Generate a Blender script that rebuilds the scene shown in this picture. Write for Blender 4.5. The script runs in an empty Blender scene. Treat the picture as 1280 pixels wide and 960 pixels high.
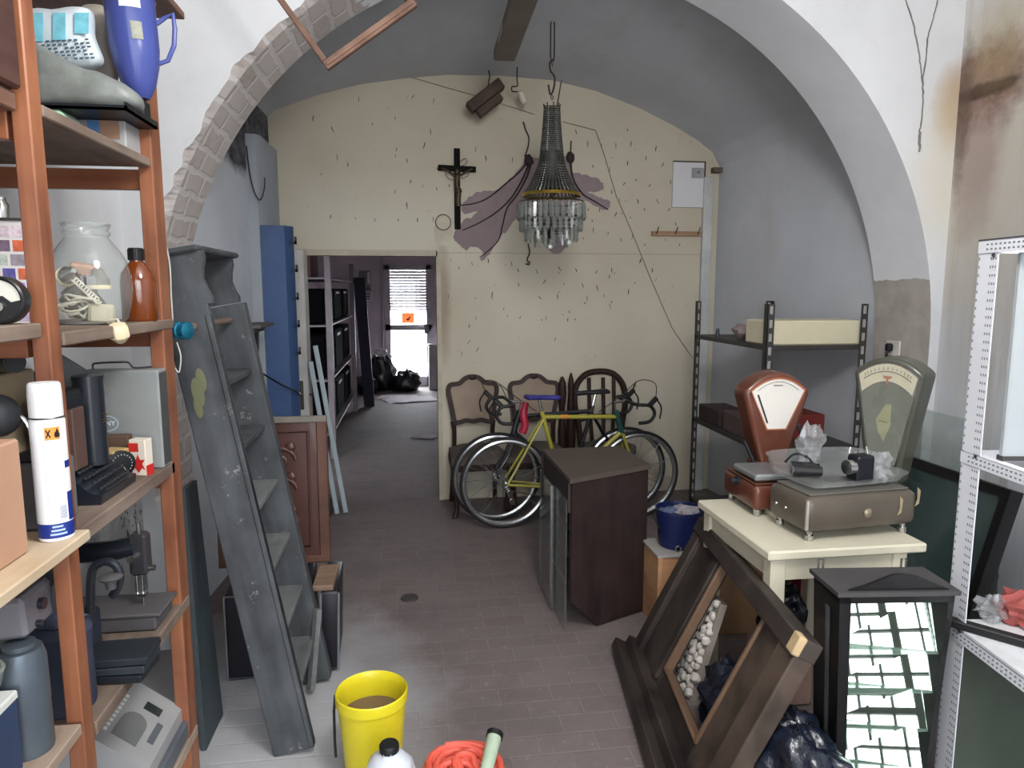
import bpy, bmesh, math, random
from mathutils import Vector, Matrix, Euler, noise
R = math.radians
PI = math.pi
rnd = random.Random(7)
S = bpy.context.scene
COL = S.collection

# ------------------------------------------------------------------ camera
FPX = 880.0
CH = 1.7
cam_d = bpy.data.cameras.new('camera')
cam = bpy.data.objects.new('camera', cam_d)
COL.objects.link(cam)
S.camera = cam
cam_d.sensor_width = 36
cam_d.lens = 36 * FPX / 1280
cam_d.clip_start = 0.05
yc = Vector((-125, 118, -880)).normalized()
pt_ = math.atan(118 / 880)
zc = Vector((0, math.cos(pt_), math.sin(pt_)))
xc = yc.cross(zc)
ROT = Matrix((xc, yc, zc))
cam.matrix_world = Matrix.Translation((0, 0, CH)) @ ROT.to_4x4()

def at(px, py, Y=None, X=None, Z=None):
    """world point where the sight line through a photo pixel meets a wall, floor or shelf plane"""
    d = ROT @ Vector((px - 640, 480 - py, -FPX))
    if Y is not None: t = Y / d.y
    elif X is not None: t = X / d.x
    else: t = (Z - CH) / d.z
    return d * t + Vector((0, 0, CH))

# ------------------------------------------------------------------ mesh builder
def frame_of(d, up=(0, 0, 1)):
    d = Vector(d).normalized(); u = Vector(up)
    if abs(d.dot(u.normalized())) > .98: u = Vector((0, 1, 0)) if abs(d.y) < .9 else Vector((1, 0, 0))
    s = d.cross(u).normalized(); u = s.cross(d).normalized()
    return d, s, u

class MB:
    def __init__(self):
        self.v = []; self.f = []; self.mi = []; self.m = 0; self.uv = None
    def add(self, vs, fs, M=None):
        o = len(self.v)
        for p in vs:
            p = Vector(p)
            self.v.append(M @ p if M is not None else p)
        for f in fs:
            self.f.append([i + o for i in f]); self.mi.append(self.m)
        return self
    def box(self, c, s, rot=(0, 0, 0), M=None, bev=0.0, seg=1):
        T = Matrix.Translation(c) @ Euler(rot).to_matrix().to_4x4()
        if M is not None: T = M @ T
        x, y, z = s[0] / 2, s[1] / 2, s[2] / 2
        vs = [(-x, -y, -z), (x, -y, -z), (x, y, -z), (-x, y, -z), (-x, -y, z), (x, -y, z), (x, y, z), (-x, y, z)]
        fs = [(0, 3, 2, 1), (4, 5, 6, 7), (0, 1, 5, 4), (1, 2, 6, 5), (2, 3, 7, 6), (3, 0, 4, 7)]
        if bev:
            b = bmesh.new()
            bv = [b.verts.new(p) for p in vs]
            for f in fs: b.faces.new([bv[i] for i in f])
            bmesh.ops.bevel(b, geom=list(b.edges), offset=min(bev, .45 * min(s)), segments=seg, affect='EDGES', profile=.5)
            b.verts.index_update()
            vs = [tuple(p.co) for p in b.verts]; fs = [[q.index for q in f.verts] for f in b.faces]
            b.free()
        return self.add(vs, fs, T)
    def bb(self, x0, x1, y0, y1, z0, z1, **k):
        return self.box(((x0 + x1) / 2, (y0 + y1) / 2, (z0 + z1) / 2), (abs(x1 - x0), abs(y1 - y0), abs(z1 - z0)), **k)
    def bar(self, p0, p1, w, h, up=(0, 0, 1), bev=0.0):
        p0, p1 = Vector(p0), Vector(p1)
        d, s, u = frame_of(p1 - p0, up)
        T = Matrix((s, d, u)).transposed().to_4x4(); T.translation = (p0 + p1) / 2
        return self.box((0, 0, 0), (w, (p1 - p0).length, h), M=T, bev=bev)
    def tube(self, pts, r, n=8, closed=False, radii=None, caps=True):
        pts = [Vector(p) for p in pts]; N = len(pts)
        if N < 2: return self
        vs = []; pu = None
        for i, p in enumerate(pts):
            if closed: d = pts[(i + 1) % N] - pts[i - 1]
            else: d = pts[min(i + 1, N - 1)] - pts[max(i - 1, 0)]
            if d.length < 1e-9: d = Vector((0, 0, 1))
            d.normalize()
            if pu is None: _, s, u = frame_of(d)
            else:
                u = pu - d * pu.dot(d)
                if u.length < 1e-6: _, s, u = frame_of(d)
                u.normalize(); s = d.cross(u)
            pu = u
            rr = radii[i] if radii else r
            for k in range(n):
                a = 2 * PI * k / n
                vs.append(p + (s * math.cos(a) + u * math.sin(a)) * rr)
        fs = []
        for i in range(N if closed else N - 1):
            j = (i + 1) % N
            for k in range(n):
                k2 = (k + 1) % n
                fs.append((i * n + k, i * n + k2, j * n + k2, j * n + k))
        if not closed and caps:
            fs.append(list(range(n))[::-1]); fs.append([(N - 1) * n + k for k in range(n)])
        return self.add(vs, fs)
    def lathe(self, prof, n=24, M=None):
        vs = []; fs = []
        for (r, z) in prof:
            for k in range(n):
                a = 2 * PI * k / n
                vs.append((r * math.cos(a), r * math.sin(a), z))
        for i in range(len(prof) - 1):
            for k in range(n):
                k2 = (k + 1) % n
                fs.append((i * n + k, i * n + k2, (i + 1) * n + k2, (i + 1) * n + k))
        if prof[0][0] > 1e-6: fs.append(list(range(n))[::-1])
        if prof[-1][0] > 1e-6: fs.append([(len(prof) - 1) * n + k for k in range(n)])
        return self.add(vs, fs, M)
    def shell(self, prof, n=24, M=None):
        """lathe of an open profile (no caps)"""
        vs = []; fs = []
        for (r, z) in prof:
            for k in range(n):
                a = 2 * PI * k / n
                vs.append((r * math.cos(a), r * math.sin(a), z))
        for i in range(len(prof) - 1):
            for k in range(n):
                k2 = (k + 1) % n
                fs.append((i * n + k, i * n + k2, (i + 1) * n + k2, (i + 1) * n + k))
        return self.add(vs, fs, M)
    def cyl(self, p0, p1, r, r2=None, n=16):
        return self.tube([p0, p1], r, n=n, radii=[r, r2 if r2 is not None else r])
    def prism(self, poly, d, M=None):
        """polygon in local XY pushed along +Z by d"""
        n = len(poly)
        vs = [(p[0], p[1], 0) for p in poly] + [(p[0], p[1], d) for p in poly]
        fs = [list(range(n))[::-1], list(range(n, 2 * n))]
        for i in range(n):
            j = (i + 1) % n
            fs.append((i, j, n + j, n + i))
        return self.add(vs, fs, M)
    def ring(self, outer, inner, d, M=None):
        """closed band between two matching outlines, pushed along +Z by d"""
        n = len(outer)
        vs = [(p[0], p[1], 0) for p in outer] + [(p[0], p[1], 0) for p in inner] + [(p[0], p[1], d) for p in outer] + [(p[0], p[1], d) for p in inner]
        fs = []
        for i in range(n):
            j = (i + 1) % n
            fs += [(j, i, n + i, n + j), (2 * n + i, 2 * n + j, 3 * n + j, 3 * n + i), (i, j, 2 * n + j, 2 * n + i), (n + j, n + i, 3 * n + i, 3 * n + j)]
        return self.add(vs, fs, M)
    def plate(self, pts, th):
        """flat panel through world points, thickness th behind its face"""
        pts = [Vector(p) for p in pts]
        nrm = (pts[1] - pts[0]).cross(pts[2] - pts[0]).normalized() * th
        n = len(pts)
        fs = [list(range(n)), list(range(n, 2 * n))[::-1]]
        for i in range(n):
            j = (i + 1) % n
            fs.append((i, n + i, n + j, j))
        return self.add(pts + [p - nrm for p in pts], fs)
    def grid(self, fn, nu, nv, wrap=False):
        vs = [fn(i / (nu if wrap else nu - 1), j / (nv - 1)) for j in range(nv) for i in range(nu)]
        fs = []
        for j in range(nv - 1):
            for i in range(nu if wrap else nu - 1):
                i2 = (i + 1) % nu
                fs.append((j * nu + i, j * nu + i2, (j + 1) * nu + i2, (j + 1) * nu + i))
        return self.add(vs, fs)
    def ball(self, c, r, n=12, sc=(1, 1, 1), rough=0, fr=3, seed=0, flat=None, M=None):
        c = Vector(c); vs = []; fs = []
        h = max(6, n // 2 + 1)
        for j in range(h + 1):
            t = PI * j / h
            for i in range(n):
                a = 2 * PI * i / n
                p = Vector((math.sin(t) * math.cos(a), math.sin(t) * math.sin(a), math.cos(t)))
                k = 1 + (rough * noise.noise(p * fr + Vector((seed * 7.3, seed * 3.1, seed))) + rough * .5 * noise.noise(p * fr * 2.6 + Vector((seed, 9, seed * 2.2))) if rough else 0)
                q = Vector((p.x * sc[0] * r * k, p.y * sc[1] * r * k, p.z * sc[2] * r * k))
                if flat is not None and q.z < flat: q.z = flat
                vs.append(c + q)
        for j in range(h):
            for i in range(n):
                i2 = (i + 1) % n
                fs.append((j * n + i, (j + 1) * n + i, (j + 1) * n + i2, j * n + i2))
        return self.add(vs, fs, M)
    def build(self, name, mat, parent=None, label=None, world=False, smooth=35, fix=True):
        me = bpy.data.meshes.new(name)
        vs = self.v
        if world and parent is not None:
            W = parent.matrix_basis.copy(); q = parent.parent
            while q is not None:
                W = q.matrix_basis @ W; q = q.parent
            I = W.inverted(); vs = [I @ p for p in vs]
        me.from_pydata([tuple(p) for p in vs], [], self.f)
        mats = mat if isinstance(mat, (list, tuple)) else [mat]
        for m in mats: me.materials.append(m)
        for p, i in zip(me.polygons, self.mi):
            p.material_index = i; p.use_smooth = smooth > 1
        if not fix:
            o = bpy.data.objects.new(name, me); COL.objects.link(o); return o
        b = bmesh.new(); b.from_mesh(me)
        bmesh.ops.remove_doubles(b, verts=b.verts, dist=1e-6)
        bmesh.ops.recalc_face_normals(b, faces=b.faces)
        b.to_mesh(me); b.free()
        me.set_sharp_from_angle(angle=R(smooth))
        me.update()
        o = bpy.data.objects.new(name, me)
        COL.objects.link(o)
        if parent is not None: o.parent = parent
        if label: o['label'] = label
        return o

def tag(o, label, cat, group=None, kind=None):
    o['label'] = label; o['category'] = cat
    if group: o['group'] = group
    if kind: o['kind'] = kind
    return o
def thing(name, label, cat, loc=(0, 0, 0), rotz=0, group=None, rot=None):
    o = bpy.data.objects.new(name, None); COL.objects.link(o)
    o.empty_display_size = .05
    o.location = loc; o.rotation_euler = rot if rot else (0, 0, rotz)
    # matrix_basis follows location / rotation directly
    return tag(o, label, cat, group)
def solo(name, mb, mat, label, cat, group=None, loc=None, rotz=0, rot=None, smooth=35):
    o = mb.build(name, mat, smooth=smooth)
    if loc is not None: o.location = loc
    o.rotation_euler = rot if rot else (0, 0, rotz)
    return tag(o, label, cat, group)
def struct(name, mb, mat, smooth=35):
    o = mb.build(name, mat, smooth=smooth); o['kind'] = 'structure'
    return o
def dup(root, loc, rotz=None, label=None, group=None, rot=None):
    r = root.copy(); COL.objects.link(r); r.location = loc
    if rot is not None: r.rotation_euler = rot
    elif rotz is not None: r.rotation_euler = (0, 0, rotz)
    if label: r['label'] = label
    if group: r['group'] = group
    for ch in list(root.children):
        c = ch.copy(); COL.objects.link(c); c.parent = r
        for g in ch.children:
            d = g.copy(); COL.objects.link(d); d.parent = c
    return r
def text(s, size, mat, M, parent, name='lettering', ext=.0004, align='CENTER'):
    cu = bpy.data.curves.new(name, 'FONT'); cu.body = s; cu.size = size; cu.extrude = ext
    cu.align_x = align; cu.align_y = 'CENTER'
    tmp = bpy.data.objects.new(name, cu); COL.objects.link(tmp)
    dg = bpy.context.evaluated_depsgraph_get()
    me = bpy.data.meshes.new_from_object(tmp.evaluated_get(dg))
    bpy.data.objects.remove(tmp)
    me.transform(M); me.materials.clear(); me.materials.append(mat)
    o = bpy.data.objects.new(name, me); COL.objects.link(o)
    o.parent = parent
    return o
def facing(origin, right, up):
    """matrix whose local X/Y/Z are right / up / out of the face"""
    r = Vector(right).normalized(); u = Vector(up).normalized(); n = r.cross(u)
    M = Matrix((r, u, n)).transposed().to_4x4(); M.translation = Vector(origin)
    return M
def arc(cx, cy, r, a0, a1, n):
    return [(cx + r * math.cos(R(a0 + (a1 - a0) * i / n)), cy + r * math.sin(R(a0 + (a1 - a0) * i / n))) for i in range(n + 1)]
def catmull(P, n=6, closed=False):
    P = [Vector(p) for p in P]; out = []; N = len(P)
    for i in range(N if closed else N - 1):
        if closed: a, b, c, d = P[i - 1], P[i], P[(i + 1) % N], P[(i + 2) % N]
        else: a, b, c, d = P[max(i - 1, 0)], P[i], P[i + 1], P[min(i + 2, N - 1)]
        for k in range(n):
            t = k / n
            out.append(.5 * (2 * b + (c - a) * t + (2 * a - 5 * b + 4 * c - d) * t * t + (3 * b - a - 3 * c + d) * t ** 3))
    if not closed: out.append(P[-1])
    return out

# ------------------------------------------------------------------ materials
def lin(c):
    return tuple(((x / 255) / 12.92 if x / 255 <= .04045 else ((x / 255 + .055) / 1.055) ** 2.4) for x in c)
MATS = {}
def mat(name, col, rough=.6, metal=0, var=.18, scale=5, bump=0, spec=.4, col2=None, trans=0, alpha=1, detail=4, coat=0):
    if name in MATS: return MATS[name]
    m = bpy.data.materials.new(name); m.use_nodes = True
    nt = m.node_tree; b = nt.nodes['Principled BSDF']
    b.inputs['Roughness'].default_value = rough; b.inputs['Metallic'].default_value = metal
    b.inputs['Specular IOR Level'].default_value = spec
    b.inputs['Transmission Weight'].default_value = trans
    b.inputs['Alpha'].default_value = alpha
    b.inputs['Coat Weight'].default_value = coat
    c = lin(col)
    if var or col2:
        tc = nt.nodes.new('ShaderNodeTexCoord'); nz = nt.nodes.new('ShaderNodeTexNoise')
        nz.inputs['Scale'].default_value = scale; nz.inputs['Detail'].default_value = detail
        nz.inputs['Roughness'].default_value = .65
        nt.links.new(tc.outputs['Object'], nz.inputs['Vector'])
        rp = nt.nodes.new('ShaderNodeValToRGB')
        rp.color_ramp.elements[0].position = .3; rp.color_ramp.elements[1].position = .7
        e = lin(col2) if col2 else [min(1, x * (1 + var)) for x in c]
        rp.color_ramp.elements[0].color = (*(c if col2 else [x * (1 - var) for x in c]), 1)
        rp.color_ramp.elements[1].color = (*e, 1)
        nt.links.new(nz.outputs['Fac'], rp.inputs['Fac']); nt.links.new(rp.outputs['Color'], b.inputs['Base Color'])
        if bump:
            bp = nt.nodes.new('ShaderNodeBump'); bp.inputs['Strength'].default_value = bump; bp.inputs['Distance'].default_value = .01
            nz2 = nt.nodes.new('ShaderNodeTexNoise'); nz2.inputs['Scale'].default_value = scale * 4; nz2.inputs['Detail'].default_value = 5
            nt.links.new(tc.outputs['Object'], nz2.inputs['Vector'])
            nt.links.new(nz2.outputs['Fac'], bp.inputs['Height']); nt.links.new(bp.outputs['Normal'], b.inputs['Normal'])
    else:
        b.inputs['Base Color'].default_value = (*c, 1)
    MATS[name] = m
    return m
def wood(name, col, col2, rough=.55, scale=(2, 30, 30), spec=.3, chips=None):
    """streaky grain stretched along one axis"""
    if name in MATS: return MATS[name]
    m = bpy.data.materials.new(name); m.use_nodes = True
    nt = m.node_tree; b = nt.nodes['Principled BSDF']
    b.inputs['Roughness'].default_value = rough; b.inputs['Specular IOR Level'].default_value = spec
    tc = nt.nodes.new('ShaderNodeTexCoord'); mp = nt.nodes.new('ShaderNodeMapping'); mp.inputs['Scale'].default_value = scale
    nz = nt.nodes.new('ShaderNodeTexNoise'); nz.inputs['Scale'].default_value = 1; nz.inputs['Detail'].default_value = 6
    nz2 = nt.nodes.new('ShaderNodeTexNoise'); nz2.inputs['Scale'].default_value = 6; nz2.inputs['Detail'].default_value = 3
    nt.links.new(tc.outputs['Object'], mp.inputs['Vector']); nt.links.new(mp.outputs['Vector'], nz.inputs['Vector'])
    nt.links.new(tc.outputs['Object'], nz2.inputs['Vector'])
    mx = nt.nodes.new('ShaderNodeMath'); mx.operation = 'MULTIPLY_ADD'; mx.inputs[1].default_value = .55; mx.inputs[2].default_value = 0
    nt.links.new(nz2.outputs['Fac'], mx.inputs[0])
    ad = nt.nodes.new('ShaderNodeMath'); ad.operation = 'MULTIPLY_ADD'; ad.inputs[1].default_value = .5
    nt.links.new(nz.outputs['Fac'], ad.inputs[0]); nt.links.new(mx.outputs[0], ad.inputs[2])
    rp = nt.nodes.new('ShaderNodeValToRGB'); rp.color_ramp.elements[0].position = .36; rp.color_ramp.elements[1].position = .66
    rp.color_ramp.elements[0].color = (*lin(col), 1); rp.color_ramp.elements[1].color = (*lin(col2), 1)
    nt.links.new(ad.outputs[0], rp.inputs['Fac']); nt.links.new(rp.outputs['Color'], b.inputs['Base Color'])
    if chips:
        nz3 = nt.nodes.new('ShaderNodeTexNoise'); nz3.inputs['Scale'].default_value = 13; nz3.inputs['Detail'].default_value = 6; nz3.inputs['Roughness'].default_value = .75
        nt.links.new(tc.outputs['Object'], nz3.inputs['Vector'])
        r3 = nt.nodes.new('ShaderNodeValToRGB'); r3.color_ramp.elements[0].position = .635; r3.color_ramp.elements[1].position = .68
        nt.links.new(nz3.outputs['Fac'], r3.inputs['Fac'])
        mc3 = nt.nodes.new('ShaderNodeMix'); mc3.data_type = 'RGBA'
        nt.links.new(r3.outputs['Color'], mc3.inputs[0]); nt.links.new(rp.outputs['Color'], mc3.inputs[6]); mc3.inputs[7].default_value = (*lin(chips), 1)
        nt.links.new(mc3.outputs[2], b.inputs['Base Color'])
    bp = nt.nodes.new('ShaderNodeBump'); bp.inputs['Strength'].default_value = .25; bp.inputs['Distance'].default_value = .004
    nt.links.new(nz.outputs['Fac'], bp.inputs['Height']); nt.links.new(bp.outputs['Normal'], b.inputs['Normal'])
    MATS[name] = m
    return m
def glass(name, col, opacity=.15, rough=.02):
    """thin pane: mostly clear, tinted, with real reflections"""
    if name in MATS: return MATS[name]
    m = bpy.data.materials.new(name); m.use_nodes = True
    nt = m.node_tree; nt.nodes.clear()
    out = nt.nodes.new('ShaderNodeOutputMaterial')
    tr = nt.nodes.new('ShaderNodeBsdfTransparent'); tr.inputs['Color'].default_value = (*[1 - (1 - x) * .22 for x in lin(col)], 1)
    di = nt.nodes.new('ShaderNodeBsdfDiffuse'); di.inputs['Color'].default_value = (*lin(col), 1)
    gl = nt.nodes.new('ShaderNodeBsdfGlossy'); gl.inputs['Roughness'].default_value = rough
    m1 = nt.nodes.new('ShaderNodeMixShader'); m1.inputs[0].default_value = opacity
    m2 = nt.nodes.new('ShaderNodeMixShader')
    lw = nt.nodes.new('ShaderNodeLayerWeight'); lw.inputs['Blend'].default_value = .5
    pw = nt.nodes.new('ShaderNodeMath'); pw.operation = 'POWER'; pw.inputs[1].default_value = 4
    ma = nt.nodes.new('ShaderNodeMath'); ma.operation = 'MULTIPLY_ADD'; ma.inputs[1].default_value = .75; ma.inputs[2].default_value = .045
    nt.links.new(lw.outputs['Facing'], pw.inputs[0]); nt.links.new(pw.outputs[0], ma.inputs[0])
    nt.links.new(tr.outputs[0], m1.inputs[1]); nt.links.new(di.outputs[0], m1.inputs[2])
    nt.links.new(ma.outputs[0], m2.inputs[0]); nt.links.new(m1.outputs[0], m2.inputs[1]); nt.links.new(gl.outputs[0], m2.inputs[2])
    nt.links.new(m2.outputs[0], out.inputs['Surface'])
    MATS[name] = m
    return m

class NT:
    """short hand for hand-wired surface materials"""
    def __init__(s, name, rough=.85):
        s.m = bpy.data.materials.new(name); s.m.use_nodes = True; s.nt = s.m.node_tree
        s.b = s.nt.nodes['Principled BSDF']; s.b.inputs['Roughness'].default_value = rough; s.b.inputs['Specular IOR Level'].default_value = .2
        s.tc = s.nt.nodes.new('ShaderNodeTexCoord'); s.obj = s.tc.outputs['Object']
        s.sep = s.nt.nodes.new('ShaderNodeSeparateXYZ'); s.nt.links.new(s.obj, s.sep.inputs[0])
    def n(s, t, **k):
        q = s.nt.nodes.new(t)
        for a, v in k.items(): setattr(q, a, v)
        return q
    def link(s, a, b): s.nt.links.new(a, b)
    def noise(s, scale, detail=4, rough=.6, vec=None, stretch=None):
        q = s.n('ShaderNodeTexNoise'); q.inputs['Scale'].default_value = scale; q.inputs['Detail'].default_value = detail; q.inputs['Roughness'].default_value = rough
        v = vec or s.obj
        if stretch:
            mp = s.n('ShaderNodeMapping'); mp.inputs['Scale'].default_value = stretch; s.link(v, mp.inputs['Vector']); v = mp.outputs['Vector']
        s.link(v, q.inputs['Vector'])
        return q.outputs['Fac']
    def math(s, op, a, b=None, c=None, clamp=False):
        q = s.n('ShaderNodeMath', operation=op); q.use_clamp = clamp
        for i, x in enumerate((a, b, c)):
            if x is None: continue
            if isinstance(x, (int, float)): q.inputs[i].default_value = x
            else: s.link(x, q.inputs[i])
        return q.outputs[0]
    def ramp(s, f, p0, p1, c0=(0, 0, 0), c1=(1, 1, 1)):
        q = s.n('ShaderNodeValToRGB'); e = q.color_ramp.elements
        e[0].position = p0; e[1].position = p1; e[0].color = (*c0, 1); e[1].color = (*c1, 1)
        s.link(f, q.inputs['Fac']); return q.outputs['Color']
    def mix(s, f, a, b):
        q = s.n('ShaderNodeMix', data_type='RGBA')
        for i, x in ((0, f), (6, a), (7, b)):
            if isinstance(x, (int, float)): q.inputs[i].default_value = x
            elif isinstance(x, tuple): q.inputs[i].default_value = (*x, 1)
            else: s.link(x, q.inputs[i])
        return q.outputs[2]
    def blob(s, cx, cy, cz, rx, ry, rz, soft=.35, wob=.5, nscale=5):
        """mask: 1 inside a wobbly ellipsoid region of the object's own space"""
        nz = s.noise(nscale, 5, .65)
        terms = None
        for ax, c, r in ((0, cx, rx), (1, cy, ry), (2, cz, rz)):
            if r is None: continue
            t = s.math('DIVIDE', s.math('SUBTRACT', s.sep.outputs[ax], c), r)
            t = s.math('MULTIPLY', t, t)
            terms = t if terms is None else s.math('ADD', terms, t)
        d = s.math('SQRT', terms)
        d = s.math('ADD', d, s.math('MULTIPLY', s.math('SUBTRACT', nz, .5), wob * 2))
        return s.math('SUBTRACT', 1, s.math('SMOOTHSTEP', d, 1 - soft, 1 + soft) if False else s.math('DIVIDE', s.math('SUBTRACT', d, 1 - soft), 2 * soft, clamp=True), clamp=True)
    def done(s, col, bump=None, strength=.3, dist=.01):
        s.link(col, s.b.inputs['Base Color'])
        if bump is not None:
            q = s.n('ShaderNodeBump'); q.inputs['Strength'].default_value = strength; q.inputs['Distance'].default_value = dist
            s.link(bump, q.inputs['Height']); s.link(q.outputs['Normal'], s.b.inputs['Normal'])
        return s.m

# ================================================================== the setting
XL, XR = -1.25, 2.74          # side walls of the front room
YF, YA, YB, YD = -2.2, 3.35, 3.80, 5.60     # shop front, arch faces, partition
YE = 12.55                    # end wall of the far corridor
ACX, ACZ, AR = .765, 1.43, 1.92

# -- plaster materials
def plaster(name, col, extra=None, var=.06):
    t = NT(name)
    n1 = t.noise(1.3, 5, .6); n2 = t.noise(9, 6, .7)
    c = t.mix(t.ramp(n1, .3, .7), tuple(x * (1 - var * 1.6) for x in lin(col)), tuple(min(1, x * (1 + var)) for x in lin(col)))
    c = t.mix(t.math('MULTIPLY', t.ramp(n2, .55, .75), .25), c, tuple(x * .78 for x in lin(col)))
    if extra: c = extra(t, c)
    return t.done(c, t.noise(14, 6, .7), .25, .01)

def right_wall_extra(t, c):
    def pb(px, py, ry, rz, soft, wob, ns):
        p = at(px, py, X=XR); return t.blob(0, p.y, p.z, None, ry, rz, soft, wob, ns)
    st = t.noise(3, 5, .7, stretch=(1, 6, .4))
    c = t.mix(t.math('MULTIPLY', t.ramp(st, .5, .68), .45), c, lin((172, 164, 148)))
    c = t.mix(t.math('MULTIPLY', pb(1240, 190, .42, .8, .5, .5, 3), .75), c, lin((186, 176, 158)))
    c = t.mix(t.math('MULTIPLY', pb(1222, 190, .13, .36, .4, .5, 6), .75), c, lin((158, 138, 130)))
    c = t.mix(t.math('MULTIPLY', pb(1230, 105, .30, .2, .3, .45, 6), .92), c, t.mix(t.ramp(t.noise(12, 6, .75), .35, .65), lin((112, 86, 76)), lin((150, 126, 114))))
    c = t.mix(t.math('MULTIPLY', pb(1232, 112, .2, .035, .3, .7, 11), .85), c, lin((66, 52, 46)))
    c = t.mix(t.math('MULTIPLY', pb(1250, 50, .16, .2, .5, .6, 5), .4), c, lin((160, 140, 96)))
    return t.mix(t.math('MULTIPLY', pb(1203, 150, .05, .3, .4, .7, 10), .7), c, lin((96, 80, 70)))
M_white = plaster('plaster_white', (226, 227, 228))
def left_wall_extra(t, c):
    c = t.mix(t.math('MULTIPLY', t.blob(0, 3.0, .35, None, .45, .5, .3, .6, 7), .8), c, lin((120, 120, 122)))
    c = t.mix(t.math('MULTIPLY', t.ramp(t.noise(10, 6, .75), .58, .63), t.blob(0, 3.0, .5, None, .4, .5, .3, .3, 3)), c, lin((52, 50, 52)))
    return c
M_left = plaster('plaster_left', (226, 227, 229), left_wall_extra)
M_right = plaster('plaster_right_stained', (204, 206, 210), right_wall_extra)

def arch_face_extra(t, c):
    # hairline damp cracks and an ochre run-off stain right of the arch
    c = t.mix(t.math('MULTIPLY', t.blob(2.72, 0, 2.62, .09, None, .17, .5, .45, 7), .75), c, lin((176, 140, 98)))
    c = t.mix(t.math('MULTIPLY', t.blob(2.74, 0, 2.3, .2, None, .35, .5, .4, 4), .5), c, lin((206, 196, 168)))
    c = t.mix(t.math('MULTIPLY', t.blob(-1.2, 0, 2.9, .1, None, .5, .5, .6, 5), .2), c, lin((190, 188, 186)))
    return c
M_archface = plaster('plaster_arch_face', (208, 209, 211), arch_face_extra)

# soffit: exposed bricks on the left haunch and pier, grey plaster on the right, bare beige plaster low on the right jamb
t = NT('arch_soffit')
uv = t.tc.outputs['UV']
br = t.n('ShaderNodeTexBrick'); br.inputs['Scale'].default_value = 1
br.inputs['Brick Width'].default_value = .23; br.inputs['Row Height'].default_value = .105; br.inputs['Mortar Size'].default_value = .018
br.inputs['Mortar Smooth'].default_value = .6
br.inputs['Color1'].default_value = (*lin((186, 173, 167)), 1); br.inputs['Color2'].default_value = (*lin((206, 196, 191)), 1); br.inputs['Mortar'].default_value = (*lin((218, 213, 210)), 1)
wob = t.n('ShaderNodeMix', data_type='RGBA'); nzc = t.n('ShaderNodeTexNoise'); nzc.inputs['Scale'].default_value = 14; t.link(uv, nzc.inputs['Vector'])
wob.inputs[0].default_value = .035; t.link(uv, wob.inputs[6]); t.link(nzc.outputs['Color'], wob.inputs[7]); t.link(wob.outputs[2], br.inputs['Vector'])
bc = t.mix(t.math('MULTIPLY', t.ramp(t.noise(12, 6, .7), .38, .62), .72), br.outputs['Color'], lin((204, 199, 196)))
pl = t.mix(t.ramp(t.noise(2.2, 5), .35, .7), lin((222, 224, 229)), lin((236, 237, 241)))
low = t.mix(t.ramp(t.noise(7, 5), .35, .65), lin((172, 165, 158)), lin((190, 184, 178)))
lowm = t.math('MULTIPLY', t.math('GREATER_THAN', t.sep.outputs[0], 1.5), t.math('LESS_THAN', t.math('ADD', t.sep.outputs[2], t.math('MULTIPLY', t.noise(6), .05)), 1.78))
pl = t.mix(lowm, pl, low)
edge = t.math('ADD', t.sep.outputs[0], t.math('MULTIPLY', t.math('SUBTRACT', t.noise(5, 5), .5), .5))
bm_ = t.math('LESS_THAN', edge, -.22)
col = t.mix(bm_, pl, bc)
M_soffit = t.done(col, t.math('MULTIPLY', br.outputs['Fac'], t.math('MULTIPLY', bm_, -1)), .3, .012)

# back room plaster, grey-blue
def vault_extra(t, c):
    st = t.noise(2, 5, .6, stretch=(2.5, 1, .6))
    c = t.mix(t.math('MULTIPLY', t.ramp(st, .5, .7), .5), c, lin((182, 182, 181)))
    return c
M_vault = plaster('plaster_vault_grey', (192, 195, 201), vault_extra, .07)
def back_left_extra(t, c):
    mo = t.blob(0, 4.95, 2.82, None, .78, .36, .12, .16, 7)
    dk = t.mix(t.ramp(t.noise(9, 6, .75), .36, .6), lin((44, 45, 50)), lin((112, 113, 118)))
    c = t.mix(mo, c, dk)
    return t.mix(t.math('MULTIPLY', t.blob(0, 5.1, .9, None, .6, .8, .5, .6, 4), .35), c, lin((128, 130, 128)))
M_backleft = plaster('plaster_back_left', (208, 213, 221), back_left_extra)

# cream partition: yellowed paint, with seams and grime
t = NT('partition_cream')
c = t.mix(t.ramp(t.noise(1.1, 5), .3, .7), lin((184, 175, 156)), lin((198, 190, 173)))
c = t.mix(t.math('MULTIPLY', t.ramp(t.noise(.8, 3, .5, stretch=(1, 1, .8)), .45, .75), .35), c, lin((160, 152, 134)))
pale = t.blob(-.1, 0, 2.12, .75, None, .32, .6, .4, 3)
c = t.mix(t.math('MULTIPLY', pale, .6), c, lin((206, 202, 186)))
for (x0, x1, z, w) in ((.23, 2.45, 1.985, .004), (-.86, .2, 2.0, .005)):
    ln = t.math('MULTIPLY', t.math('LESS_THAN', t.math('ABSOLUTE', t.math('SUBTRACT', t.sep.outputs[2], z)), w), t.math('MULTIPLY', t.math('GREATER_THAN', t.sep.outputs[0], x0), t.math('LESS_THAN', t.sep.outputs[0], x1)))
    c = t.mix(t.math('MULTIPLY', ln, .35), c, lin((120, 112, 95)))
sp = t.ramp(t.noise(24, 3, .6), .68, .74)
c = t.mix(t.math('MULTIPLY', sp, .35), c, lin((120, 105, 90)))
c = t.mix(t.math('MULTIPLY', t.blob(.24, 0, 1.6, .05, None, .4, .5, .6, 8), .6), c, lin((140, 120, 104)))
M_cream = t.done(c, t.noise(10, 6), .12, .008)

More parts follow.
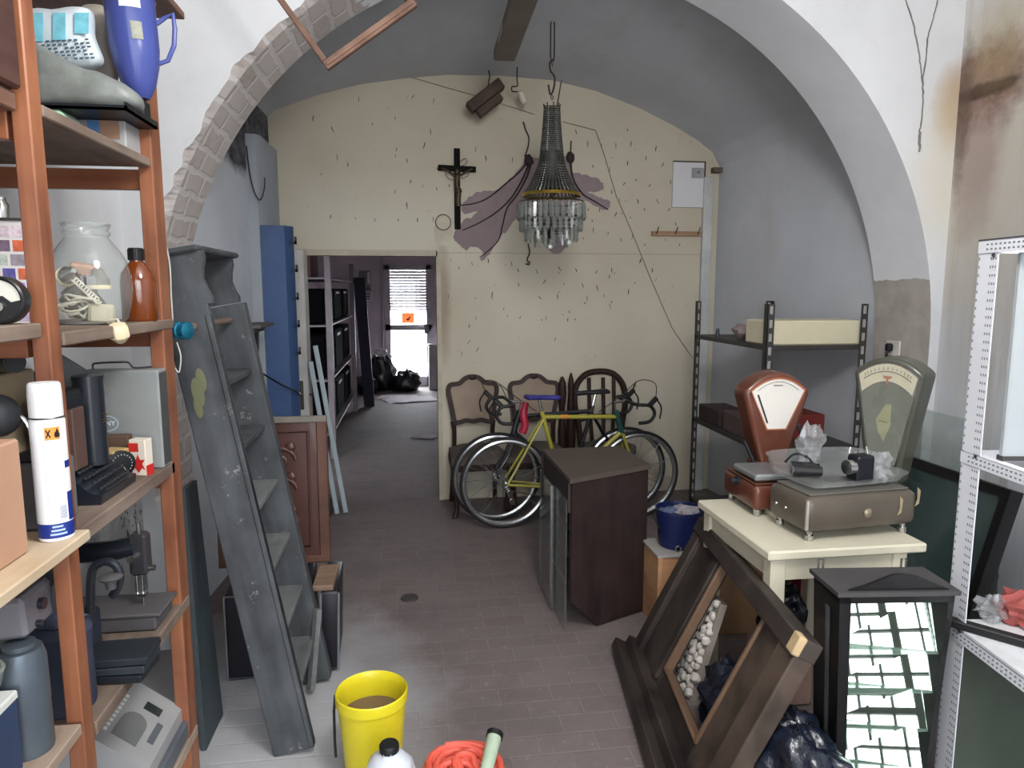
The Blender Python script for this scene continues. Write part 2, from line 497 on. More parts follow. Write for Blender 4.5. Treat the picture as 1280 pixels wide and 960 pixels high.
# floor: worn clay brick paving under grey dust
t = NT('clay_floor', .75)
br = t.n('ShaderNodeTexBrick'); br.inputs['Scale'].default_value = 1; br.inputs['Brick Width'].default_value = .22; br.inputs['Row Height'].default_value = .112
br.inputs['Mortar Size'].default_value = .005; br.inputs['Mortar Smooth'].default_value = .5; br.inputs['Bias'].default_value = -.1
br.inputs['Color1'].default_value = (*lin((114, 102, 99)), 1); br.inputs['Color2'].default_value = (*lin((121, 110, 107)), 1); br.inputs['Mortar'].default_value = (*lin((124, 117, 115)), 1)
t.link(t.obj, br.inputs['Vector'])
c = t.mix(t.math('MULTIPLY', t.ramp(t.noise(2.2, 6, .7), .35, .7), .55), br.outputs['Color'], lin((116, 111, 110)))
c = t.mix(t.math('MULTIPLY', t.ramp(t.noise(7, 6, .7), .52, .72), .4), c, lin((96, 86, 83)))
c = t.mix(t.math('MULTIPLY', t.ramp(t.noise(30, 4, .7), .6, .7), .25), c, lin((186, 181, 179)))
c = t.mix(t.math('MULTIPLY', t.ramp(t.noise(1.1, 6, .7), .48, .72), .5), c, lin((84, 78, 78)))
dust = t.blob(-.72, 2.45, 0, .68, 1.05, None, .4, .4, 3)
c = t.mix(t.math('MULTIPLY', dust, .85), c, t.mix(t.noise(6), lin((176, 176, 180)), lin((206, 206, 208))))
M_floor = t.done(c, t.math('ADD', t.math('MULTIPLY', br.outputs['Fac'], -.6), t.math('MULTIPLY', t.noise(9, 6), .8)), .3, .008)
M_roof = mat('ceiling_white', (222, 223, 225), .9)
M_dim = mat('far_plaster', (196, 186, 192), .9, var=.12, scale=2)

b = MB(); b.bb(-2.2, 3.2, -4.5, YE + 1.5, -.12, 0); struct('floor', b, M_floor)
b = MB(); b.bb(XL - .15, XL, YF, YA, 0, 3.75); struct('wall_left', b, M_left)
b = MB(); b.bb(XR, XR + .15, YF, YA, 0, 3.75); struct('wall_right', b, M_right)
b = MB(); b.bb(XL - .15, XR + .15, YF - .15, YB, 3.75, 3.9); struct('ceiling', b, M_roof)

# shop front behind the photographer: tall glazed opening with bars
b = MB()
wx0, wx1, wz0, wz1 = -1.0, 2.5, .12, 3.15
b.bb(XL - .15, wx0, YF - .15, YF, 0, 3.75); b.bb(wx1, XR + .15, YF - .15, YF, 0, 3.75)
b.bb(wx0, wx1, YF - .15, YF, wz1, 3.75); b.bb(wx0, wx1, YF - .15, YF, 0, wz0)
struct('wall_front', b, M_white)
wf = MB()
for i in range(19):
    x = wx0 + (wx1 - wx0) * i / 18; w = .032 if i % 6 == 0 else .011
    wf.bb(x - w, x + w, YF - .11, YF - .04, wz0, wz1)
for i in range(11):
    z = wz0 + (wz1 - wz0) * i / 10; w = .026 if i % 5 == 0 else .010
    wf.bb(wx0, wx1, YF - .1, YF - .05, z - w, z + w)
struct('window_1', wf, mat('shopfront_frame', (70, 74, 72), .5))

# -- arch wall
NA = 64
inner = [(ACX - AR, 0.0), (ACX - AR, .5), (ACX - AR, 1.0)] + [(ACX - AR * math.cos(PI * i / NA), ACZ + AR * math.sin(PI * i / NA)) for i in range(NA + 1)] + [(ACX + AR, 1.0), (ACX + AR, .5), (ACX + AR, 0.0)]
XO0, XO1, ZT = XL - .15, XR + .15, 3.9
def outer(p):
    if p[1] <= ACZ: return (XO0 if p[0] < ACX else XO1, p[1])
    d = Vector((p[0] - ACX, p[1] - ACZ)).normalized()
    k = 1e9
    if d.x > 1e-6: k = min(k, (XO1 - ACX) / d.x)
    if d.x < -1e-6: k = min(k, (XO0 - ACX) / d.x)
    if d.y > 1e-6: k = min(k, (ZT - ACZ) / d.y)
    return (ACX + d.x * k, ACZ + d.y * k)
me_v = []; me_f = []; me_m = []; uvs = []
n = len(inner)
# finer samples along the opening so that the broken plaster edge reads
fine = []
for i in range(n - 1):
    for k in range(4):
        u = k / 4
        fine.append((inner[i][0] * (1 - u) + inner[i + 1][0] * u, inner[i][1] * (1 - u) + inner[i + 1][1] * u))
fine.append(inner[-1]); n = len(fine)
cum = [0]
for i in range(1, n): cum.append(cum[-1] + (Vector(fine[i]) - Vector(fine[i - 1])).length)
fr = []
for i, p in enumerate(fine):
    q = Vector(p)
    lf = max(0, min(1, (.15 - p[0]) / .3))
    k = lf * (.018 + .03 * noise.noise(Vector((cum[i] * 6, 1, 2))) + .02 * noise.noise(Vector((cum[i] * 17, 3, 2))))
    dirv = Vector((p[0] - ACX, max(0, p[1] - ACZ))).normalized()
    q = q + dirv * max(0, k)
    fr.append((q.x, q.y))
for i in range(n):
    o = outer(fine[i])
    me_v += [(o[0], YA, o[1]), (fr[i][0], YA, fr[i][1]), (fine[i][0], YA + .05, fine[i][1]), (fine[i][0], YB, fine[i][1]), (o[0], YB, o[1])]
for i in range(n - 1):
    a = i * 5; c_ = a + 5
    for k, mi in ((0, 0), (1, 1), (2, 1), (3, 2)):
        me_f.append((a + k, c_ + k, c_ + k + 1, a + k + 1)); me_m.append(mi)
me = bpy.data.meshes.new('wall_arch'); me.from_pydata(me_v, [], me_f)
for m in (M_archface, M_soffit, M_vault): me.materials.append(m)
ul = me.uv_layers.new(name='UVMap')
for p, mi in zip(me.polygons, me_m):
    p.material_index = mi
    for li in p.loop_indices:
        vi = me.loops[li].vertex_index
        ul.data[li].uv = (me_v[vi][1], cum[vi // 5])
bmx = bmesh.new(); bmx.from_mesh(me); bmesh.ops.recalc_face_normals(bmx, faces=bmx.faces); bmx.to_mesh(me); bmx.free()
wa = bpy.data.objects.new('wall_arch', me); COL.objects.link(wa); wa['kind'] = 'structure'
m_crack = mat('crack_grey', (112, 112, 110), .9, var=.3, scale=30)
rc = random.Random(5)
for pts, w in (([(1132, 0), (1141, 30), (1147, 60), (1150, 85), (1153, 110), (1152, 140), (1150, 165)], .006), ([(1172, 0), (1166, 22), (1160, 45), (1157, 70), (1154, 100)], .005), ([(1150, 165), (1150, 178), (1149, 190)], .008)):
    b = MB(); P = catmull([at(x + rc.uniform(-1, 1), y, Y=YA - .001) for x, y in pts], 6)
    b.tube([p + Vector((.004 * noise.noise(p * 60), 0, 0)) for p in P], w, 5, radii=[w * (.55 + .6 * abs(noise.noise(p * 25))) for p in P]); b.build('plaster_crack', m_crack, wa)
b = MB(); b.bb(2.685, XR + .02, 1.9, 2.80, 0, 3.75, bev=.01); struct('pilaster_right', b, M_right)

# -- back room: walls and the shallow vault
back = [(-1.03, 2.96), (-.98, 3.01), (-.68, 3.125), (-.355, 3.216), (0, 3.275), (.299, 3.31), (.7, 3.318), (1.099, 3.302), (1.45, 3.235), (1.806, 3.119), (2.1, 2.99), (2.3, 2.885), (2.42, 2.80), (2.485, 2.69)]
def frontx(x): return -1.16 + (x + 1.03) / (2.485 + 1.03) * (2.70 + 1.16)
front = [(frontx(x), z + .10) for x, z in back]
b = MB()
NV = 8
def vf(u, v):
    i = min(int(u * (len(back) - 1) * 4), (len(back) - 1) * 4); k = i // 4; f = (i % 4) / 4
    if k >= len(back) - 1: k = len(back) - 2; f = 1
    A = Vector(back[k]).lerp(Vector(back[k + 1]), f); B = Vector(front[k]).lerp(Vector(front[k + 1]), f)
    q = B.lerp(A, v)
    return (q.x, YB + (YD - YB) * v, q.y)
nb = (len(back) - 1) * 4 + 1
b.grid(lambda u, v: vf(round(u * (nb - 1)) / (nb - 1), v), nb, NV)
b.add([(-1.5, YB, 3.6), (3, YB, 3.6), (3, YD, 3.6), (-1.5, YD, 3.6)], [(0, 1, 2, 3)])
struct('ceiling_vault', b, M_vault, smooth=60)
b = MB(); b.plate([(-1.16, YB, 0), (-1.16, YB, 3.2), (-1.03, YD, 3.05), (-1.03, YD, 0)], -.15); struct('wall_left_back', b, M_backleft)
b = MB(); b.plate([(2.485, YD, 0), (2.485, YD, 2.72), (2.70, YB, 2.82), (2.70, YB, 0)], -.15); struct('wall_right_back', b, M_vault)

# -- partition with the doorway
DX0, DX1, DZ = -.80, .19, 1.958
b = MB()
poly = [(-1.3, 0), (DX0, 0), (DX0, DZ), (DX1, DZ), (DX1, 0), (2.75, 0), (2.75, 2.69), (2.52, 2.75)] + [(x, z + .03) for x, z in back[::-1]][1:] + [(-1.3, 2.99)]
topz = lambda x: max(z for (x0, z0), (x1, z1) in zip([(-1.4, 2.95)] + back, back + [(2.8, 2.6)]) for z in [z0 + (z1 - z0) * (x - x0) / (x1 - x0)] if x0 - 1e-6 <= x <= x1 + 1e-6) + .04
for xa, xb, z0 in ((-1.3, DX0, 0), (DX0, DX1, DZ), (DX1, 2.75, 0)):
    mid = [x for x, z in back if xa + .001 < x < xb - .001]
    pl = [(xa, z0), (xb, z0)] + [(x, topz(x)) for x in [xb] + mid[::-1] + [xa]]
    n_ = len(pl)
    b.add([(x, YD, z) for x, z in pl], [list(range(n_))]); b.add([(x, YD + .1, z) for x, z in pl], [list(range(n_))[::-1]])
for x in (DX0, DX1): b.add([(x, YD, 0), (x, YD, DZ), (x, YD + .1, DZ), (x, YD + .1, 0)], [(0, 1, 2, 3)])
b.add([(DX0, YD, DZ), (DX1, YD, DZ), (DX1, YD + .1, DZ), (DX0, YD + .1, DZ)], [(0, 1, 2, 3)])
wall_back = b.build('wall_back', M_cream, smooth=1, fix=False); wall_back['kind'] = 'structure'
b = MB(); b.bb(-.79, .2, YD - .012, YD + .11, DZ, DZ + .035); b.bb(DX1, DX1 + .035, YD - .012, YD + .11, 0, DZ + .035)
struct('trim_1', b, mat('lintel_cream', (176, 167, 146), .7))
# pier (old flue) in the back left corner and the white corner board
b = MB(); b.prism([(-1.2, 5.0), (-1.01, 5.02), (-.985, 5.06), (-.975, YD), (-1.2, YD)], 2.72); struct('pilaster_left', b, plaster('plaster_pier', (160, 166, 172)))
b = MB(); b.bb(2.35, 2.43, YD - .035, YD, 0, 2.6, bev=.004); struct('trim_2', b, mat('white_board', (182, 183, 182), .6))

# -- corridor beyond the doorway
b = MB(); b.bb(-1.75, -1.6, YD + .1, YE, 0, 2.9); struct('wall_left_far', b, M_dim)
b = MB(); b.bb(1.0, 1.15, YD + .1, YE, 0, 2.9); struct('wall_right_far', b, M_dim)
b = MB(); b.bb(-1.75, 1.15, YD + .1, YE + .12, 2.9, 3.0); struct('ceiling_far', b, M_dim)
EX0, EX1, EZ = -.47, .33, 2.12
b = MB(); b.bb(-1.75, EX0, YE, YE + .12, 0, 2.9); b.bb(EX1, 1.15, YE, YE + .12, 0, 2.9); b.bb(EX0, EX1, YE, YE + .12, EZ, 2.9)
struct('wall_end_far', b, M_dim)
dr = MB()
dr.bb(EX0, EX0 + .09, YE - .03, YE + .03, 0, EZ); dr.bb(EX1 - .09, EX1, YE - .03, YE + .03, 0, EZ); dr.bb(EX0, EX1, YE - .03, YE + .03, EZ - .07, EZ)
dr.bb(EX0, EX1, YE - .03, YE + .03, .0, .17); dr.bb(EX0, EX1, YE - .03, YE + .03, .99, 1.09)
door1 = struct('door_1', dr, mat('grey_door_frame', (186, 180, 186), .5))
g = MB(); g.bb(EX0 + .09, EX1 - .09, YE, YE + .006, .17, .99); g.bb(EX0 + .09, EX1 - .09, YE, YE + .006, 1.09, EZ - .07)
g.build('glass_pane', glass('door_glass', (245, 245, 250), .04), door1)
sh = MB()
zz = 1.33
while zz < EZ - .02:
    sh.bb(EX0 + .02, EX1 - .02, YE + .05, YE + .062, zz, zz + .047, bev=.004); zz += .05
sm = bpy.data.materials.new('shutter_slats'); sm.use_nodes = True
bs = sm.node_tree.nodes['Principled BSDF']; bs.inputs['Base Color'].default_value = (.75, .73, .76, 1); bs.inputs['Transmission Weight'].default_value = .0
tl = sm.node_tree.nodes.new('ShaderNodeBsdfTranslucent'); tl.inputs['Color'].default_value = (.8, .78, .82, 1)
mxs = sm.node_tree.nodes.new('ShaderNodeMixShader'); mxs.inputs[0].default_value = .009
sm.node_tree.links.new(bs.outputs[0], mxs.inputs[1]); sm.node_tree.links.new(tl.outputs[0], mxs.inputs[2]); sm.node_tree.links.new(mxs.outputs[0], sm.node_tree.nodes['Material Output'].inputs['Surface'])
sh.build('roller_shutter', sm, door1)
hb = MB(); hb.bb(EX1 - .13, EX1 - .05, YE - .09, YE - .03, .93, 1.1, bev=.006); hb.tube([(EX1 - .2, YE - .1, 1.05), (EX1 - .09, YE - .1, 1.05)], .012); hb.build('door_handle', mat('lock_grey', (120, 116, 120), .4), door1)
sg = MB(); sg.add([(-.19, YE - .004, 1.11), (.03, YE - .004, 1.11), (.03, YE - .004, 1.3), (-.19, YE - .004, 1.3)], [(0, 1, 2, 3)])
pm = mat('orange_paper', (240, 104, 56), .7, var=.1); tp = pm.node_tree.nodes.new('ShaderNodeBsdfTranslucent'); tp.inputs['Color'].default_value = (*lin((244, 110, 60)), 1)
mp_ = pm.node_tree.nodes.new('ShaderNodeMixShader'); mp_.inputs[0].default_value = .1
pm.node_tree.links.new(pm.node_tree.nodes['Principled BSDF'].outputs[0], mp_.inputs[1]); pm.node_tree.links.new(tp.outputs[0], mp_.inputs[2]); pm.node_tree.links.new(mp_.outputs[0], pm.node_tree.nodes['Material Output'].inputs['Surface'])
sgn = sg.build('door_sign', pm, door1, label='small orange sign')
gl_ = MB(); gl_.ball((-.08, YE - .014, 1.18), .02, sc=(1.4, .15, 1)); gl_.ball((-.05, YE - .014, 1.215), .014, sc=(1, .15, 1.6)); gl_.build('sign_mark', mat('sign_dark', (120, 40, 30)), sgn)
b = MB(); b.tube([(EX0 - .05, YE - .03, 0), (EX0 - .05, YE - .03, 2.85)], .022); struct('trim_3', b, mat('far_pipe', (170, 164, 168), .5))

# -- daylight
W = bpy.data.worlds.new('sky'); S.world = W; W.use_nodes = True
wn = W.node_tree; bg = wn.nodes['Background']
tcw = wn.nodes.new('ShaderNodeTexCoord'); sw = wn.nodes.new('ShaderNodeSeparateXYZ'); wn.links.new(tcw.outputs['Generated'], sw.inputs[0])
rw = wn.nodes.new('ShaderNodeValToRGB'); rw.color_ramp.elements[0].position = .42; rw.color_ramp.elements[1].position = .58
rw.color_ramp.elements[0].color = (.42, .43, .44, 1); rw.color_ramp.elements[1].color = (.9, .95, 1, 1)
mw = wn.nodes.new('ShaderNodeMath'); mw.operation = 'MULTIPLY_ADD'; mw.inputs[1].default_value = .5; mw.inputs[2].default_value = .5
wn.links.new(sw.outputs[2], mw.inputs[0]); wn.links.new(mw.outputs[0], rw.inputs[0]); wn.links.new(rw.outputs[0], bg.inputs[0])
# brighter sky on the sunny side of the street, behind the far door
ms = wn.nodes.new('ShaderNodeMapRange'); ms.inputs['From Min'].default_value = -.2; ms.inputs['From Max'].default_value = .8; ms.inputs['To Min'].default_value = 4.2; ms.inputs['To Max'].default_value = 16
wn.links.new(sw.outputs[1], ms.inputs['Value']); wn.links.new(ms.outputs['Result'], bg.inputs[1])
def portal(name, loc, sx, sy, rot):
    l = bpy.data.lights.new(name, 'AREA'); l.shape = 'RECTANGLE'; l.size = sx; l.size_y = sy
    l.cycles.is_portal = True
    o = bpy.data.objects.new(name, l); COL.objects.link(o); o.location = loc; o.rotation_euler = rot
portal('daylight_shopfront', ((wx0 + wx1) / 2, YF - .2, (wz0 + wz1) / 2), wx1 - wx0, wz1 - wz0, (R(90), 0, 0))
portal('daylight_far_door', ((EX0 + EX1) / 2, YE + .2, EZ / 2), EX1 - EX0 + .1, EZ, (R(-90), 0, 0))
S.view_settings.view_transform = 'Standard'
try: S.view_settings.look = 'None'
except Exception: pass
S.view_settings.gamma = 1
S.view_settings.use_curve_mapping = False
S.view_settings.exposure = 1.35
# added fill light above the photographer, brightens front walls and arch soffit
l = bpy.data.lights.new('fill_light', 'POINT'); l.shadow_soft_size = .3; l.energy = 64; l.color = (1, .985, .96)
o = bpy.data.objects.new('fill_light', l); COL.objects.link(o); o.location = (.6, .7, 3.0)

# ================================================================== wooden shelving on the left and what it holds
m_or = wood('varnished_pine', (110, 64, 46), (156, 100, 70), .4, (34, 34, 2), .45)
m_orh = wood('varnished_pine_rail', (112, 62, 40), (154, 96, 64), .4, (2, 34, 34), .45)
m_brd = wood('dusty_board', (98, 82, 72), (136, 120, 108), .75, (34, 2.5, 34))
m_brd_r = wood('dusty_red_board', (84, 56, 46), (122, 92, 78), .6, (34, 2.5, 34))
m_ply = wood('pale_plywood', (178, 156, 128), (204, 186, 160), .6, (34, 2.5, 34))
m_tan = wood('tan_board', (142, 122, 106), (170, 152, 136), .7, (34, 2.5, 34))
XA = -.74
sh = thing('shelving_unit', 'orange varnished wooden shelving unit against the left wall', 'shelf', (-1.0, 1.6, 0))
def spart(n, f, m, label=None):
    b = MB(); f(b); return b.build(n, m, sh, label, world=True)
spart('post', lambda b: b.bb(-.775, XA, 1.565, 1.615, 0, 2.95, bev=.003), m_or)
spart('post', lambda b: b.bb(-.78, XA, 2.235, 2.318, 0, 2.95, bev=.003), m_or)
spart('post', lambda b: b.bb(-1.24, -1.2, 1.565, 1.615, 0, 2.95, bev=.003), m_or)
spart('post', lambda b: b.bb(-1.24, -1.2, 2.26, 2.31, 0, 2.95, bev=.003), m_or)
for z0, z1, y1, m in ((2.596, 2.62, 2.63, m_brd_r), (2.05, 2.075, 2.225, m_brd), (1.58, 1.61, 2.325, m_brd), (1.135, 1.172, 2.26, m_brd), (.68, .715, 2.31, m_brd), (.225, .26, 2.31, m_tan)):
    spart('board', lambda b: b.bb(-1.22, XA + (.003 if y1 > 2.3 else 0), 1.62, y1, z0, z1, bev=.003), m)
for z0, z1, x1, m, l in ((2.045, 2.083, -.758, m_brd_r, None), (1.602, 1.633, -.748, m_brd, None), (1.172, 1.195, -.688, m_ply, 'pale plywood board sticking out past the post'), (.728, .754, -.738, m_tan, None)):
    spart('board', lambda b: b.bb(-1.22, x1, .7, 1.556, z0, z1, bev=.003), m, l)
for z0, z1 in ((1.992, 2.05), (1.528, 1.578), (1.085, 1.133), (.63, .678), (.175, .223)):
    spart('rail', lambda b: b.bb(-1.2, -.781, 2.268, 2.292, z0, z1, bev=.002), m_orh)
for z0, z1 in ((1.995, 2.05), (1.56, 1.6)):
    spart('rail', lambda b: b.bb(-1.2, -.786, 1.57, 1.594, z0, z1, bev=.002), m_orh)

# --- jar of electrical odds and ends
m_clear = glass('clear_glass', (225, 232, 228), .10)
jz = 1.6105
jar = thing('glass_jar', 'big round glass jar full of cables and old lamp fittings', 'jar', (-.835, 2.0, jz))
b = MB(); b.shell([(.0, .002), (.07, .002), (.084, .014), (.094, .05), (.0985, .09), (.097, .125), (.09, .158), (.078, .185), (.062, .208), (.053, .22), (.05, .226), (.055, .23), (.055, .238), (.05, .243), (.054, .25), (.054, .258)], 36)
b.build('jar_body', m_clear, jar)
b = MB(); b.tube([(.0545 * math.cos(2 * PI * k / 32), .0545 * math.sin(2 * PI * k / 32), .257) for k in range(32)], .0035, 6, closed=True); b.build('jar_rim', m_clear, jar)
m_wcab = mat('white_cable', (216, 210, 192), .5, var=.06)
b = MB()
pts = []
for i in range(90):
    a = i * .42; r = .026 + .02 * math.sin(i * .37); pts.append((-.845 + r * 1.15 * math.cos(a) + .012 * math.sin(i * .2), 1.955 + .8 * r * math.sin(a), jz + .018 + .0006 * i + .008 * math.sin(i * .9)))
b.tube(pts, .0032, 6)
solo('power_cable', b, m_wcab, 'tangled white cable at the bottom of the glass jar', 'cable')
b = MB()
pts = []
for i in range(120):
    u = i / 119; a = u * 2 * PI * 13
    c = Vector((-.865, 1.94, jz + .135)).lerp(Vector((-.79, 1.93, jz + .06)), u)
    pts.append(c + Vector((.006 * math.cos(a), .003 * math.cos(a), .007 * math.sin(a))))
b.tube(pts, .0022, 5)
solo('coiled_cord', b, m_wcab, 'curly white cord hanging down inside the glass jar', 'cable')
def fitting(c, r, h, rot, m, m2, name, label):
    t = thing(name, label, 'lamp fitting', c, rot=rot)
    b = MB(); b.lathe([(0, 0), (r, 0), (r, h * .45), (r * .8, h * .55), (r * .55, h * .9), (r * .3, h), (0, h)], 18); b.build('holder_shell', m, t)
    b = MB(); b.lathe([(0, -.004), (r * 1.12, -.004), (r * 1.12, h * .12), (0, h * .12)], 18); b.build('holder_ring', m2, t)
m_chr = mat('dull_chrome', (190, 190, 188), .25, metal=1, var=.1)
m_porc = mat('cream_porcelain', (220, 206, 172), .35, var=.06)
m_brass = mat('old_brass', (176, 138, 70), .35, metal=1, var=.15)
m_bake = mat('brown_bakelite', (92, 60, 42), .35)
fitting((-.875, 1.955, jz + .12), .022, .05, (R(70), 0, R(50)), m_chr, m_porc, 'lamp_holder', 'chrome lamp holder at upper left in the glass jar')
fitting((-.795, 1.955, jz + .095), .025, .05, (0, 0, 0), mat('grey_fit', (128, 124, 118), .4), m_porc, 'lamp_holder', 'grey lamp holder with a cream ring in the glass jar')
fitting((-.855, 2.03, jz + .10), .022, .055, (R(60), R(20), R(-40)), m_bake, m_brass, 'lamp_holder', 'brown bakelite lamp holder lying in the glass jar')
b = MB(); b.box((-.83, 1.965, jz + .14), (.07, .04, .03), rot=(.2, .15, .4), bev=.006)
solo('junction_box', b, mat('pinkish_tan', (176, 140, 118), .6), 'pinkish brown block on top in the glass jar', 'junction box')
b = MB(); b.box((-.80, 1.965, jz + .028), (.06, .05, .05), rot=(0, .1, .5), bev=.006)
solo('socket_box', b, mat('cream_plastic', (198, 190, 164), .5), 'cream plastic socket box low in the glass jar', 'socket')
b = MB(); b.ball((-.86, 2.0, jz + .055), .045, 16, sc=(1.1, .9, 1), rough=.35, seed=3)
solo('cloth_bundle', b, mat('grey_rag', (120, 112, 102), .8), 'dark grey bundle among the fittings in the jar', 'bundle')
# --- amber bottle
bt = thing('medicine_bottle', 'amber glass bottle with black cap beside the big jar', 'bottle', (-.778, 2.17, jz))
b = MB(); b.lathe([(0, 0), (.043, 0), (.047, .006), (.047, .11), (.043, .135), (.028, .158), (.018, .168), (.017, .18), (0, .18)], 28)
am = mat('amber_glass', (112, 52, 14), .06, var=.1, spec=.8, coat=.6); b.build('bottle_body', am, bt)
b = MB(); b.lathe([(0, .172), (.0205, .172), (.0205, .204), (.018, .207), (0, .207)], 24); b.build('cap', mat('black_plastic', (22, 22, 24), .35), bt)
b = MB()
for k in range(20):
    a = 2 * PI * k / 20; b.box((.0207 * math.cos(a), .0207 * math.sin(a), .188), (.002, .002, .03))
b.build('cap_ribs', MATS['black_plastic'], bt)
# --- cream knob on its cord
kb = thing('lamp_plug', 'cream plug on a cord hanging over the shelf edge by the jar', 'plug', (-.733, 1.9, 1.583))
b = MB(); b.lathe([(0, -.02), (.01, -.017), (.024, .0), (.024, .022), (.019, .032), (0, .034)], 8, Matrix.Rotation(R(20), 4, 'X')); b.build('plug_body', m_porc, kb)
b = MB(); b.tube(catmull([(0, 0, .03), (-.012, .02, .042), (-.04, .03, .036), (-.045, .05, .0305)], 5), .003, 6); b.build('cord', m_wcab, kb)
# --- turquoise bobbin hanging on string from the far post
bo = thing('line_spool', 'turquoise metal spool hanging on a string from the far post', 'spool', (-.722, 2.36, 1.571))
ax = Matrix.Rotation(R(90), 4, 'Y') @ Matrix.Rotation(R(25), 4, 'X')
b = MB(); b.lathe([(0, -.022), (.02, -.022), (.029, -.02), (.029, -.008), (.024, -.005), (.024, .006), (.028, .009), (.028, .02), (.018, .024), (0, .024)], 26, ax)
b.build('spool', mat('turquoise_metal', (42, 128, 158), .25, metal=.7, var=.2, scale=30), bo)
st = MB(); p0 = at(196, 297, Y=2.325)
st.tube(catmull([p0 - Vector((0, .0, 0)), at(205, 300, Y=2.34), at(212, 330, Y=2.35), at(214, 370, Y=2.36), at(216, 402, Y=2.36)], 6), .0025, 5)
st.tube(catmull([at(221, 428, Y=2.36), at(226, 445, Y=2.36), at(224, 465, Y=2.36), at(219, 460, Y=2.36)], 6), .002, 5)
st.build('string', mat('white_string', (200, 196, 186), .8), bo, world=True)

# --- framed sheet of stamps and panel meter on the near bay
fs_ = thing('stamp_sheet', 'framed sheet of small coloured stamps behind the round meter', 'picture', (-1.03, 1.9, 1.6105))
b = MB(); b.bb(-.14, .125, 0, .008, 0, .255); b.build('backing_sheet', mat('stamp_paper', (222, 218, 216), .6, var=.03), fs_)
cols = [(186, 170, 196), (90, 84, 150), (206, 104, 72), (228, 150, 96), (172, 150, 200), (150, 140, 150), (178, 186, 176), (206, 196, 176), (150, 166, 170), (120, 100, 120), (216, 196, 206)]
b = MB(); rr = random.Random(3)
pick = [mat('stamp_ink_%d' % i, c, .6, var=.35, scale=60) for i, c in enumerate(cols)]
for r_ in range(7):
    x = -.13
    while x < .1:
        w = rr.choice((.028, .035, .05))
        if x + w > .12: break
        b.m = rr.randrange(len(pick)); b.bb(x, x + w - .007, -.0012, 0, .012 + r_ * .034, .012 + r_ * .034 + .027); x += w
b.build('stamps', pick, fs_)
b = MB(); b.bb(-.145, .13, -.004, .012, .255, .262); b.build('frame_strip', mat('dark_strip', (60, 58, 58), .5), fs_)
b = MB(); p = at(4, 257, Y=1.9) - Vector((-1.03, 1.9, 1.6105)); b.lathe([(0, 0), (.018, 0), (.02, .03), (.014, .042), (.014, .05), (0, .05)], 16, Matrix.Translation((p.x - .01, .005, .262)))
b.build('clip', m_chr, fs_)
gc = at(3, 381, Y=1.49); gz = 1.634
mt = thing('panel_meter', 'round black rimmed panel meter with a white dial', 'meter', (gc.x, 1.49, gz))
ry = Matrix.Translation((0, 0, .046)) @ Matrix.Rotation(R(90), 4, 'X')
b = MB(); b.lathe([(0, -.02), (.043, -.02), (.046, -.012), (.046, .012), (.043, .015), (.039, .013), (.039, .009), (0, .009)], 36, ry); b.build('meter_case', mat('meter_black', (30, 31, 33), .35), mt)
b = MB(); b.lathe([(0, .009), (.038, .009), (.038, .011), (0, .011)], 36, ry); b.build('dial', mat('dial_white', (214, 212, 200), .5, var=.05), mt)
b = MB(); b.prism([(.039 * math.cos(R(a)), .039 * math.sin(R(a))) for a in range(195, 361, 11)] + [(.022, -.004), (.008, .008), (-.008, .008), (-.022, -.004)], .003, ry @ Matrix.Translation((0, 0, .0105))); b.build('lower_cover', MATS['meter_black'], mt)
b = MB(); b.lathe([(0, .013), (.011, .013), (.010, .018), (0, .018)], 18, ry @ Matrix.Translation((0, -.012, 0))); b.bar(ry @ Vector((0, -.005, .012)), ry @ Vector((-.02, .026, .012)), .001, .001); b.build('needle', m_chr, mt)

# --- spray can
sc = thing('spray_can', 'tall white spray can with a hazard label on the plywood board', 'spray can', (-.731, 1.508, 1.1955)); sc.scale = (.87, .87, .985)
def cpatch(b, r, a0, a1, z0, z1, n=10):
    vs = []; 
    for i in range(n + 1):
        a = R(a0 + (a1 - a0) * i / n)
        for z in (z0, z1): vs.append((r * math.cos(a), r * math.sin(a), z))
    b.add(vs, [(2 * i, 2 * i + 2, 2 * i + 3, 2 * i + 1) for i in range(n)])
m_can = mat('can_white', (232, 232, 234), .3, var=.02); m_blue = mat('can_blue', (34, 52, 132), .3, var=.1)
b = MB(); b.lathe([(0, 0), (.034, 0), (.0365, .003), (.0365, .248), (.033, .256), (0, .256)], 40); b.build('can_body', m_can, sc)
b = MB(); b.lathe([(0, .256), (.0345, .256), (.0345, .30), (.033, .322), (.03, .326), (0, .326)], 36); b.build('cap', mat('cap_white', (226, 226, 228), .4, var=.02), sc)
b = MB(); b.shell([(.0367, .008), (.0369, .01), (.0369, .036), (.0367, .038)], 40); b.build('base_band', m_blue, sc)
b = MB(); b.tube([(.036 * math.cos(2 * PI * k / 36), .036 * math.sin(2 * PI * k / 36), .256) for k in range(36)], .0016, 5, closed=True); b.build('seam', mat('can_steel', (120, 120, 124), .3, metal=1, var=.1), sc)
b = MB(); cpatch(b, .0369, -76, -26, .212, .238); hz = b.build('hazard_label', mat('hazard_orange', (240, 150, 70), .5, var=.03), sc)
m_ink = mat('black_ink', (28, 20, 18), .6, var=0)
b = MB()
def on_can(a, z, r=.0373): return Vector((r * math.cos(R(a)), r * math.sin(R(a)), z))
b.bar(on_can(-71, .217), on_can(-58, .233), .0028, .0009, up=on_can(-64, 0)); b.bar(on_can(-71, .233), on_can(-58, .217), .0028, .0009, up=on_can(-64, 0))
fl = [(0, -.009), (.005, -.008), (.0068, -.003), (.004, .002), (.0035, .006), (0, .0105), (-.001, .004), (-.0035, .003), (-.0055, -.002), (-.005, -.007)]
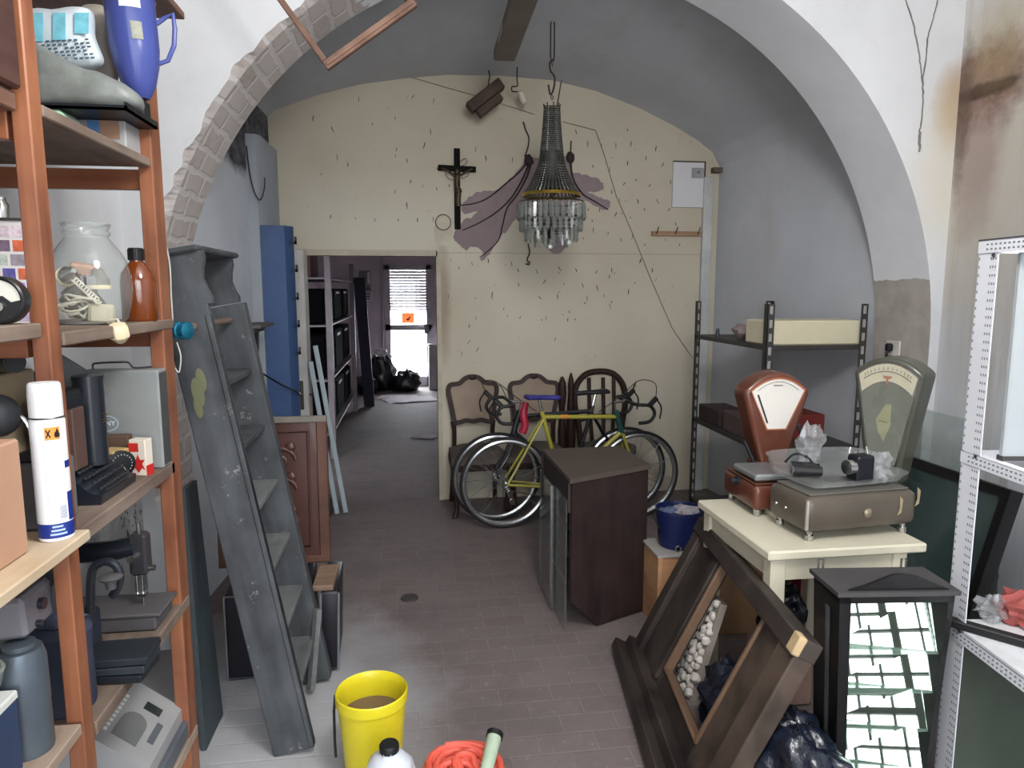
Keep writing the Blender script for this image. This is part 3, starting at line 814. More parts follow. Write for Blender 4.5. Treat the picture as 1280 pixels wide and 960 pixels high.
for i in range(1):
    a = -38; M = facing(on_can(a, .225), (-math.sin(R(a)), math.cos(R(a)), 0), (0, 0, 1)); b.prism(fl, .0006, M)
b.build('hazard_symbols', m_ink, hz)
b = MB()
for k in range(16):
    z = .2 - k * .008
    if k in (5, 10): continue
    cpatch(b, .03675, -86 + (k % 3), -30 - (k * 7) % 17, z, z + .0025)
b.build('small_print', mat('grey_print', (196, 198, 206), .5, var=.0), sc)
b = MB()
for k in range(9): cpatch(b, .0369, -48, -24, .048 + k * .003, .0495 + k * .003)
b.build('barcode', mat('barcode_ink', (110, 122, 150), .5, var=0), sc)
b = MB(); cpatch(b, .0369, -18, 40, .04, .1); b.build('side_panel', m_blue, sc)
b = MB(); cpatch(b, .0369, -18, 40, .15, .165); b.build('side_panel', m_blue, sc)
b = MB()
for k in range(3): cpatch(b, .0371, -84 + k * 4, -30 - k * 6, .014 + k * .008, .018 + k * .008)
b.build('band_print', mat('band_print_ink', (170, 190, 226), .5, var=0), sc)

# --- cartons, tin and lamp in the near end of the same bay
b = MB(); b.bb(-.95, -.745, 1.12, 1.43, 1.1955, 1.42, bev=.004)
solo('cardboard_box', b, mat('pinkish_card', (182, 142, 116), .8, var=.06), 'plain pinkish cardboard box left of the spray can', 'box')
b = MB(); b.bb(-.95, -.79, 1.63, 1.74, 1.1725, 1.32, bev=.006)
tin = solo('tin_box', b, mat('grey_tin', (104, 104, 106), .5, var=.15), 'dull grey tin box behind the white spray can', 'tin')
b = MB(); b.bb(-1.16, -.955, 1.72, 1.93, 1.1725, 1.502, bev=.004)
solo('carton', b, mat('old_carton', (172, 154, 126), .8, var=.12), 'worn beige carton under the black tube', 'box')
tb = thing('flashlight', 'black tube shaped torch lying on the beige carton', 'torch', (-1.0, 1.78, 1.526))
d = Vector((.10, -.07, .012)); b = MB(); b.cyl(-d, d, .018, n=18); b.build('torch_body', mat('torch_black', (34, 36, 40), .4), tb)
b = MB(); b.cyl(d * .9, d * 1.25, .021, .024, 20); b.cyl(d * 1.25, d * 1.26, .019, .019, 20); b.build('torch_head', MATS['torch_black'], tb)
lp = thing('desk_lamp', 'small dark lamp with curved chrome arm on the tin box', 'lamp', (-.86, 1.67, 1.3205))
b = MB(); b.bb(-.01, .045, -.02, .03, 0, .022, bev=.004); b.build('lamp_base', mat('lamp_black', (40, 40, 44), .45), lp)
b = MB(); b.tube(catmull([(.02, 0, .02), (.018, -.0, .06), (0, 0, .1), (-.03, 0, .115)], 6), .005, 8); b.build('lamp_arm', m_chr, lp)
b = MB(); b.ball((-.045, -.005, .105), .045, 18, sc=(1, .9, 1.05)); b.build('lamp_head', mat('lamp_head_grey', (74, 76, 80), .5), lp)
b = MB(); b.plate([at(24, 600, Y=2.02), at(24, 478, Y=2.03), at(76, 442, Y=2.04), at(128, 474, Y=2.04), at(128, 600, Y=2.03)], .008)
solo('sheet_board', b, mat('grey_sheet', (112, 116, 118), .6), 'grey peaked sheet of board behind the typewriter', 'board')
# --- typewriter, its front towards the aisle
tw = thing('typewriter', 'black old typewriter standing beside the grey metal case', 'typewriter', (-.845, 1.92, 1.1725))
m_tw = mat('typewriter_black', (30, 35, 44), .35, var=.25, coat=.3)
b = MB(); b.prism([(-.09, 0), (.075, 0), (.078, .022), (.05, .03), (.02, .06), (-.02, .075), (-.09, .08)], .22, Matrix(((1, 0, 0, 0), (0, 0, -1, .11), (0, 1, 0, 0), (0, 0, 0, 1)))); b.build('chassis', m_tw, tw)
b = MB(); b.bb(-.08, .0, -.09, .1, .07, .27, bev=.012); b.cyl((.0, .045, .07), (.0, .045, .295), .036, n=24); b.cyl((.0, .045, .295), (.0, .045, .305), .038, n=24); b.build('upright_cover', m_tw, tw)
b = MB(); b.cyl((-.02, -.13, .262), (-.02, .1, .262), .017, n=18); b.build('platen', mat('platen_rubber', (40, 40, 42), .6), tw)
b = MB(); b.cyl((-.02, -.155, .262), (-.02, -.13, .262), .022, n=18); b.build('platen_knob', m_tw, tw)
b = MB(); b.bb(.0, .014, -.085, -.02, .08, .235, bev=.003); b.build('side_plate', mat('plate_brown', (96, 72, 66), .5), tw)
kk = MB(); kk.lathe([(0, 0), (.0065, 0), (.0065, .004), (.005, .0055), (0, .0055)], 10); k0 = kk.build('key', mat('key_black', (44, 44, 48), .3, var=.3, scale=80), tw)
first = True
for r_ in range(4):
    for c in range(9):
        p = (.066 - r_ * .017, -.085 + c * .0205 + (r_ % 2) * .008, .034 + r_ * .013)
        if first: k0.location = p; first = False
        else:
            q = k0.copy(); COL.objects.link(q); q.location = p
b = MB(); b.bb(.062, .075, -.07, .07, .022, .029, bev=.002); b.build('space_bar', MATS['key_black'], tw)
b = MB()
for z, y0, y1 in ((.205, .03, .05), (.198, .035, .068), (.19, .03, .066), (.183, .028, .06)):
    b.box((.0355, (y0 + y1) / 2, z), (.001, y1 - y0, .0022), rot=(0, 0, 0))
b.build('gilt_lettering', m_brass, tw)
# --- grey metal case with wire handle
mc = thing('metal_case', 'grey sheet metal case with a wire handle and oval badge', 'case', (-.845, 2.2, 1.1725))
b = MB(); b.bb(-.108, .106, -.035, .035, 0, .295, bev=.005); b.build('case_body', mat('case_grey', (138, 141, 140), .5, var=.15), mc)
b = MB(); b.bb(.1062, .1075, -.03, .03, .01, .285); b.build('end_panel', mat('case_dark', (70, 72, 72), .6), mc)
b = MB(); b.tube(catmull([(-.075, -.02, .297), (-.075, -.02, .312), (-.06, -.02, .316), (.0, -.02, .318), (.022, -.02, .316), (.034, -.02, .302), (.06, -.02, .301), (.085, -.02, .303)], 6), .003, 7); b.build('wire_handle', mat('dark_wire', (80, 80, 80), .4, metal=.6), mc)
M = facing((-.045, -.0355, .14), (1, 0, 0), (0, 0, 1))
b = MB(); b.ring([(.034 * math.cos(R(a)), .024 * math.sin(R(a))) for a in range(0, 360, 10)], [(.031 * math.cos(R(a)), .021 * math.sin(R(a))) for a in range(0, 360, 10)], .0008, M); 
bd = b.build('oval_badge', mat('badge_blue', (176, 198, 216), .5, var=.05), mc)
text('ERNY', .02, mat('badge_text', (226, 234, 240), .5, var=0), facing((-.045, -.0362, .14), (1, 0, 0), (0, 0, 1)), bd, 'badge_lettering')
b = MB(); b.prism([(-.018, -.016), (.02, -.012), (.006, .014)], .003, facing((-.05, -.0355, .245), (1, 0, 0), (0, 0, 1))); b.build('torn_sticker', mat('sticker_grey', (150, 144, 138), .6), mc)
# --- dial box and boxes in front of the case
dbx = thing('instrument_box', 'yellowed small box with a black round dial on its side', 'instrument', (-.838, 2.06, 1.1725), R(-18))
b = MB(); b.bb(-.04, .02, -.02, .045, 0, .082, bev=.003); b.build('box_shell', mat('yellow_card', (190, 164, 110), .7, var=.12), dbx)
dm = Matrix.Translation((.021, .002, .045)) @ Matrix.Rotation(R(62), 4, 'Z') @ Matrix.Rotation(R(90), 4, 'X')
b = MB(); b.lathe([(0, -.008), (.036, -.008), (.038, 0), (.038, .01), (.033, .012), (0, .012)], 30, dm); b.build('dial', mat('dial_black', (26, 28, 30), .3), dbx)
b = MB()
for k in range(20):
    a = 2 * PI * k / 20; p = dm @ Vector((.027 * math.cos(a), .027 * math.sin(a), .0123)); b.ball(p, .0018, 6)
b.bar(dm @ Vector((0, 0, .0125)), dm @ Vector((.01, -.02, .0125)), .003, .0012)
b.build('dial_marks', mat('mark_white', (190, 190, 184), .5, var=0), dbx)
b = MB(); b.bb(-.03, .0, .0455, .0475, .0, .1); 
rb = thing('spare_parts_box', 'white and red printed box behind the dial box', 'box', (-.775, 2.105, 1.1725), R(-12))
b = MB(); b.bb(-.028, .02, -.018, .018, 0, .105, bev=.002); b.build('box_shell', mat('box_cream', (222, 212, 196), .6, var=.04), rb)
m_red = mat('print_red', (196, 44, 40), .5, var=.06)
b = MB(); b.bb(-.0285, .0, -.0187, -.018, .07, .095); b.prism([(.0, -.026), (.011, -.012), (.02, -.018), (.012, 0), (.02, .012), (.006, .012), (.0, .028), (-.006, .012), (-.019, .012), (-.011, 0), (-.019, -.018), (-.01, -.012)], .0008, facing((-.003, -.0181, .035), (1, 0, 0), (0, 0, 1))); b.bb(.0202, .0208, -.018, .018, .0, .03); b.build('red_print', m_red, rb)
b = MB(); b.bb(-.89, -.815, 2.115, 2.15, 1.1725, 1.285, bev=.003)
solo('brown_packet', b, mat('packet_brown', (92, 70, 58), .7), 'dark brown packet behind the dial box', 'packet')

# --- sewing machine
sw_ = thing('sewing_machine', 'black antique sewing machine on the middle shelf', 'sewing machine', (-.92, 2.13, .7155))
m_sew = mat('sewing_black', (34, 38, 46), .3, var=.2, coat=.4); m_sewd = mat('sewing_dusty', (84, 82, 84), .6, var=.2)
b = MB(); b.bb(-.22, .165, -.07, .075, .0, .045, bev=.006); b.bb(-.22, .18, -.075, .08, .045, .055, bev=.003); b.build('bed_plate', m_sewd, sw_)
b = MB(); b.tube(catmull([(-.19, 0, .05), (-.19, 0, .12), (-.185, 0, .19), (-.14, 0, .225), (-.06, 0, .222), (.03, 0, .225), (.07, 0, .232), (.1, 0, .235)], 6), .03, 14, radii=None); b.build('arm', m_sew, sw_)
b = MB(); b.bb(.085, .135, -.025, .025, .15, .275, bev=.008); b.build('face_plate', mat('sewing_face', (64, 64, 68), .35, metal=.4), sw_)
b = MB(); b.cyl((.11, 0, .27), (.11, 0, .305), .006, n=10); b.build('spool_pin', m_chr, sw_)
b = MB(); b.cyl((.11, 0, .05), (.11, 0, .16), .0035, n=8); b.cyl((.095, 0, .085), (.095, 0, .15), .005, n=8); b.bb(.088, .12, -.012, .012, .08, .09); b.build('needle_bar', m_chr, sw_, smooth=40)
b = MB(); b.cyl((.13, -.01, .17), (.152, -.01, .17), .009, n=12); b.build('tension_knob', m_chr, sw_)
b = MB(); b.cyl((.1, -.02, .21), (.1, -.045, .21), .012, n=14); b.build('tension_disc', m_chr, sw_)
b = MB(); b.tube([(-.235, .055 * math.cos(2 * PI * k / 28), .2 + .055 * math.sin(2 * PI * k / 28)) for k in range(28)], .009, 8, closed=True)
for k in range(3): b.bar((-.235, 0, .2), (-.235, .052 * math.cos(k * 2.1), .2 + .052 * math.sin(k * 2.1)), .01, .008)
b.build('hand_wheel', m_sew, sw_)
# --- cast iron crank in front of it
ck = thing('hand_crank', 'black curved iron crank with a grey disc knob', 'crank', (-.85, 1.88, .7155))
ca = [at(x, y, Y=1.88) - Vector((-.85, 1.88, .7155)) for x, y in ((112, 800), (113, 760), (114, 722), (119, 708), (132, 702), (145, 707), (150, 720), (147, 735), (140, 745))]
b = MB(); b.tube(catmull([(ca[0].x, 0, 0.004)] + ca[1:], 6), .011, 10); b.build('crank_arm', m_sew, ck)
p = at(138, 722, Y=1.86) - Vector((-.85, 1.88, .7155)); b = MB(); b.lathe([(0, -.006), (.026, -.004), (.03, .002), (.022, .008), (0, .009)], 22, Matrix.Translation(p)); b.cyl(p - Vector((0, 0, .03)), p, .012, .016, 12); b.build('disc_knob', m_sewd, ck)
b = MB(); b.bb(-.05, .01, -.035, .045, 0, .15, bev=.008); b.build('crank_housing', mat('housing_blue_black', (38, 46, 62), .4), ck)
# --- dark folders at the aisle edge
fc = [(28, 32, 38), (46, 52, 58), (36, 42, 48)]
for i in range(3):
    b = MB(); b.box((0, 0, .011), (.20, .115, .02), bev=.003)
    o = solo('ring_binder', b, mat('folder_%d' % i, fc[i], .45), ['dark folder at the bottom of the stack below the crank', 'middle dark folder of the stack below the crank', 'worn black folder on top of the stack below the crank'][i], 'folder', 'dark folders on the middle shelf', (-.79 + .004 * i, 1.835, .7155 + .0215 * i), R(-4 + 3 * i))
# --- tins and appliance in the near bay
zt = .7545
t1 = at(42, 905, Z=zt)
tn = thing('paint_tin', 'tall grey dented tin standing beside the lower post', 'tin', (-.805, 1.475, zt))
b = MB(); b.lathe([(0, 0), (.046, 0), (.047, .005), (.046, .1), (.047, .105), (.046, .2), (.04, .222), (0, .224)], 28); b.build('tin_body', mat('tin_bluegrey', (96, 106, 116), .4, metal=.5, var=.2), tn)
b = MB(); b.lathe([(0, .222), (.03, .224), (.03, .234), (0, .236)], 24); b.build('lid', MATS['tin_bluegrey'], tn)
tn = thing('dark_canister', 'dark blue cloth wrapped canister behind the lower post', 'canister', (-.835, 1.70, .7155))
b = MB(); b.lathe([(0, 0), (.062, 0), (.064, .01), (.062, .15), (.066, .19), (.05, .21), (.02, .216), (0, .217)], 26); b.build('canister_body', mat('canister_navy', (52, 58, 76), .7, var=.2), tn)
b = MB(); b.ball((0, 0, .215), .045, 14, sc=(1.2, 1, .35), rough=.5, seed=4); b.build('cloth_cover', mat('cloth_navy', (66, 74, 92), .9), tn)
ap = thing('slide_projector', 'grey box shaped appliance lying across the tins', 'appliance', (-.845, 1.53, .992))
b = MB(); b.box((-.0, 0, .045), (.115, .12, .085), rot=(0, R(-3), 0), bev=.008); b.build('appliance_body', mat('appliance_grey', (108, 106, 112), .45, var=.15), ap)
b = MB(); b.cyl((.058, 0, .055), (.068, 0, .055), .012, n=14); b.cyl((.055, -.02, .02), (.07, -.02, .02), .007, n=10); b.build('knob', m_tw, ap)
gc_ = thing('radio_case', 'grey green instrument case with a round dial near the wall', 'case', (-1.06, 2.0, .7155))
b = MB(); b.bb(-.1, .12, -.03, .0, 0, .30, bev=.006); b.build('case_body', mat('case_green', (104, 118, 118), .5, var=.12), gc_)
b = MB(); b.lathe([(0, 0), (.045, 0), (.045, .008), (.036, .01), (0, .01)], 26, Matrix.Translation((.05, -.031, .22)) @ Matrix.Rotation(R(90), 4, 'X')); b.build('dial', m_tw, gc_)
bx = thing('document_box', 'dark blue box with a white lid on the lowest near board', 'box', (-.87, 1.3, zt))
b = MB(); b.bb(-.12, .085, -.2, .115, 0, .148, bev=.003); b.build('box_shell', mat('box_navy', (46, 62, 92), .6), bx)
b = MB(); b.bb(-.122, .087, -.202, .117, .148, .166, bev=.003); b.build('lid', mat('lid_white', (206, 208, 204), .6), bx)
gb = thing('glass_dish', 'thick clear glass dish on top of the white lid', 'dish', (-.84, 1.37, zt + .1665))
b = MB(); b.shell([(0, .002), (.03, .002), (.05, .03), (.056, .06), (.052, .06), (.046, .032), (.028, .008), (0, .008)], 26); b.build('dish_bowl', glass('dish_glass', (190, 200, 190), .35), gb)
b = MB(); b.tube([(.054 * math.cos(2 * PI * k / 28), .054 * math.sin(2 * PI * k / 28), .061) for k in range(28)], .004, 6, closed=True); b.build('dish_rim', MATS['dish_glass'], gb)
b = MB(); p0 = at(37, 925, Z=zt + .009); p1 = at(-5, 970, Z=zt + .009); b.cyl(p0, p1, .0065, n=12)
solo('metal_rod', b, mat('rod_steel', (176, 178, 184), .3, metal=.8), 'pale metal rod lying beside the white lidded box', 'rod')
# --- desk calculator at the bottom
cm = thing('adding_machine', 'beige grey sloping adding machine on the bottom shelf', 'adding machine', (-.885, 2.09, .261))
sec = [(-.14, .06), (.125, .06), (.125, .10), (.098, .125), (-.01, .21), (-.04, .215), (-.14, .215)]
AXY = Matrix(((1, 0, 0, 0), (0, 0, -1, .15), (0, 1, 0, 0), (0, 0, 0, 1)))
m_bei = mat('machine_beige', (158, 158, 158), .5, var=.06); m_slate = mat('machine_slate', (92, 96, 104), .5)
b = MB(); b.prism(sec, .3, AXY); b.build('machine_shell', m_bei, cm)
b = MB(); b.bb(-.15, .142, -.165, .165, .0, .06, bev=.006); b.build('machine_base', m_slate, cm)
sl = (Vector((.098, 0, .125)) - Vector((-.01, 0, .21))).normalized(); nr = Vector((-sl.z, 0, sl.x)); nr = nr if nr.z > 0 else -nr
def slope(u, v, h=0): return Vector((-.01, 0, .21)) + sl * u + Vector((0, v, 0)) + nr * h
MS = facing(slope(.0, 0, .0005), (0, 1, 0), -sl)
b = MB(); b.prism([(-.10, -.03), (-.02, -.03)] + [(-.02 + .045 * math.sin(R(a)), -.07 + .04 * math.cos(R(a))) for a in range(0, 181, 20)] + [(-.10, -.11)], .001, MS); b.build('paper_window', mat('window_grey', (112, 114, 114), .35), cm)
b = MB(); b.prism([(.055, -.10), (.09, -.10), (.09, -.155), (.055, -.155)][::-1], .002, MS @ Matrix.Translation((0, .03, 0)))
b.build('display', mat('display_dark', (44, 54, 54), .2), cm)
b = MB(); b.prism([(-.06, -.13), (.03, -.13), (.03, -.15), (-.06, -.15)][::-1], .002, MS); b.build('slot', m_slate, cm)
b = MB()
for k in range(9):
    b.prism([(-.1 + k * .02, -.005), (-.088 + k * .02, -.005), (-.088 + k * .02, -.016), (-.1 + k * .02, -.016)][::-1], .0012, MS)
b.build('key_legend', mat('legend_white', (214, 214, 210), .5, var=0), cm)
b = MB(); b.bb(-1.04, -.80, 1.72, 1.85, .2605, .36, bev=.004); solo('blue_case', b, mat('blue_case', (52, 74, 112), .5), 'dark blue box in front of the adding machine', 'box')

# --- top shelf bags, tray and jug
def pillow(sil, y0, y1, name, mats, parent, puff=.35, nz=7, label=None):
    """soft sack: a photo silhouette (px at mid depth) lofted through its thickness"""
    ym = (y0 + y1) / 2; P = catmull([at(x, y, Y=ym) for x, y in sil], 5, closed=True)
    c = sum(P, Vector()) / len(P); b = MB(); n = len(P); vs = []
    zmin = min(p.z for p in P)
    for j in range(nz):
        u = -1 + 2 * j / (nz - 1); k = (1 - abs(u) ** 2.6) ** .5 * puff + (1 - puff)
        for p in P:
            q = c + (p - c) * k; q.y = ym + u * (y1 - y0) / 2
            q += Vector((0, 0, 1)) * .006 * noise.noise(q * 22)
            q.z = max(q.z, zmin); vs.append(q)
    fs = [(j * n + i, j * n + (i + 1) % n, (j + 1) * n + (i + 1) % n, (j + 1) * n + i) for j in range(nz - 1) for i in range(n)]
    fs += [list(range(n))[::-1], [(nz - 1) * n + i for i in range(n)]]
    b.add(vs, fs)
    return b.build(name, mats, parent, label, smooth=60)
ct = thing('printed_carton', 'pale grey carton with a blue and brown picture under the tray', 'box', (-.91, 2.14, 2.0755))
b = MB(); b.bb(-.2, .145, -.02, .085, 0, .08, bev=.003); b.build('carton_shell', mat('carton_grey', (170, 168, 170), .6, var=.05), ct)
b = MB(); b.bb(.05, .13, -.0212, -.0202, .03, .078); pq = b.build('printed_picture', mat('pic_tan', (168, 130, 108), .6), ct)
b = MB(); b.bb(.05, .08, -.0222, -.0213, .035, .078); b.build('picture_blue', mat('pic_blue', (84, 128, 190), .6), pq)
b = MB(); b.bb(-1.1, -.87, 2.0, 2.11, 2.0755, 2.155, bev=.012)
solo('paper_bundle', b, mat('paper_green_white', (204, 226, 204), .7, col2=(150, 200, 158), scale=9), 'pale green and white paper bundle under the black tray', 'paper')
tr = MB(); tr.bb(-1.12, -.715, 2.0, 2.225, 2.156, 2.162); tr.bb(-1.12, -.715, 2.0, 2.006, 2.156, 2.168); tr.bb(-.721, -.715, 2.0, 2.225, 2.156, 2.176); tr.bb(-1.12, -.715, 2.219, 2.225, 2.156, 2.176)
solo('plastic_tray', tr, mat('tray_black', (28, 30, 34), .4), 'black plastic tray under the bags on the upper shelf', 'tray')
gb = pillow([(36, 56), (75, 72), (110, 88), (140, 98), (164, 110), (177, 124), (172, 138), (120, 138), (70, 137), (40, 134)], 2.01, 2.12, 'vinyl_bag', mat('bag_vinyl_grey', (126, 130, 126), .4, var=.3, scale=9), None)
tag(gb, 'dusty grey vinyl bag lying on the black tray', 'bag')
bb_ = thing('printed_bag', 'white plastic bag printed with light blue stripes', 'bag', (-.95, 2.13, 2.26))
pillow([(30, 18), (70, 14), (112, 12), (117, 45), (128, 76), (108, 86), (60, 84), (28, 70)], 2.09, 2.17, 'bag_body', mat('bag_white', (206, 216, 222), .45, var=.05), bb_)
for o in bb_.children:
    o.data.transform(Matrix.Translation((.95, -2.13, -2.26)))
b = MB()
def bagq(x0, x1, y0, y1, dy=-.0): 
    b.plate([at(x0, y0, Y=2.086), at(x1, y0, Y=2.086), at(x1, y1, Y=2.086), at(x0, y1, Y=2.086)], .0015)
for x0, x1, y1 in ((42, 54, 52), (66, 82, 50), (93, 111, 42)): bagq(x0, x1, 16, y1)
b.build('blue_stripes', mat('stripe_aqua', (120, 192, 208), .45, var=.2, scale=30), bb_, world=True)
b = MB()
for r_ in range(6):
    for c in range(9):
        x = 50 + c * 7 + r_ * 1.5; y = 51 + r_ * 4.6 - c * .35
        if (c * 5 + r_ * 3) % 7 == 0: continue
        b.plate([at(x, y, Y=2.0858), at(x + 4.6, y - .2, Y=2.0858), at(x + 4.6, y + 2, Y=2.0858), at(x, y + 2.2, Y=2.0858)], .001)
b.build('bag_print', mat('bag_ink', (70, 92, 108), .5, var=.2), bb_, world=True)
sk = pillow([(104, 12), (134, 12), (138, 60), (146, 92), (138, 112), (112, 100), (112, 60)], 2.22, 2.29, 'canvas_sack', mat('sack_beige', (160, 152, 142), .7), None)
tag(sk, 'beige grey sack between the printed bag and blue jug', 'sack')
jg = thing('measuring_jug', 'blue translucent plastic jug with an angular handle', 'jug', (-.735, 2.165, 2.2235), rot=(0, R(-3), R(10)))
m_jug = bpy.data.materials.new('jug_blue'); m_jug.use_nodes = True
q = m_jug.node_tree.nodes['Principled BSDF']; q.inputs['Base Color'].default_value = (*lin((74, 86, 158)), 1); q.inputs['Roughness'].default_value = .25; q.inputs['Alpha'].default_value = .8
b = MB(); b.shell([(0, .0), (.022, .0), (.03, .01), (.044, .04), (.056, .085), (.062, .13), (.064, .25), (.067, .255), (.064, .258), (.06, .25), (.057, .13), (.04, .05), (.026, .016), (0, .014)], 36); b.build('jug_body', m_jug, jg)
b = MB(); b.tube([(.062, 0, .20), (.082, 0, .215), (.106, 0, .228), (.107, 0, .19), (.1, 0, .145), (.08, 0, .105), (.055, 0, .095)], .0065, 8); b.build('handle', m_jug, jg)
b = MB(); cpatch(b, .0645, -105, -58, .22, .243); b.build('sticker', mat('sticker_white', (214, 214, 216), .5, var=.04), jg)
b = MB(); cpatch(b, .0643, -85, -60, .14, .185); b.build('faded_print', mat('jug_print', (140, 142, 128), .5, var=.3, scale=40), jg)
# --- dark plank leaning by the far post
b = MB(); b.plate([at(258, 938, Z=.002), at(279, 893, Z=.002), at(246, 600, Y=2.78), at(231, 612, Y=2.55)], .018)
solo('plank', b, mat('plank_slate', (66, 76, 80), .6, var=.15), 'dark slate grey plank leaning against the far shelf post', 'plank')

b = MB(); b.bb(-1.1, -.742, 1.3, 1.55, 2.0835, 2.6, bev=.006)
solo('wooden_case', b, wood('case_redbrown', (62, 40, 36), (92, 66, 58), .55, (30, 3, 30)), 'dark red brown wooden case high on the left edge of the shelving', 'case')

b = MB(); b.bb(-.77, -.722, 2.14, 2.2, 2.1625, 2.223, bev=.006)
solo('black_block', b, mat('jug_block_black', (22, 26, 32), .4), 'small black block under the blue jug', 'block')

# ================================================================== left side: ladder, panels, cases
m_lad = wood('ladder_grey_paint', (52, 54, 57), (83, 86, 89), .7, (20, 20, 3), chips=(130, 131, 130))
m_lad2 = wood('ladder_tread_grey', (92, 94, 94), (124, 126, 126), .7, (20, 3, 20))
TL = R(10)
lad = thing('step_ladder', 'tall grey painted wooden step ladder leaning against the brick pier', 'ladder', (-.462, 2.74, 0), rot=(0, -TL, 0))
for y, h in ((-.25, 1.68), (.25, 1.66)):
    b = MB(); b.bb(-.07, .078 if y < 0 else .085, y - .017 - (.03 if y > 0 else 0), y + .017, .012, h, bev=.004); b.bb(.062, .078, y - .024 if y < 0 else y - .02, y + .02, .02, h - .05, bev=.003); b.build('stile', m_lad, lad)
for k in range(6):
    z = .22 + k * .235
    b = MB(); b.box((0, 0, z), (.115, .468, .024), rot=(0, TL, 0), bev=.003); b.build('tread', m_lad2 if k < 4 else m_lad, lad)
prof = [(-.066, 0), (.092, 0), (.096, .02), (.086, .05), (.080, .085), (.088, .12), (.1, .15), (.1, .175), (-.074, .175), (-.082, .10), (-.076, .04)]
for y in (-.25, .25):
    b = MB(); b.prism([(px_ - (.03 if y > 0 else 0), pz_) for px_, pz_ in prof], .03, Matrix(((1, 0, 0, 0), (0, 0, -1, y + .015), (0, 1, 0, 1.665), (0, 0, 0, 1)))); b.build('top_bracket', m_lad, lad)
b = MB(); b.bb(-.085, .092, -.285, .285, 1.84, 1.86, bev=.006); b.build('top_cap', m_lad, lad)
b = MB(); b.cyl((.02, -.285, 1.6), (.02, .285, 1.6), .012, n=10); b.build('hinge_rod', mat('rust_rod', (112, 96, 86), .6), lad)
b = MB(); b.bar((.015, .12, .03), (.10, .19, .34), .03, .022); b.build('brace', m_lad2, lad)
b = MB()
for x, z, s in ((-.02, 1.38, .02), (.0, 1.42, .016), (-.03, 1.33, .014)): b.ball((x, -.2685, z), s, 9, sc=(1, .06, 2.6))
b.build('paint_smear', mat('yellow_smear', (104, 106, 78), .8), lad)

# brown carved panel standing on the cases
pn = thing('headboard', 'reddish brown embossed headboard panel standing on black cases', 'headboard', (-.665, 3.33, .405), rot=(R(-3), 0, R(2)))
m_lth = mat('leather_brown', (74, 44, 38), .42, var=.25, scale=6, coat=.2)
m_frm = wood('panel_frame', (66, 42, 34), (98, 66, 52), .5, (20, 20, 4))
b = MB(); b.bb(-.25, .25, .0, .02, 0, .70); b.build('panel_board', m_lth, pn)
b = MB(); b.bb(.205, .255, -.014, .022, 0, .70, bev=.005); b.build('frame_side', m_frm, pn)
b = MB(); b.bb(-.255, -.21, -.014, .022, 0, .70, bev=.005); b.build('frame_side', m_frm, pn)
b = MB(); b.bb(-.255, .255, -.016, .022, .675, .705, bev=.005); b.build('frame_top', mat('frame_top_grey', (112, 106, 98), .7), pn)
b = MB(); b.bb(-.255, .255, -.016, .022, 0, .035, bev=.005); b.build('frame_bottom', m_frm, pn)
b = MB(); b.tube([(-.17, -.001, .08), (-.17, -.001, .63), (.165, -.001, .63), (.165, -.001, .08)], .008, 8, closed=True); b.build('moulding', m_lth, pn)
for cz in (.5, .36, .2):
    pts = []
    for i in range(26):
        a = i * .33; r = .065 - .002 * i; pts.append((.03 + r * math.cos(a) * 1.2, -.003, cz + r * math.sin(a)))
    b = MB(); b.tube(pts, .011, 8); b.ball((.085, -.004, cz + .06), .024, 10, sc=(1, .5, 1)); b.ball((.02, -.004, cz), .02, 10, sc=(1, .5, 1)); b.build('scroll_relief', m_lth, pn)

def trunk(name, label, loc, sx, sy, sz, rot, m):
    t = thing(name, label, 'case', loc, rot=rot)
    b = MB(); b.bb(-sx / 2, sx / 2, -sy / 2, sy / 2, 0, sz, bev=.012, seg=2); b.build('case_shell', m, t)
    e = MB(); w = .006; x, y = sx / 2 + .001, sy / 2 + .001
    e.tube([(-x, -y, .012), (-x, -y, sz - .01), (x, -y, sz - .01), (x, -y, .012)], w, 8, closed=True); e.build('metal_edging', mat('case_edging', (150, 152, 158), .35, metal=.6), t)
    return t
m_blk = mat('case_black', (30, 29, 36), .45, var=.2)
t = trunk('flight_case', 'black trunk with metal edging under the brown panel, behind the ladder', (-.655, 3.21, 0), .36, .36, .40, (0, 0, R(3)), m_blk)
b = MB()
for k in range(3): b.cyl((-.12 + k * .012, -.1 + k * .03, .4), (-.12 + k * .012, -.1 + k * .03, .412), .012, n=12)
b.build('latch', m_chr, t)
trunk('slim_case', 'slim black case with pale rounded edging right of the ladder foot', (-.405, 3.225, .004), .075, .36, .375, (0, R(2), R(2)), m_blk)
b = MB(); b.bb(-.46, -.37, 3.05, 3.3, .379, .404, bev=.003)
solo('wood_offcut', b, wood('offcut_wood', (110, 88, 72), (142, 118, 98), .7), 'short wooden offcut on top of the slim black case', 'wood')

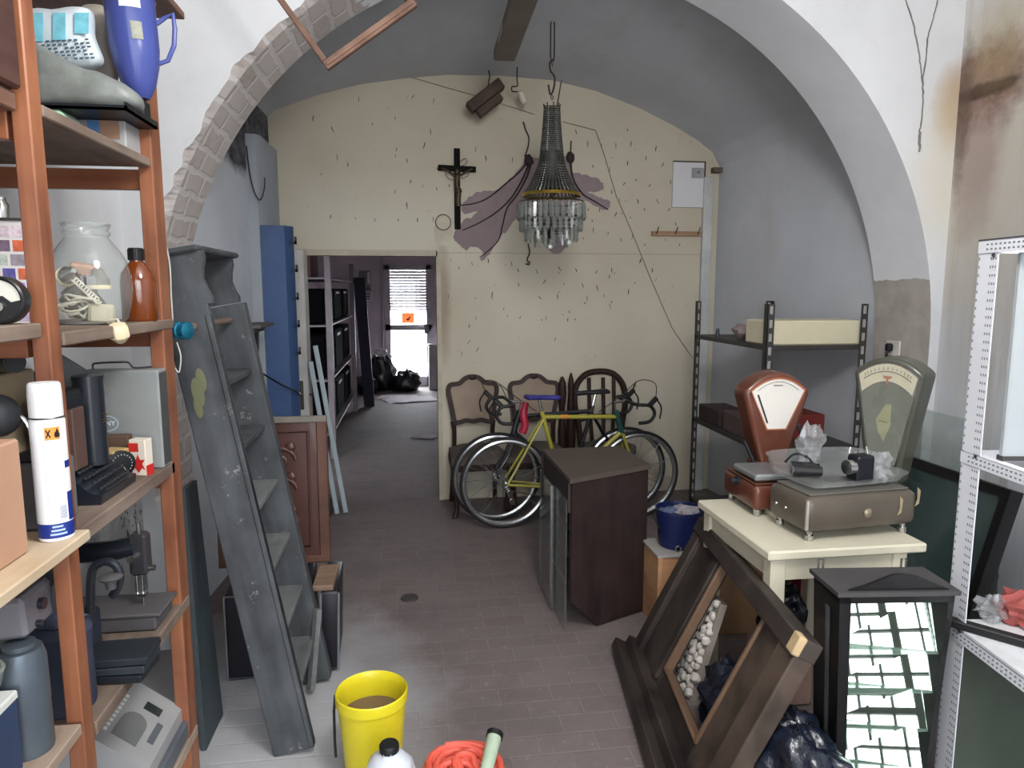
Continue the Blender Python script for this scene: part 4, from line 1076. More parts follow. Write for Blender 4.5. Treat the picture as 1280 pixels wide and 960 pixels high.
# blue locker, door post, bracket shelf with irons
bl = thing('metal_locker', 'tall blue metal cabinet side standing beside the doorway', 'locker', (-.93, 5.10, 0))
m_bl = mat('locker_blue', (58, 84, 126), .5, var=.2, scale=3)
b = MB(); b.prism([(-.075, -.08), (.08, -.07), (.125, .0), (.125, .03), (-.075, .03)], 2.13); b.build('locker_body', m_bl, bl)
for k in range(5):
    b = MB(); b.bb(.118, .15, -.03, .0, 1.25 + k * .19, 1.27 + k * .19); b.bb(.138, .15, -.03, .0, 1.25 + k * .19, 1.30 + k * .19); b.build('shelf_hook', mat('locker_dark', (28, 38, 62), .5), bl)
dp = thing('door_post', 'white painted door post with a lock plate left of the doorway', 'door post', (-.83, 5.47, 0), R(-6))
m_dpw = wood('post_white', (168, 164, 160), (204, 202, 198), .6, (30, 30, 3))
b = MB(); b.bb(-.052, .048, -.05, .06, 0, 1.99, bev=.003); b.build('post', m_dpw, dp)
b = MB(); b.bb(-.018, .012, -.053, -.049, .80, 1.02); b.cyl((-.003, -.06, .93), (-.003, -.05, .93), .009, n=10); b.bb(.03, .085, -.04, -.02, .905, .92); b.build('lock_plate', mat('lock_rust', (88, 82, 78), .5, metal=.5), dp)
b = MB(); b.tube(catmull([at(312, 457, Y=4.62), at(330, 468, Y=4.8), at(352, 481, Y=4.95), at(371, 490, Y=5.0), at(376, 493, Y=5.25), at(378, 494, Y=5.38)], 8), .006, 6)
solo('black_cable', b, mat('cable_black', (24, 24, 26), .5), 'black cable running from the bracket shelf to the door post', 'cable')
wsf = thing('bracket_shelf', 'small dusty grey shelf on the left wall behind the ladder', 'shelf', (-1.0, 4.55, 1.47))
b = MB(); b.bb(-.09, .11, -.22, .2, 0, .022, bev=.004); b.bb(-.085, .06, -.15, .15, -.03, -.002, bev=.004); b.build('shelf_board', mat('shelf_dusty', (94, 92, 88), .8), wsf)
b = MB(); b.tube([(-.08, 0, -.03), (-.08, 0, -.2), (.04, 0, -.03)], .008, 8); b.build('bracket', m_sew, wsf)
for i, (pts, lab) in enumerate((([(318, 410), (316, 432), (312, 446), (318, 462)], 'curled black iron hook hanging under the small bracket shelf'), ([(321, 409), (321, 440), (318, 470), (326, 492), (334, 512)], 'long black iron rod hanging beside the curled hook'))):
    b = MB(); b.tube(catmull([at(x, y, Y=4.55 + .02 * i) for x, y in pts], 6), .012, 8); b.ball(at(pts[-1][0], pts[-1][1], Y=4.55 + .02 * i), .022, 10)
    solo('iron_rod', b, mat('iron_black', (34, 32, 34), .6, var=.3), lab, 'iron rod')
# metal tubes leaning by the doorway
for i, (x0, x1, dy) in enumerate(((388, 421, 0), (394, 432, .03))):
    p1 = at(x1, 626, Z=.016); p1.y = 5.30 + dy; p1 = Vector((p1.x, p1.y, .016)); p0 = at(x0, 432 if i else 452, Y=5.38 + dy)
    p1 = at(x1, 626 + 3 * i, Y=5.30 + dy); p1.z = .012
    b = MB(); b.bar(p1, p0, .034, .022, up=(0, -1, 0), bev=.004)
    solo('metal_rail', b, mat('rail_bluegrey', (164, 176, 182), .45, var=.1), ['left of the two pale metal rails leaning in the doorway', 'right of the two pale metal rails leaning in the doorway'][i], 'rail', 'metal rails in the doorway')
b = MB(); b.bb(-.70, -.635, 5.2, 5.34, 0, .16, bev=.01)
solo('black_block', b, mat('block_black', (20, 24, 28), .6), 'small black box on the floor behind the metal rails', 'box')

# ================================================================== corridor
rk = thing('steel_rack', 'steel rack of black crates along the left corridor wall', 'rack', (-1.2, 8.6, 0))
m_rack = mat('rack_mauve', (120, 112, 118), .5, var=.2)
for x, y in ((-.42, -1.4), (.38, -1.4), (-.38, 1.4), (.38, 1.4)):
    b = MB(); b.bb(x - .03, x + .03, y - .03, y + .03, 0, 2.05, bev=.003); b.build('post', m_rack, rk)
for z in (.25, .80, 1.35, 1.82):
    b = MB(); b.bb(-.39, .38, -1.4, 1.4, z - .02, z, bev=.003); b.build('rack_shelf', m_rack, rk)
k = 0
for z, h, n in ((.251, .42, 3), (.801, .44, 3), (1.351, .36, 3)):
    for i in range(n):
        b = MB(); b.bb(-.35, .33, -.42, .42, 0, h, bev=.02)
        lev = {0.251: 'bottom', .801: 'middle', 1.351: 'upper'}[z]
        pos = ['nearest the doorway', 'in the middle of the row', 'at the far end'][i]
        c = solo('storage_crate', b, mat('crate_black', (9, 9, 13), .9, spec=.05), 'black crate %s on the %s shelf of the corridor rack' % (pos, lev), 'crate', 'black crates on the corridor rack', (-1.2, 8.6 - .92 + i * .92, z))
        s_ = MB(); s_.bb(.331, .336, -.22, .1, h * .84, h * .9); o = s_.build('glint_strip', mat('strip_white', (200, 198, 204), .5), c)  # light glint on the crate edge, put in as a white strip
b = MB(); b.bb(-1.5, -1.0, 7.4, 7.9, 1.8205, 2.3, bev=.01); solo('red_crate', b, mat('crate_maroon', (72, 34, 38), .6), 'dark red box on top of the corridor rack', 'box')
b = MB(); b.bar((-.65, 10.4, .005), (-.70, 9.75, 1.86), .15, .04, up=(0, 1, .2), bev=.006)
solo('dark_board', b, mat('board_navy', (44, 42, 58), .5), 'dark bluish board leaning on the end of the corridor rack', 'board')
m_bag = mat('bag_black', (16, 16, 20), .3, var=.3, spec=.6)
for x, y, r, sx, sz, sd, lab in ((-.55, 12.1, .25, 1, 1.5, 2, 'tallest black rubbish sack against the end wall of the corridor'), (-.78, 11.7, .17, 1, 1.15, 5, 'small knotted black rubbish sack left of the tall one'), (-.12, 11.98, .21, 1.1, 1.0, 8, 'black rubbish sack slumped in front of the glass door')):
    b = MB(); b.ball((0, 0, r * sz * .62), r, 22, sc=(sx, .8, sz), rough=.35, seed=sd, flat=-r * sz * .62)
    solo('rubbish_sack', b, m_bag, lab, 'rubbish sack', 'rubbish sacks in the corridor', (x, y, 0.001), smooth=50)
b = MB(); b.ball((-.53, 11.93, .66), .1, 14, sc=(1.1, .6, .7), rough=.4, seed=3); solo('white_bag', b, mat('bag_white_dim', (196, 192, 198), .5), 'crumpled white bag on top of the tall rubbish sack', 'bag')
for i, (a, c) in enumerate((((-.42, 12.2, .3), (-.1, 12.2, .02)), ((-.36, 12.24, .44), (-.02, 12.24, .2)))):
    b = MB(); b.bar((a[0] + .02, a[1], a[2] + .3), (c[0] + .02, c[1], c[2] + .3), .05, .02); solo('grey_lath', b, mat('slat_grey', (120, 114, 120), .6), ['lower grey slat lying across the slumped sack', 'upper grey slat lying across the slumped sack'][i], 'slat')
eb = thing('electric_meter', 'grey electric meter box on the corridor end wall', 'meter', (-.80, 12.5, 1.74))
b = MB(); b.bb(-.1, .09, -.05, .045, 0, .28, bev=.008); b.build('meter_box', mat('meter_grey', (120, 114, 118), .5), eb)
b = MB(); b.bb(.045, .085, -.055, -.05, .06, .25); b.build('meter_window', mat('meter_white', (206, 202, 206), .4), eb)
b = MB(); b.bb(-.12, .1, -.06, .045, -.06, -.0); b.build('meter_tray', m_bag, eb)
fx = thing('fuse_box', 'small white fuse box below the electric meter', 'fuse box', (-.77, 12.52, 1.5))
b = MB(); b.bb(-.09, .09, -.03, .028, 0, .16, bev=.005); b.build('fuse_cover', mat('fuse_white', (196, 190, 196), .5), fx)
b = MB()
for z in (.03, .075, .12): b.bb(-.07, .05, -.034, -.03, z, z + .022)
b.build('fuse_switches', m_bag, fx)
bn = thing('white_bin', 'white narrow bin beside the glass door', 'bin', (.33, 12.1, 0))
b = MB(); b.bb(-.07, .13, -.15, .15, 0, .74, bev=.012); b.build('bin_body', mat('bin_white', (186, 182, 188), .5), bn)
b = MB(); b.bb(-.075, .135, -.155, .155, .74, .78, bev=.01); b.build('bin_lid', mat('bin_lid_white', (214, 212, 216), .4), bn)
for i, (x, y, w, d_, a) in enumerate(((-.05, 10.9, .8, .5, .3), (.1, 8.1, .3, .2, -.4), (-.25, 11.2, .6, .4, -.2))):
    b = MB(); b.grid(lambda u, v: ((u - .5) * w, (v - .5) * d_, .004 + .03 * abs(noise.noise(Vector((u * 3 + i, v * 3, i))))), 8, 8)
    solo('loose_paper', b, mat('paper_mauve', (176, 164, 172), .8), ['large flattened sheet lying before the glass door', 'small white scrap of paper on the corridor floor', 'crumpled sheet beside the rubbish sacks'][i], 'paper', None, (x, y, .002), a)

# ================================================================== back wall
pc = MB(); rr = random.Random(11)
def chip(px, py, L=None):
    p = at(px, py, Y=YD - .004); L = L or rr.uniform(.018, .05); a = rr.gauss(PI / 2, .3)
    d = Vector((math.cos(a) * L / 2, 0, math.sin(a) * L / 2)); w = rr.uniform(.0035, .0065)
    k = Vector((rr.uniform(-.006, .006), 0, 0))
    pc.tube([p - d, p + k, p + d], w / 2, 5, radii=[w * .25, w * .6, w * .4])
pix = [(516, 121), (542, 126), (449, 124), (392, 148), (416, 162), (466, 155), (494, 148), (538, 165), (495, 187), (530, 182), (494, 195), (509, 201), (421, 197), (435, 206), (402, 218), (513, 227), (528, 233), (546, 236), (562, 232), (494, 240), (509, 257), (413, 271), (444, 273), (469, 275), (498, 275), (522, 275), (541, 274), (595, 187), (607, 198), (641, 200), (547, 211), (735, 180), (752, 182), (789, 180), (770, 182), (775, 250), (797, 252), (720, 165), (741, 208), (762, 212), (785, 204), (807, 198), (820, 186), (828, 206), (838, 228), (812, 232), (795, 225), (780, 230), (765, 240), (750, 262), (770, 268), (788, 272), (806, 262), (822, 252), (836, 262), (845, 280), (735, 262), (742, 288), (760, 292), (776, 300), (790, 296), (806, 306), (832, 300), (850, 306), (590, 330), (610, 326), (640, 330), (648, 338), (662, 328), (671, 340), (700, 336), (720, 338), (745, 340), (762, 346), (765, 338), (800, 326), (815, 338), (820, 350), (560, 370), (574, 335), (595, 398), (615, 368), (586, 428), (577, 442), (597, 437), (586, 408), (615, 372), (650, 397), (675, 372), (697, 371), (728, 357), (734, 373), (731, 379), (755, 370), (763, 383), (712, 390), (710, 400), (683, 398), (694, 424), (705, 355), (680, 352), (648, 356), (786, 365), (747, 360)]
for x, y in pix: chip(x, y)
for _ in range(34):
    x, y = rr.uniform(560, 860), rr.uniform(150, 400)
    chip(x, y, rr.uniform(.008, .02))
tag(pc.build('paint_flake', mat('flake_dark', (52, 44, 38), .8)), 'scattered dark flakes and old nail marks on the cream wall', 'paint flakes', None, 'stuff')
# bare plaster patch behind the chandelier, with roots of old cable
def patch(pts, name, m, y=YD - .004, th=.004, parent=None):
    P = catmull([at(px, py, Y=y) for px, py in pts], 6, closed=True); n = len(P)
    P = [p + Vector((.014 * noise.noise(p * 40), 0, .018 * noise.noise(p * 33 + Vector((5, 5, 5))))) for p in P]
    b = MB(); b.prism([(p.x, p.z) for p in P], th, Matrix(((1, 0, 0, 0), (0, 0, -1, y), (0, 1, 0, 0), (0, 0, 0, 1)))); return b.build(name, m, parent)
m_pat = mat('bare_plaster_purple', (138, 122, 125), .9, var=.12, scale=4)
pp = patch([(577, 258), (584, 248), (596, 240), (608, 238), (622, 236), (640, 222), (654, 204), (662, 196), (690, 198), (712, 196), (716, 214), (728, 219), (740, 222), (752, 228), (754, 236), (742, 240), (735, 240), (748, 246), (762, 252), (758, 262), (742, 256), (725, 250), (712, 262), (716, 285), (712, 300), (704, 312), (696, 318), (686, 312), (690, 302), (700, 292), (680, 288), (650, 272), (634, 288), (622, 300), (612, 318), (600, 326), (604, 316), (598, 310), (590, 308), (582, 314), (576, 306), (568, 298), (572, 282), (590, 270), (596, 264), (580, 268)], 'plaster_patch', m_pat)
tag(pp, 'ragged purple grey patch of bare plaster behind the chandelier', 'wall patch')
m_root = mat('old_cord', (48, 38, 38), .8)
for i, (pts, lab) in enumerate((([(660, 201), (650, 214), (634, 228), (612, 246), (594, 254), (572, 257)], 'upper dark cord spreading left over the purple patch'), ([(662, 202), (654, 222), (640, 246), (622, 264), (600, 278), (578, 288)], 'middle dark cord spreading left over the purple patch'), ([(664, 203), (658, 222), (646, 244), (634, 260), (628, 282), (622, 302), (600, 322)], 'lowest dark cord hanging down over the purple patch'), ([(713, 198), (716, 222), (728, 242), (744, 252), (760, 262)], 'dark cord running right behind the chandelier'))):
    b = MB(); P = catmull([at(x, y, Y=YD - .012) for x, y in pts], 6); b.tube(P, .006, 6, radii=[.009 * (1 - .6 * k / len(P)) for k in range(len(P))]); solo('old_cord', b, m_root, lab, 'cord')
for i, (x, y) in enumerate(((661, 200), (713, 197))):
    b = MB(); b.ball(at(x, y, Y=YD - .025), .035, 12, sc=(1, .5, 1.1), rough=.5, seed=i); solo('cord_knot', b, m_root, ['dark bunched knot of cord left of the chandelier neck', 'dark bunched knot of cord right of the chandelier neck'][i], 'knot')
for i, (pts, lab) in enumerate((([(512, 96), (560, 110), (600, 121), (640, 134), (668, 143)], 'thin grey wire across the wall left of the chandelier'), ([(703, 152), (730, 159), (745, 163)], 'thin grey wire right of the chandelier top'), ([(745, 164), (756, 196), (770, 244), (790, 290), (812, 345), (840, 410), (866, 448)], 'long thin grey wire slanting down the cream wall'))):
    b = MB(); b.tube([at(x, y, Y=YD - .006) for x, y in pts], .0035, 5); solo('grey_wire', b, mat('wire_grey', (134, 124, 108), .7), lab, 'wire')
for i, (pts, lab) in enumerate((([(654, 152), (657, 162), (661, 172), (660, 184), (656, 196)], 'bent dark wire on a nail left of the chandelier neck'), ([(714, 176), (713, 196)], 'short dark wire on a nail right of the chandelier neck'), ([(660, 304), (662, 316), (659, 324), (662, 330), (657, 330)], 'curled dark wire under the plaster patch'))):
    b = MB(); b.tube(catmull([at(x, y, Y=YD - .012) for x, y in pts], 5), .0055, 6); solo('nail_wire', b, m_root, lab, 'wire')
# crucifix
cx = thing('crucifix', 'black wooden crucifix on the cream wall above the doorway', 'crucifix', (.36, YD - .03, 2.165))
m_cx = mat('cross_black', (11, 10, 10), .75, spec=.15)
b = MB(); b.bb(-.023, .023, -.0, .022, 0, .605, bev=.002); b.build('upright', m_cx, cx)
b = MB(); b.box((-.0, 0.008, .455), (.29, .024, .042), rot=(0, R(1.5), 0), bev=.002); b.build('crossbar', m_cx, cx)
b = MB(); b.tube(catmull([(0, -.02, .40), (-.006, -.024, .33), (.008, -.026, .28), (.004, -.024, .22), (.006, -.022, .17)], 5), .02, 12, radii=None); b.ball((-.003, -.026, .425), .021, 12, sc=(.9, 1, 1.15)); b.ball((.004, -.026, .285), .03, 12, sc=(1, .8, .9))
for s_ in (-1, 1): b.tube(catmull([(s_ * .012, -.02, .395), (s_ * .06, -.018, .425), (s_ * .115, -.012, .452)], 4), .008, 8)
b.build('corpus', mat('corpus_bronze', (74, 62, 50), .45, metal=.4, var=.25), cx)
for pts in ([(.02, .5), (.06, .53), (.075, .50), (.03, .47)], [(-.09, .42), (-.07, .38), (-.02, .37)], [(.03, .38), (.08, .40), (.09, .43)]):
    b = MB(); b.tube(catmull([(x, -.008, z) for x, z in pts], 5), .0022, 5); b.build('twig', m_root, cx)
# round niche, panel, ledge, block, hanging bits
hl = MB(); Mh = Matrix.Translation(at(554, 278, Y=YD - .001)) @ Matrix.Rotation(R(90), 4, 'X')
hl.ring([(.062 * math.cos(R(a)), .062 * math.sin(R(a))) for a in range(0, 360, 12)], [(.055 * math.cos(R(a)), .055 * math.sin(R(a))) for a in range(0, 360, 12)], .012, Mh)
nh = hl.build('pipe_collar', mat('collar_brown', (92, 84, 70), .9)); tag(nh, 'round patched flue hole beside the crucifix', 'flue hole')  # plain brown ring round the patched disc
b = MB(); b.lathe([(0, -.004), (.055, -.004), (.055, .003), (0, .006)], 26, Mh); b.build('patched_disc', mat('patched_cream', (186, 180, 160), .8), nh)
ph = patch([(545, 280), (563, 280), (566, 300), (562, 307), (549, 307), (544, 300)], 'patch_below', MATS['patched_cream'], y=YD - .0005, th=.002, parent=nh)
np_ = thing('notice_board', 'white blank notice sheet in a thin dark frame on the cream wall', 'notice', (2.225, YD - .02, 2.36))
b = MB(); b.bb(-.135, .125, 0, .012, 0, .355); b.build('sheet', mat('notice_white', (206, 204, 206), .6, var=.04), np_)
b = MB(); b.bb(.125, .137, -.004, .016, .0, .36); b.bb(-.135, .137, -.004, .016, .352, .362); b.build('frame_edge', mat('notice_frame', (66, 60, 56), .6), np_)
b = MB(); b.bb(.02, .12, -.006, -.001, .23, .31); b.build('small_note', mat('note_grey', (150, 148, 152), .6), np_); 
b = MB(); b.cyl((.075, -.012, .275), (.075, -.006, .275), .012, n=12); b.build('pin', m_chr, np_)
lg = thing('coat_rail', 'narrow wooden rail with hooks on the right of the cream wall', 'rail', (2.19, YD - .03, 2.15))
b = MB(); b.bb(-.265, .15, 0, .03, -.018, .018, bev=.003); b.build('rail_board', wood('rail_wood', (138, 108, 82), (170, 138, 106), .6, (3, 20, 20)), lg)
for x in (-.23, -.07, .12):
    b = MB(); b.tube(catmull([(x, -.002, .0), (x - .005, -.02, .0), (x + .005, -.024, .03), (x + .012, -.02, .05)], 4), .004, 6); b.build('hook', m_root, lg)
b = MB(); p = at(899, 213, Y=YD - .03); b.bb(p.x - .06, p.x + .02, p.y - .03, p.y + .03, p.z - .02, p.z + .02, bev=.004); solo('pipe_clip', b, mat('clip_dark', (96, 86, 74), .6), 'small dark clip at the top of the white corner board', 'clip')
bk = thing('wooden_block', 'dark brown wooden block hanging askew under the vault', 'wood block', at(609, 124, Y=5.35), rot=(0, R(-38), 0))
m_dkw = wood('dark_wood', (46, 34, 28), (74, 56, 46), .6, (4, 20, 20))
b = MB(); b.bb(-.15, .15, -.05, .05, -.015, .065, bev=.005); b.build('block_upper', m_dkw, bk)
b = MB(); b.bb(-.12, .09, -.045, .045, -.075, -.016, bev=.005); b.build('block_lower', m_dkw, bk)
b = MB(); q = Matrix.Rotation(R(38), 4, 'Y'); b.tube([q @ Vector((.0, 0, .06)), q @ Vector((.02, 0, .16)), q @ Vector((.01, 0, .2))], .005, 6); b.build('hanging_wire', m_root, bk)
hb_ = thing('hanging_socket', 'small pale socket hanging on a wire under the vault', 'socket', at(653, 122, Y=5.4), rot=(0, R(-25), 0))
b = MB(); b.bb(-.025, .025, -.02, .02, -.05, .05, bev=.01); b.build('socket_body', mat('socket_pale', (184, 176, 158), .5), hb_)
b = MB(); b.tube(catmull([(-.01, 0, .05), (-.05, 0, .07), (-.04, 0, .1), (.0, 0, .09), (.02, 0, .14), (.06, 0, .22)], 5), .005, 6); b.build('socket_wire', m_root, hb_)
bt_ = thing('ceiling_batten', 'brown grey light batten fixed along the crown of the vault', 'batten', (.605, 4.1, 3.19), rot=(R(-3), 0, 0))
b = MB(); b.bb(-.068, .068, -.9, .55, -.03, .04, bev=.008); b.build('batten_body', mat('batten_brown', (112, 104, 94), .6), bt_)
b = MB(); b.bb(-.069, -.066, .1, .3, -.02, .02); b.build('batten_plate', mat('plate_light', (180, 178, 176), .5), bt_)
# loop of wire on the left pier
b = MB(); b.tube(catmull([at(x, y, Y=4.98) for x, y in ((308, 182), (312, 215), (318, 240), (325, 250), (330, 238), (331, 222))], 6), .004, 6)
solo('wire_loop', b, m_root, 'dark wire loop hanging on the left pier under the mould', 'wire')

# hanging wooden picture frame near the arch
FY = 2.9
hf = thing('hanging_picture', 'thin wooden picture frame hanging askew in front of the arch', 'picture frame', at(410, 88, Y=FY), rot=(0, R(-36), 0))
m_hf = wood('frame_brown', (86, 62, 50), (128, 98, 82), .6, (14, 14, 14))
wd, hh = .425, .56
for nm, x0, x1, z0, z1 in (('bottom_rail', 0, wd, 0, .034), ('top_rail', 0, wd, hh - .034, hh), ('left_stile', 0, .022, .034, hh - .034), ('right_stile', wd - .028, wd, .034, hh - .034)):
    b = MB(); b.bb(x0, x1, -.012, .016, z0, z1, bev=.003)
    if nm == 'bottom_rail': b.bb(.01, wd - .01, -.018, -.012, .012, .022)
    b.build(nm, m_hf, hf)
b = MB(); q = Matrix.Rotation(R(36), 4, 'Y'); c0 = Vector((wd, 0, hh)); top = q @ (Matrix.Rotation(R(-36), 4, 'Y') @ c0 + Vector((0, 0, .42))); b.tube([c0, top], .004, 6); b.build('hanging_cord', m_root, hf)

# ================================================================== chandelier
CHX, CHY = .905, 4.6
CZ = lambda y: at(690, y, Y=CHY).z
ch = thing('chandelier', 'tall empire crystal chandelier with a gold ring hanging from the vault', 'chandelier', (CHX, CHY, CZ(300)))
z0 = CZ(300)
def L(y): return CZ(y) - z0
m_cry = mat('crystal', (128, 134, 128), .1, var=.3, scale=60, spec=.8); m_cry.node_tree.nodes['Principled BSDF'].inputs['Alpha'].default_value = .5
m_bead = mat('crystal_bead', (66, 66, 60), .12, var=.4, scale=50, spec=.9)
m_gold = mat('gilt_brass', (190, 158, 70), .28, metal=.9, var=.12)
m_dkm = mat('tarnished_brass', (70, 62, 48), .4, metal=.7, var=.2)
hz_ = MB(); ztop = L(135)
def clk(y): return L(y)
hz_.tube([(-.0, 0, clk(18)), (-.012, 0, clk(30)), (-.012, 0, clk(70)), (0, 0, clk(84)), (.012, 0, clk(70)), (.012, 0, clk(30))], .0045, 6, closed=True)
hz_.build('chain', m_root, ch)
b = MB(); b.tube(catmull([(.012, 0, clk(74)), (-.015, 0, clk(78)), (-.012, 0, clk(88)), (.016, 0, clk(97)), (.008, 0, clk(112)), (-.012, 0, clk(118)), (-.024, 0, clk(106))], 7), .006, 8); b.build('s_hook', m_root, ch)
b = MB(); b.tube([(.008 * math.cos(k * PI / 6), 0, clk(122) + .012 * math.sin(k * PI / 6)) for k in range(12)], .003, 6, closed=True); b.tube([(.03, 0, clk(135)), (.045, 0, clk(118)), (.06, 0, clk(100))], .004, 6); b.build('hanging_ring', m_root, ch)
b = MB(); b.shell([(.038, L(140)), (.052, L(134)), (.05, L(136)), (.036, L(142))], 20)
for k in range(8):
    a = 2 * PI * k / 8; b.tube([(.048 * math.cos(a), .048 * math.sin(a), L(138)), (.054 * math.cos(a), .054 * math.sin(a), L(130))], .004, 5)
b.lathe([(0, L(136)), (.045, L(136)), (.045, L(142)), (0, L(142))], 20)
b.build('crown', m_dkm, ch)
prof = [(136, .048), (160, .056), (185, .068), (205, .084), (222, .118), (236, .155), (243, .185)]
beadg = MB()
nS = 40
pcurve = catmull([(r, 0, L(y)) for y, r in prof], 5)
def bead_strand():
    b = MB(); acc = 0; last = None
    for i in range(len(pcurve) - 1):
        a, c = pcurve[i], pcurve[i + 1]; n_ = max(1, round((c - a).length / .0145))
        for k in range(n_): 
            b.ball(a.lerp(c, k / n_), .0066, 6)
    b.tube(pcurve, .0012, 4)
    return b
s0 = bead_strand().build('bead_strand', m_bead, ch)
for k in range(1, nS):
    q = s0.copy(); COL.objects.link(q); q.rotation_euler = (0, 0, 2 * PI * k / nS)
b = MB(); b.lathe([(.034, L(140)), (.04, L(160)), (.05, L(185)), (.066, L(205)), (.1, L(222)), (.14, L(238)), (.12, L(238)), (.03, L(140))], 24); b.build('inner_basket', mat('basket_grey', (46, 46, 43), .4, var=.3, scale=30), ch)
def gring(y, r, h, name, m):
    b = MB(); b.shell([(r, L(y) - h / 2), (r + .004, L(y)), (r, L(y) + h / 2), (r - .004, L(y) + h / 2), (r - .004, L(y) - h / 2), (r, L(y) - h / 2)], 40); return b.build(name, m, ch)
gring(244, .190, .02, 'gold_ring', m_gold)
b = MB(); b.bar((-.19, 0, L(246)), (.19, 0, L(246)), .01, .006); b.bar((0, -.19, L(246)), (0, .19, L(246)), .01, .006); b.build('cross_bar', m_dkm, ch)
gring(253, .212, .008, 'tier_ring', m_dkm); gring(272, .20, .012, 'tier_ring', m_dkm); gring(283, .17, .008, 'tier_ring', m_dkm); gring(291, .11, .006, 'tier_ring', m_dkm)
b = MB(); b.cyl((0, 0, L(136)), (0, 0, L(300)), .012, n=10); b.lathe([(0, L(300)), (.02, L(298)), (.03, L(292)), (.015, L(286)), (0, L(285))], 14); b.build('stem', m_dkm, ch)
def prism_part(w, h):
    b = MB(); b.prism([(-w / 2, 0), (0, -w * .35), (w / 2, 0), (0, w * .35)], h - .012, Matrix.Translation((0, 0, -h))); 
    b.add([(-w / 2, 0, -h), (0, -w * .35, -h), (w / 2, 0, -h), (0, w * .35, -h), (0, 0, -h - .014)], [(0, 1, 4), (1, 2, 4), (2, 3, 4), (3, 0, 4)])
    b.ball((0, 0, -.005), .006, 6); return b
for y, r, h, w, n_ in ((254, .214, .10, .028, 36), (273, .200, .075, .026, 30), (284, .17, .085, .024, 22), (292, .11, .08, .022, 12)):
    p0_ = prism_part(w, h).build('crystal_prism', m_cry, ch)
    for k in range(n_):
        q = p0_ if k == 0 else p0_.copy()
        if k: COL.objects.link(q)
        a = 2 * PI * k / n_ + rnd.uniform(-.02, .02)
        q.location = (r * math.cos(a), r * math.sin(a), L(y)); q.rotation_euler = (rnd.uniform(-.05, .05), rnd.uniform(-.05, .05), a + PI / 2)
for i, (x, y) in enumerate(((688, 308), (711, 303))):
    p = at(x, y, Y=CHY - .05) - Vector((CHX, CHY, z0)); b = MB(); b.ball(p, .016, 10); b.tube([p + Vector((0, 0, .014)), p + Vector((0, 0, .05))], .002, 4); b.build('crystal_ball', mat('crystal_bright', (222, 226, 226), .05, spec=1, var=0), ch)

# ================================================================== chairs along the partition
m_mah = mat('mahogany', (46, 31, 26), .5, var=.3, scale=9, spec=.2)
m_cane = mat('cane_panel', (132, 113, 97), .75, col2=(158, 141, 123), scale=3, detail=2)
def fill_outline(P, k): 
    c = sum((Vector((p[0], p[1])) for p in P), Vector((0, 0))) / len(P)
    return [tuple(c + (Vector((p[0], p[1])) - c) * k) for p in P]
def inset(P, d):
    n = len(P); out = []
    for i in range(n):
        a, b_, c = Vector(P[i - 1][:2]), Vector(P[i][:2]), Vector(P[(i + 1) % n][:2])
        t = (c - a).normalized(); nr_ = Vector((-t.y, t.x)); out.append(tuple(b_ + nr_ * d))
    return out
def front_legs(t, w, d, seat):
    for s_ in (-1, 1):
        b = MB(); x = s_ * w; y = -d
        b.tube(catmull([(x, y, seat - .05), (x + s_ * .012, y - .012, seat - .13), (x, y + .004, seat - .27), (x - s_ * .006, y + .002, .06), (x + s_ * .01, y - .014, .012), (x + s_ * .01, y - .016, .001)], 5), .02, 10, radii=None)
        b.build('leg', m_mah, t)
    for s_ in (-1, 1):
        b = MB(); b.tube(catmull([(s_ * (w - .03), d, seat), (s_ * (w - .03), d + .005, seat * .5), (s_ * (w - .02), d + .04, .001)], 4), .019, 8); b.build('leg', m_mah, t)
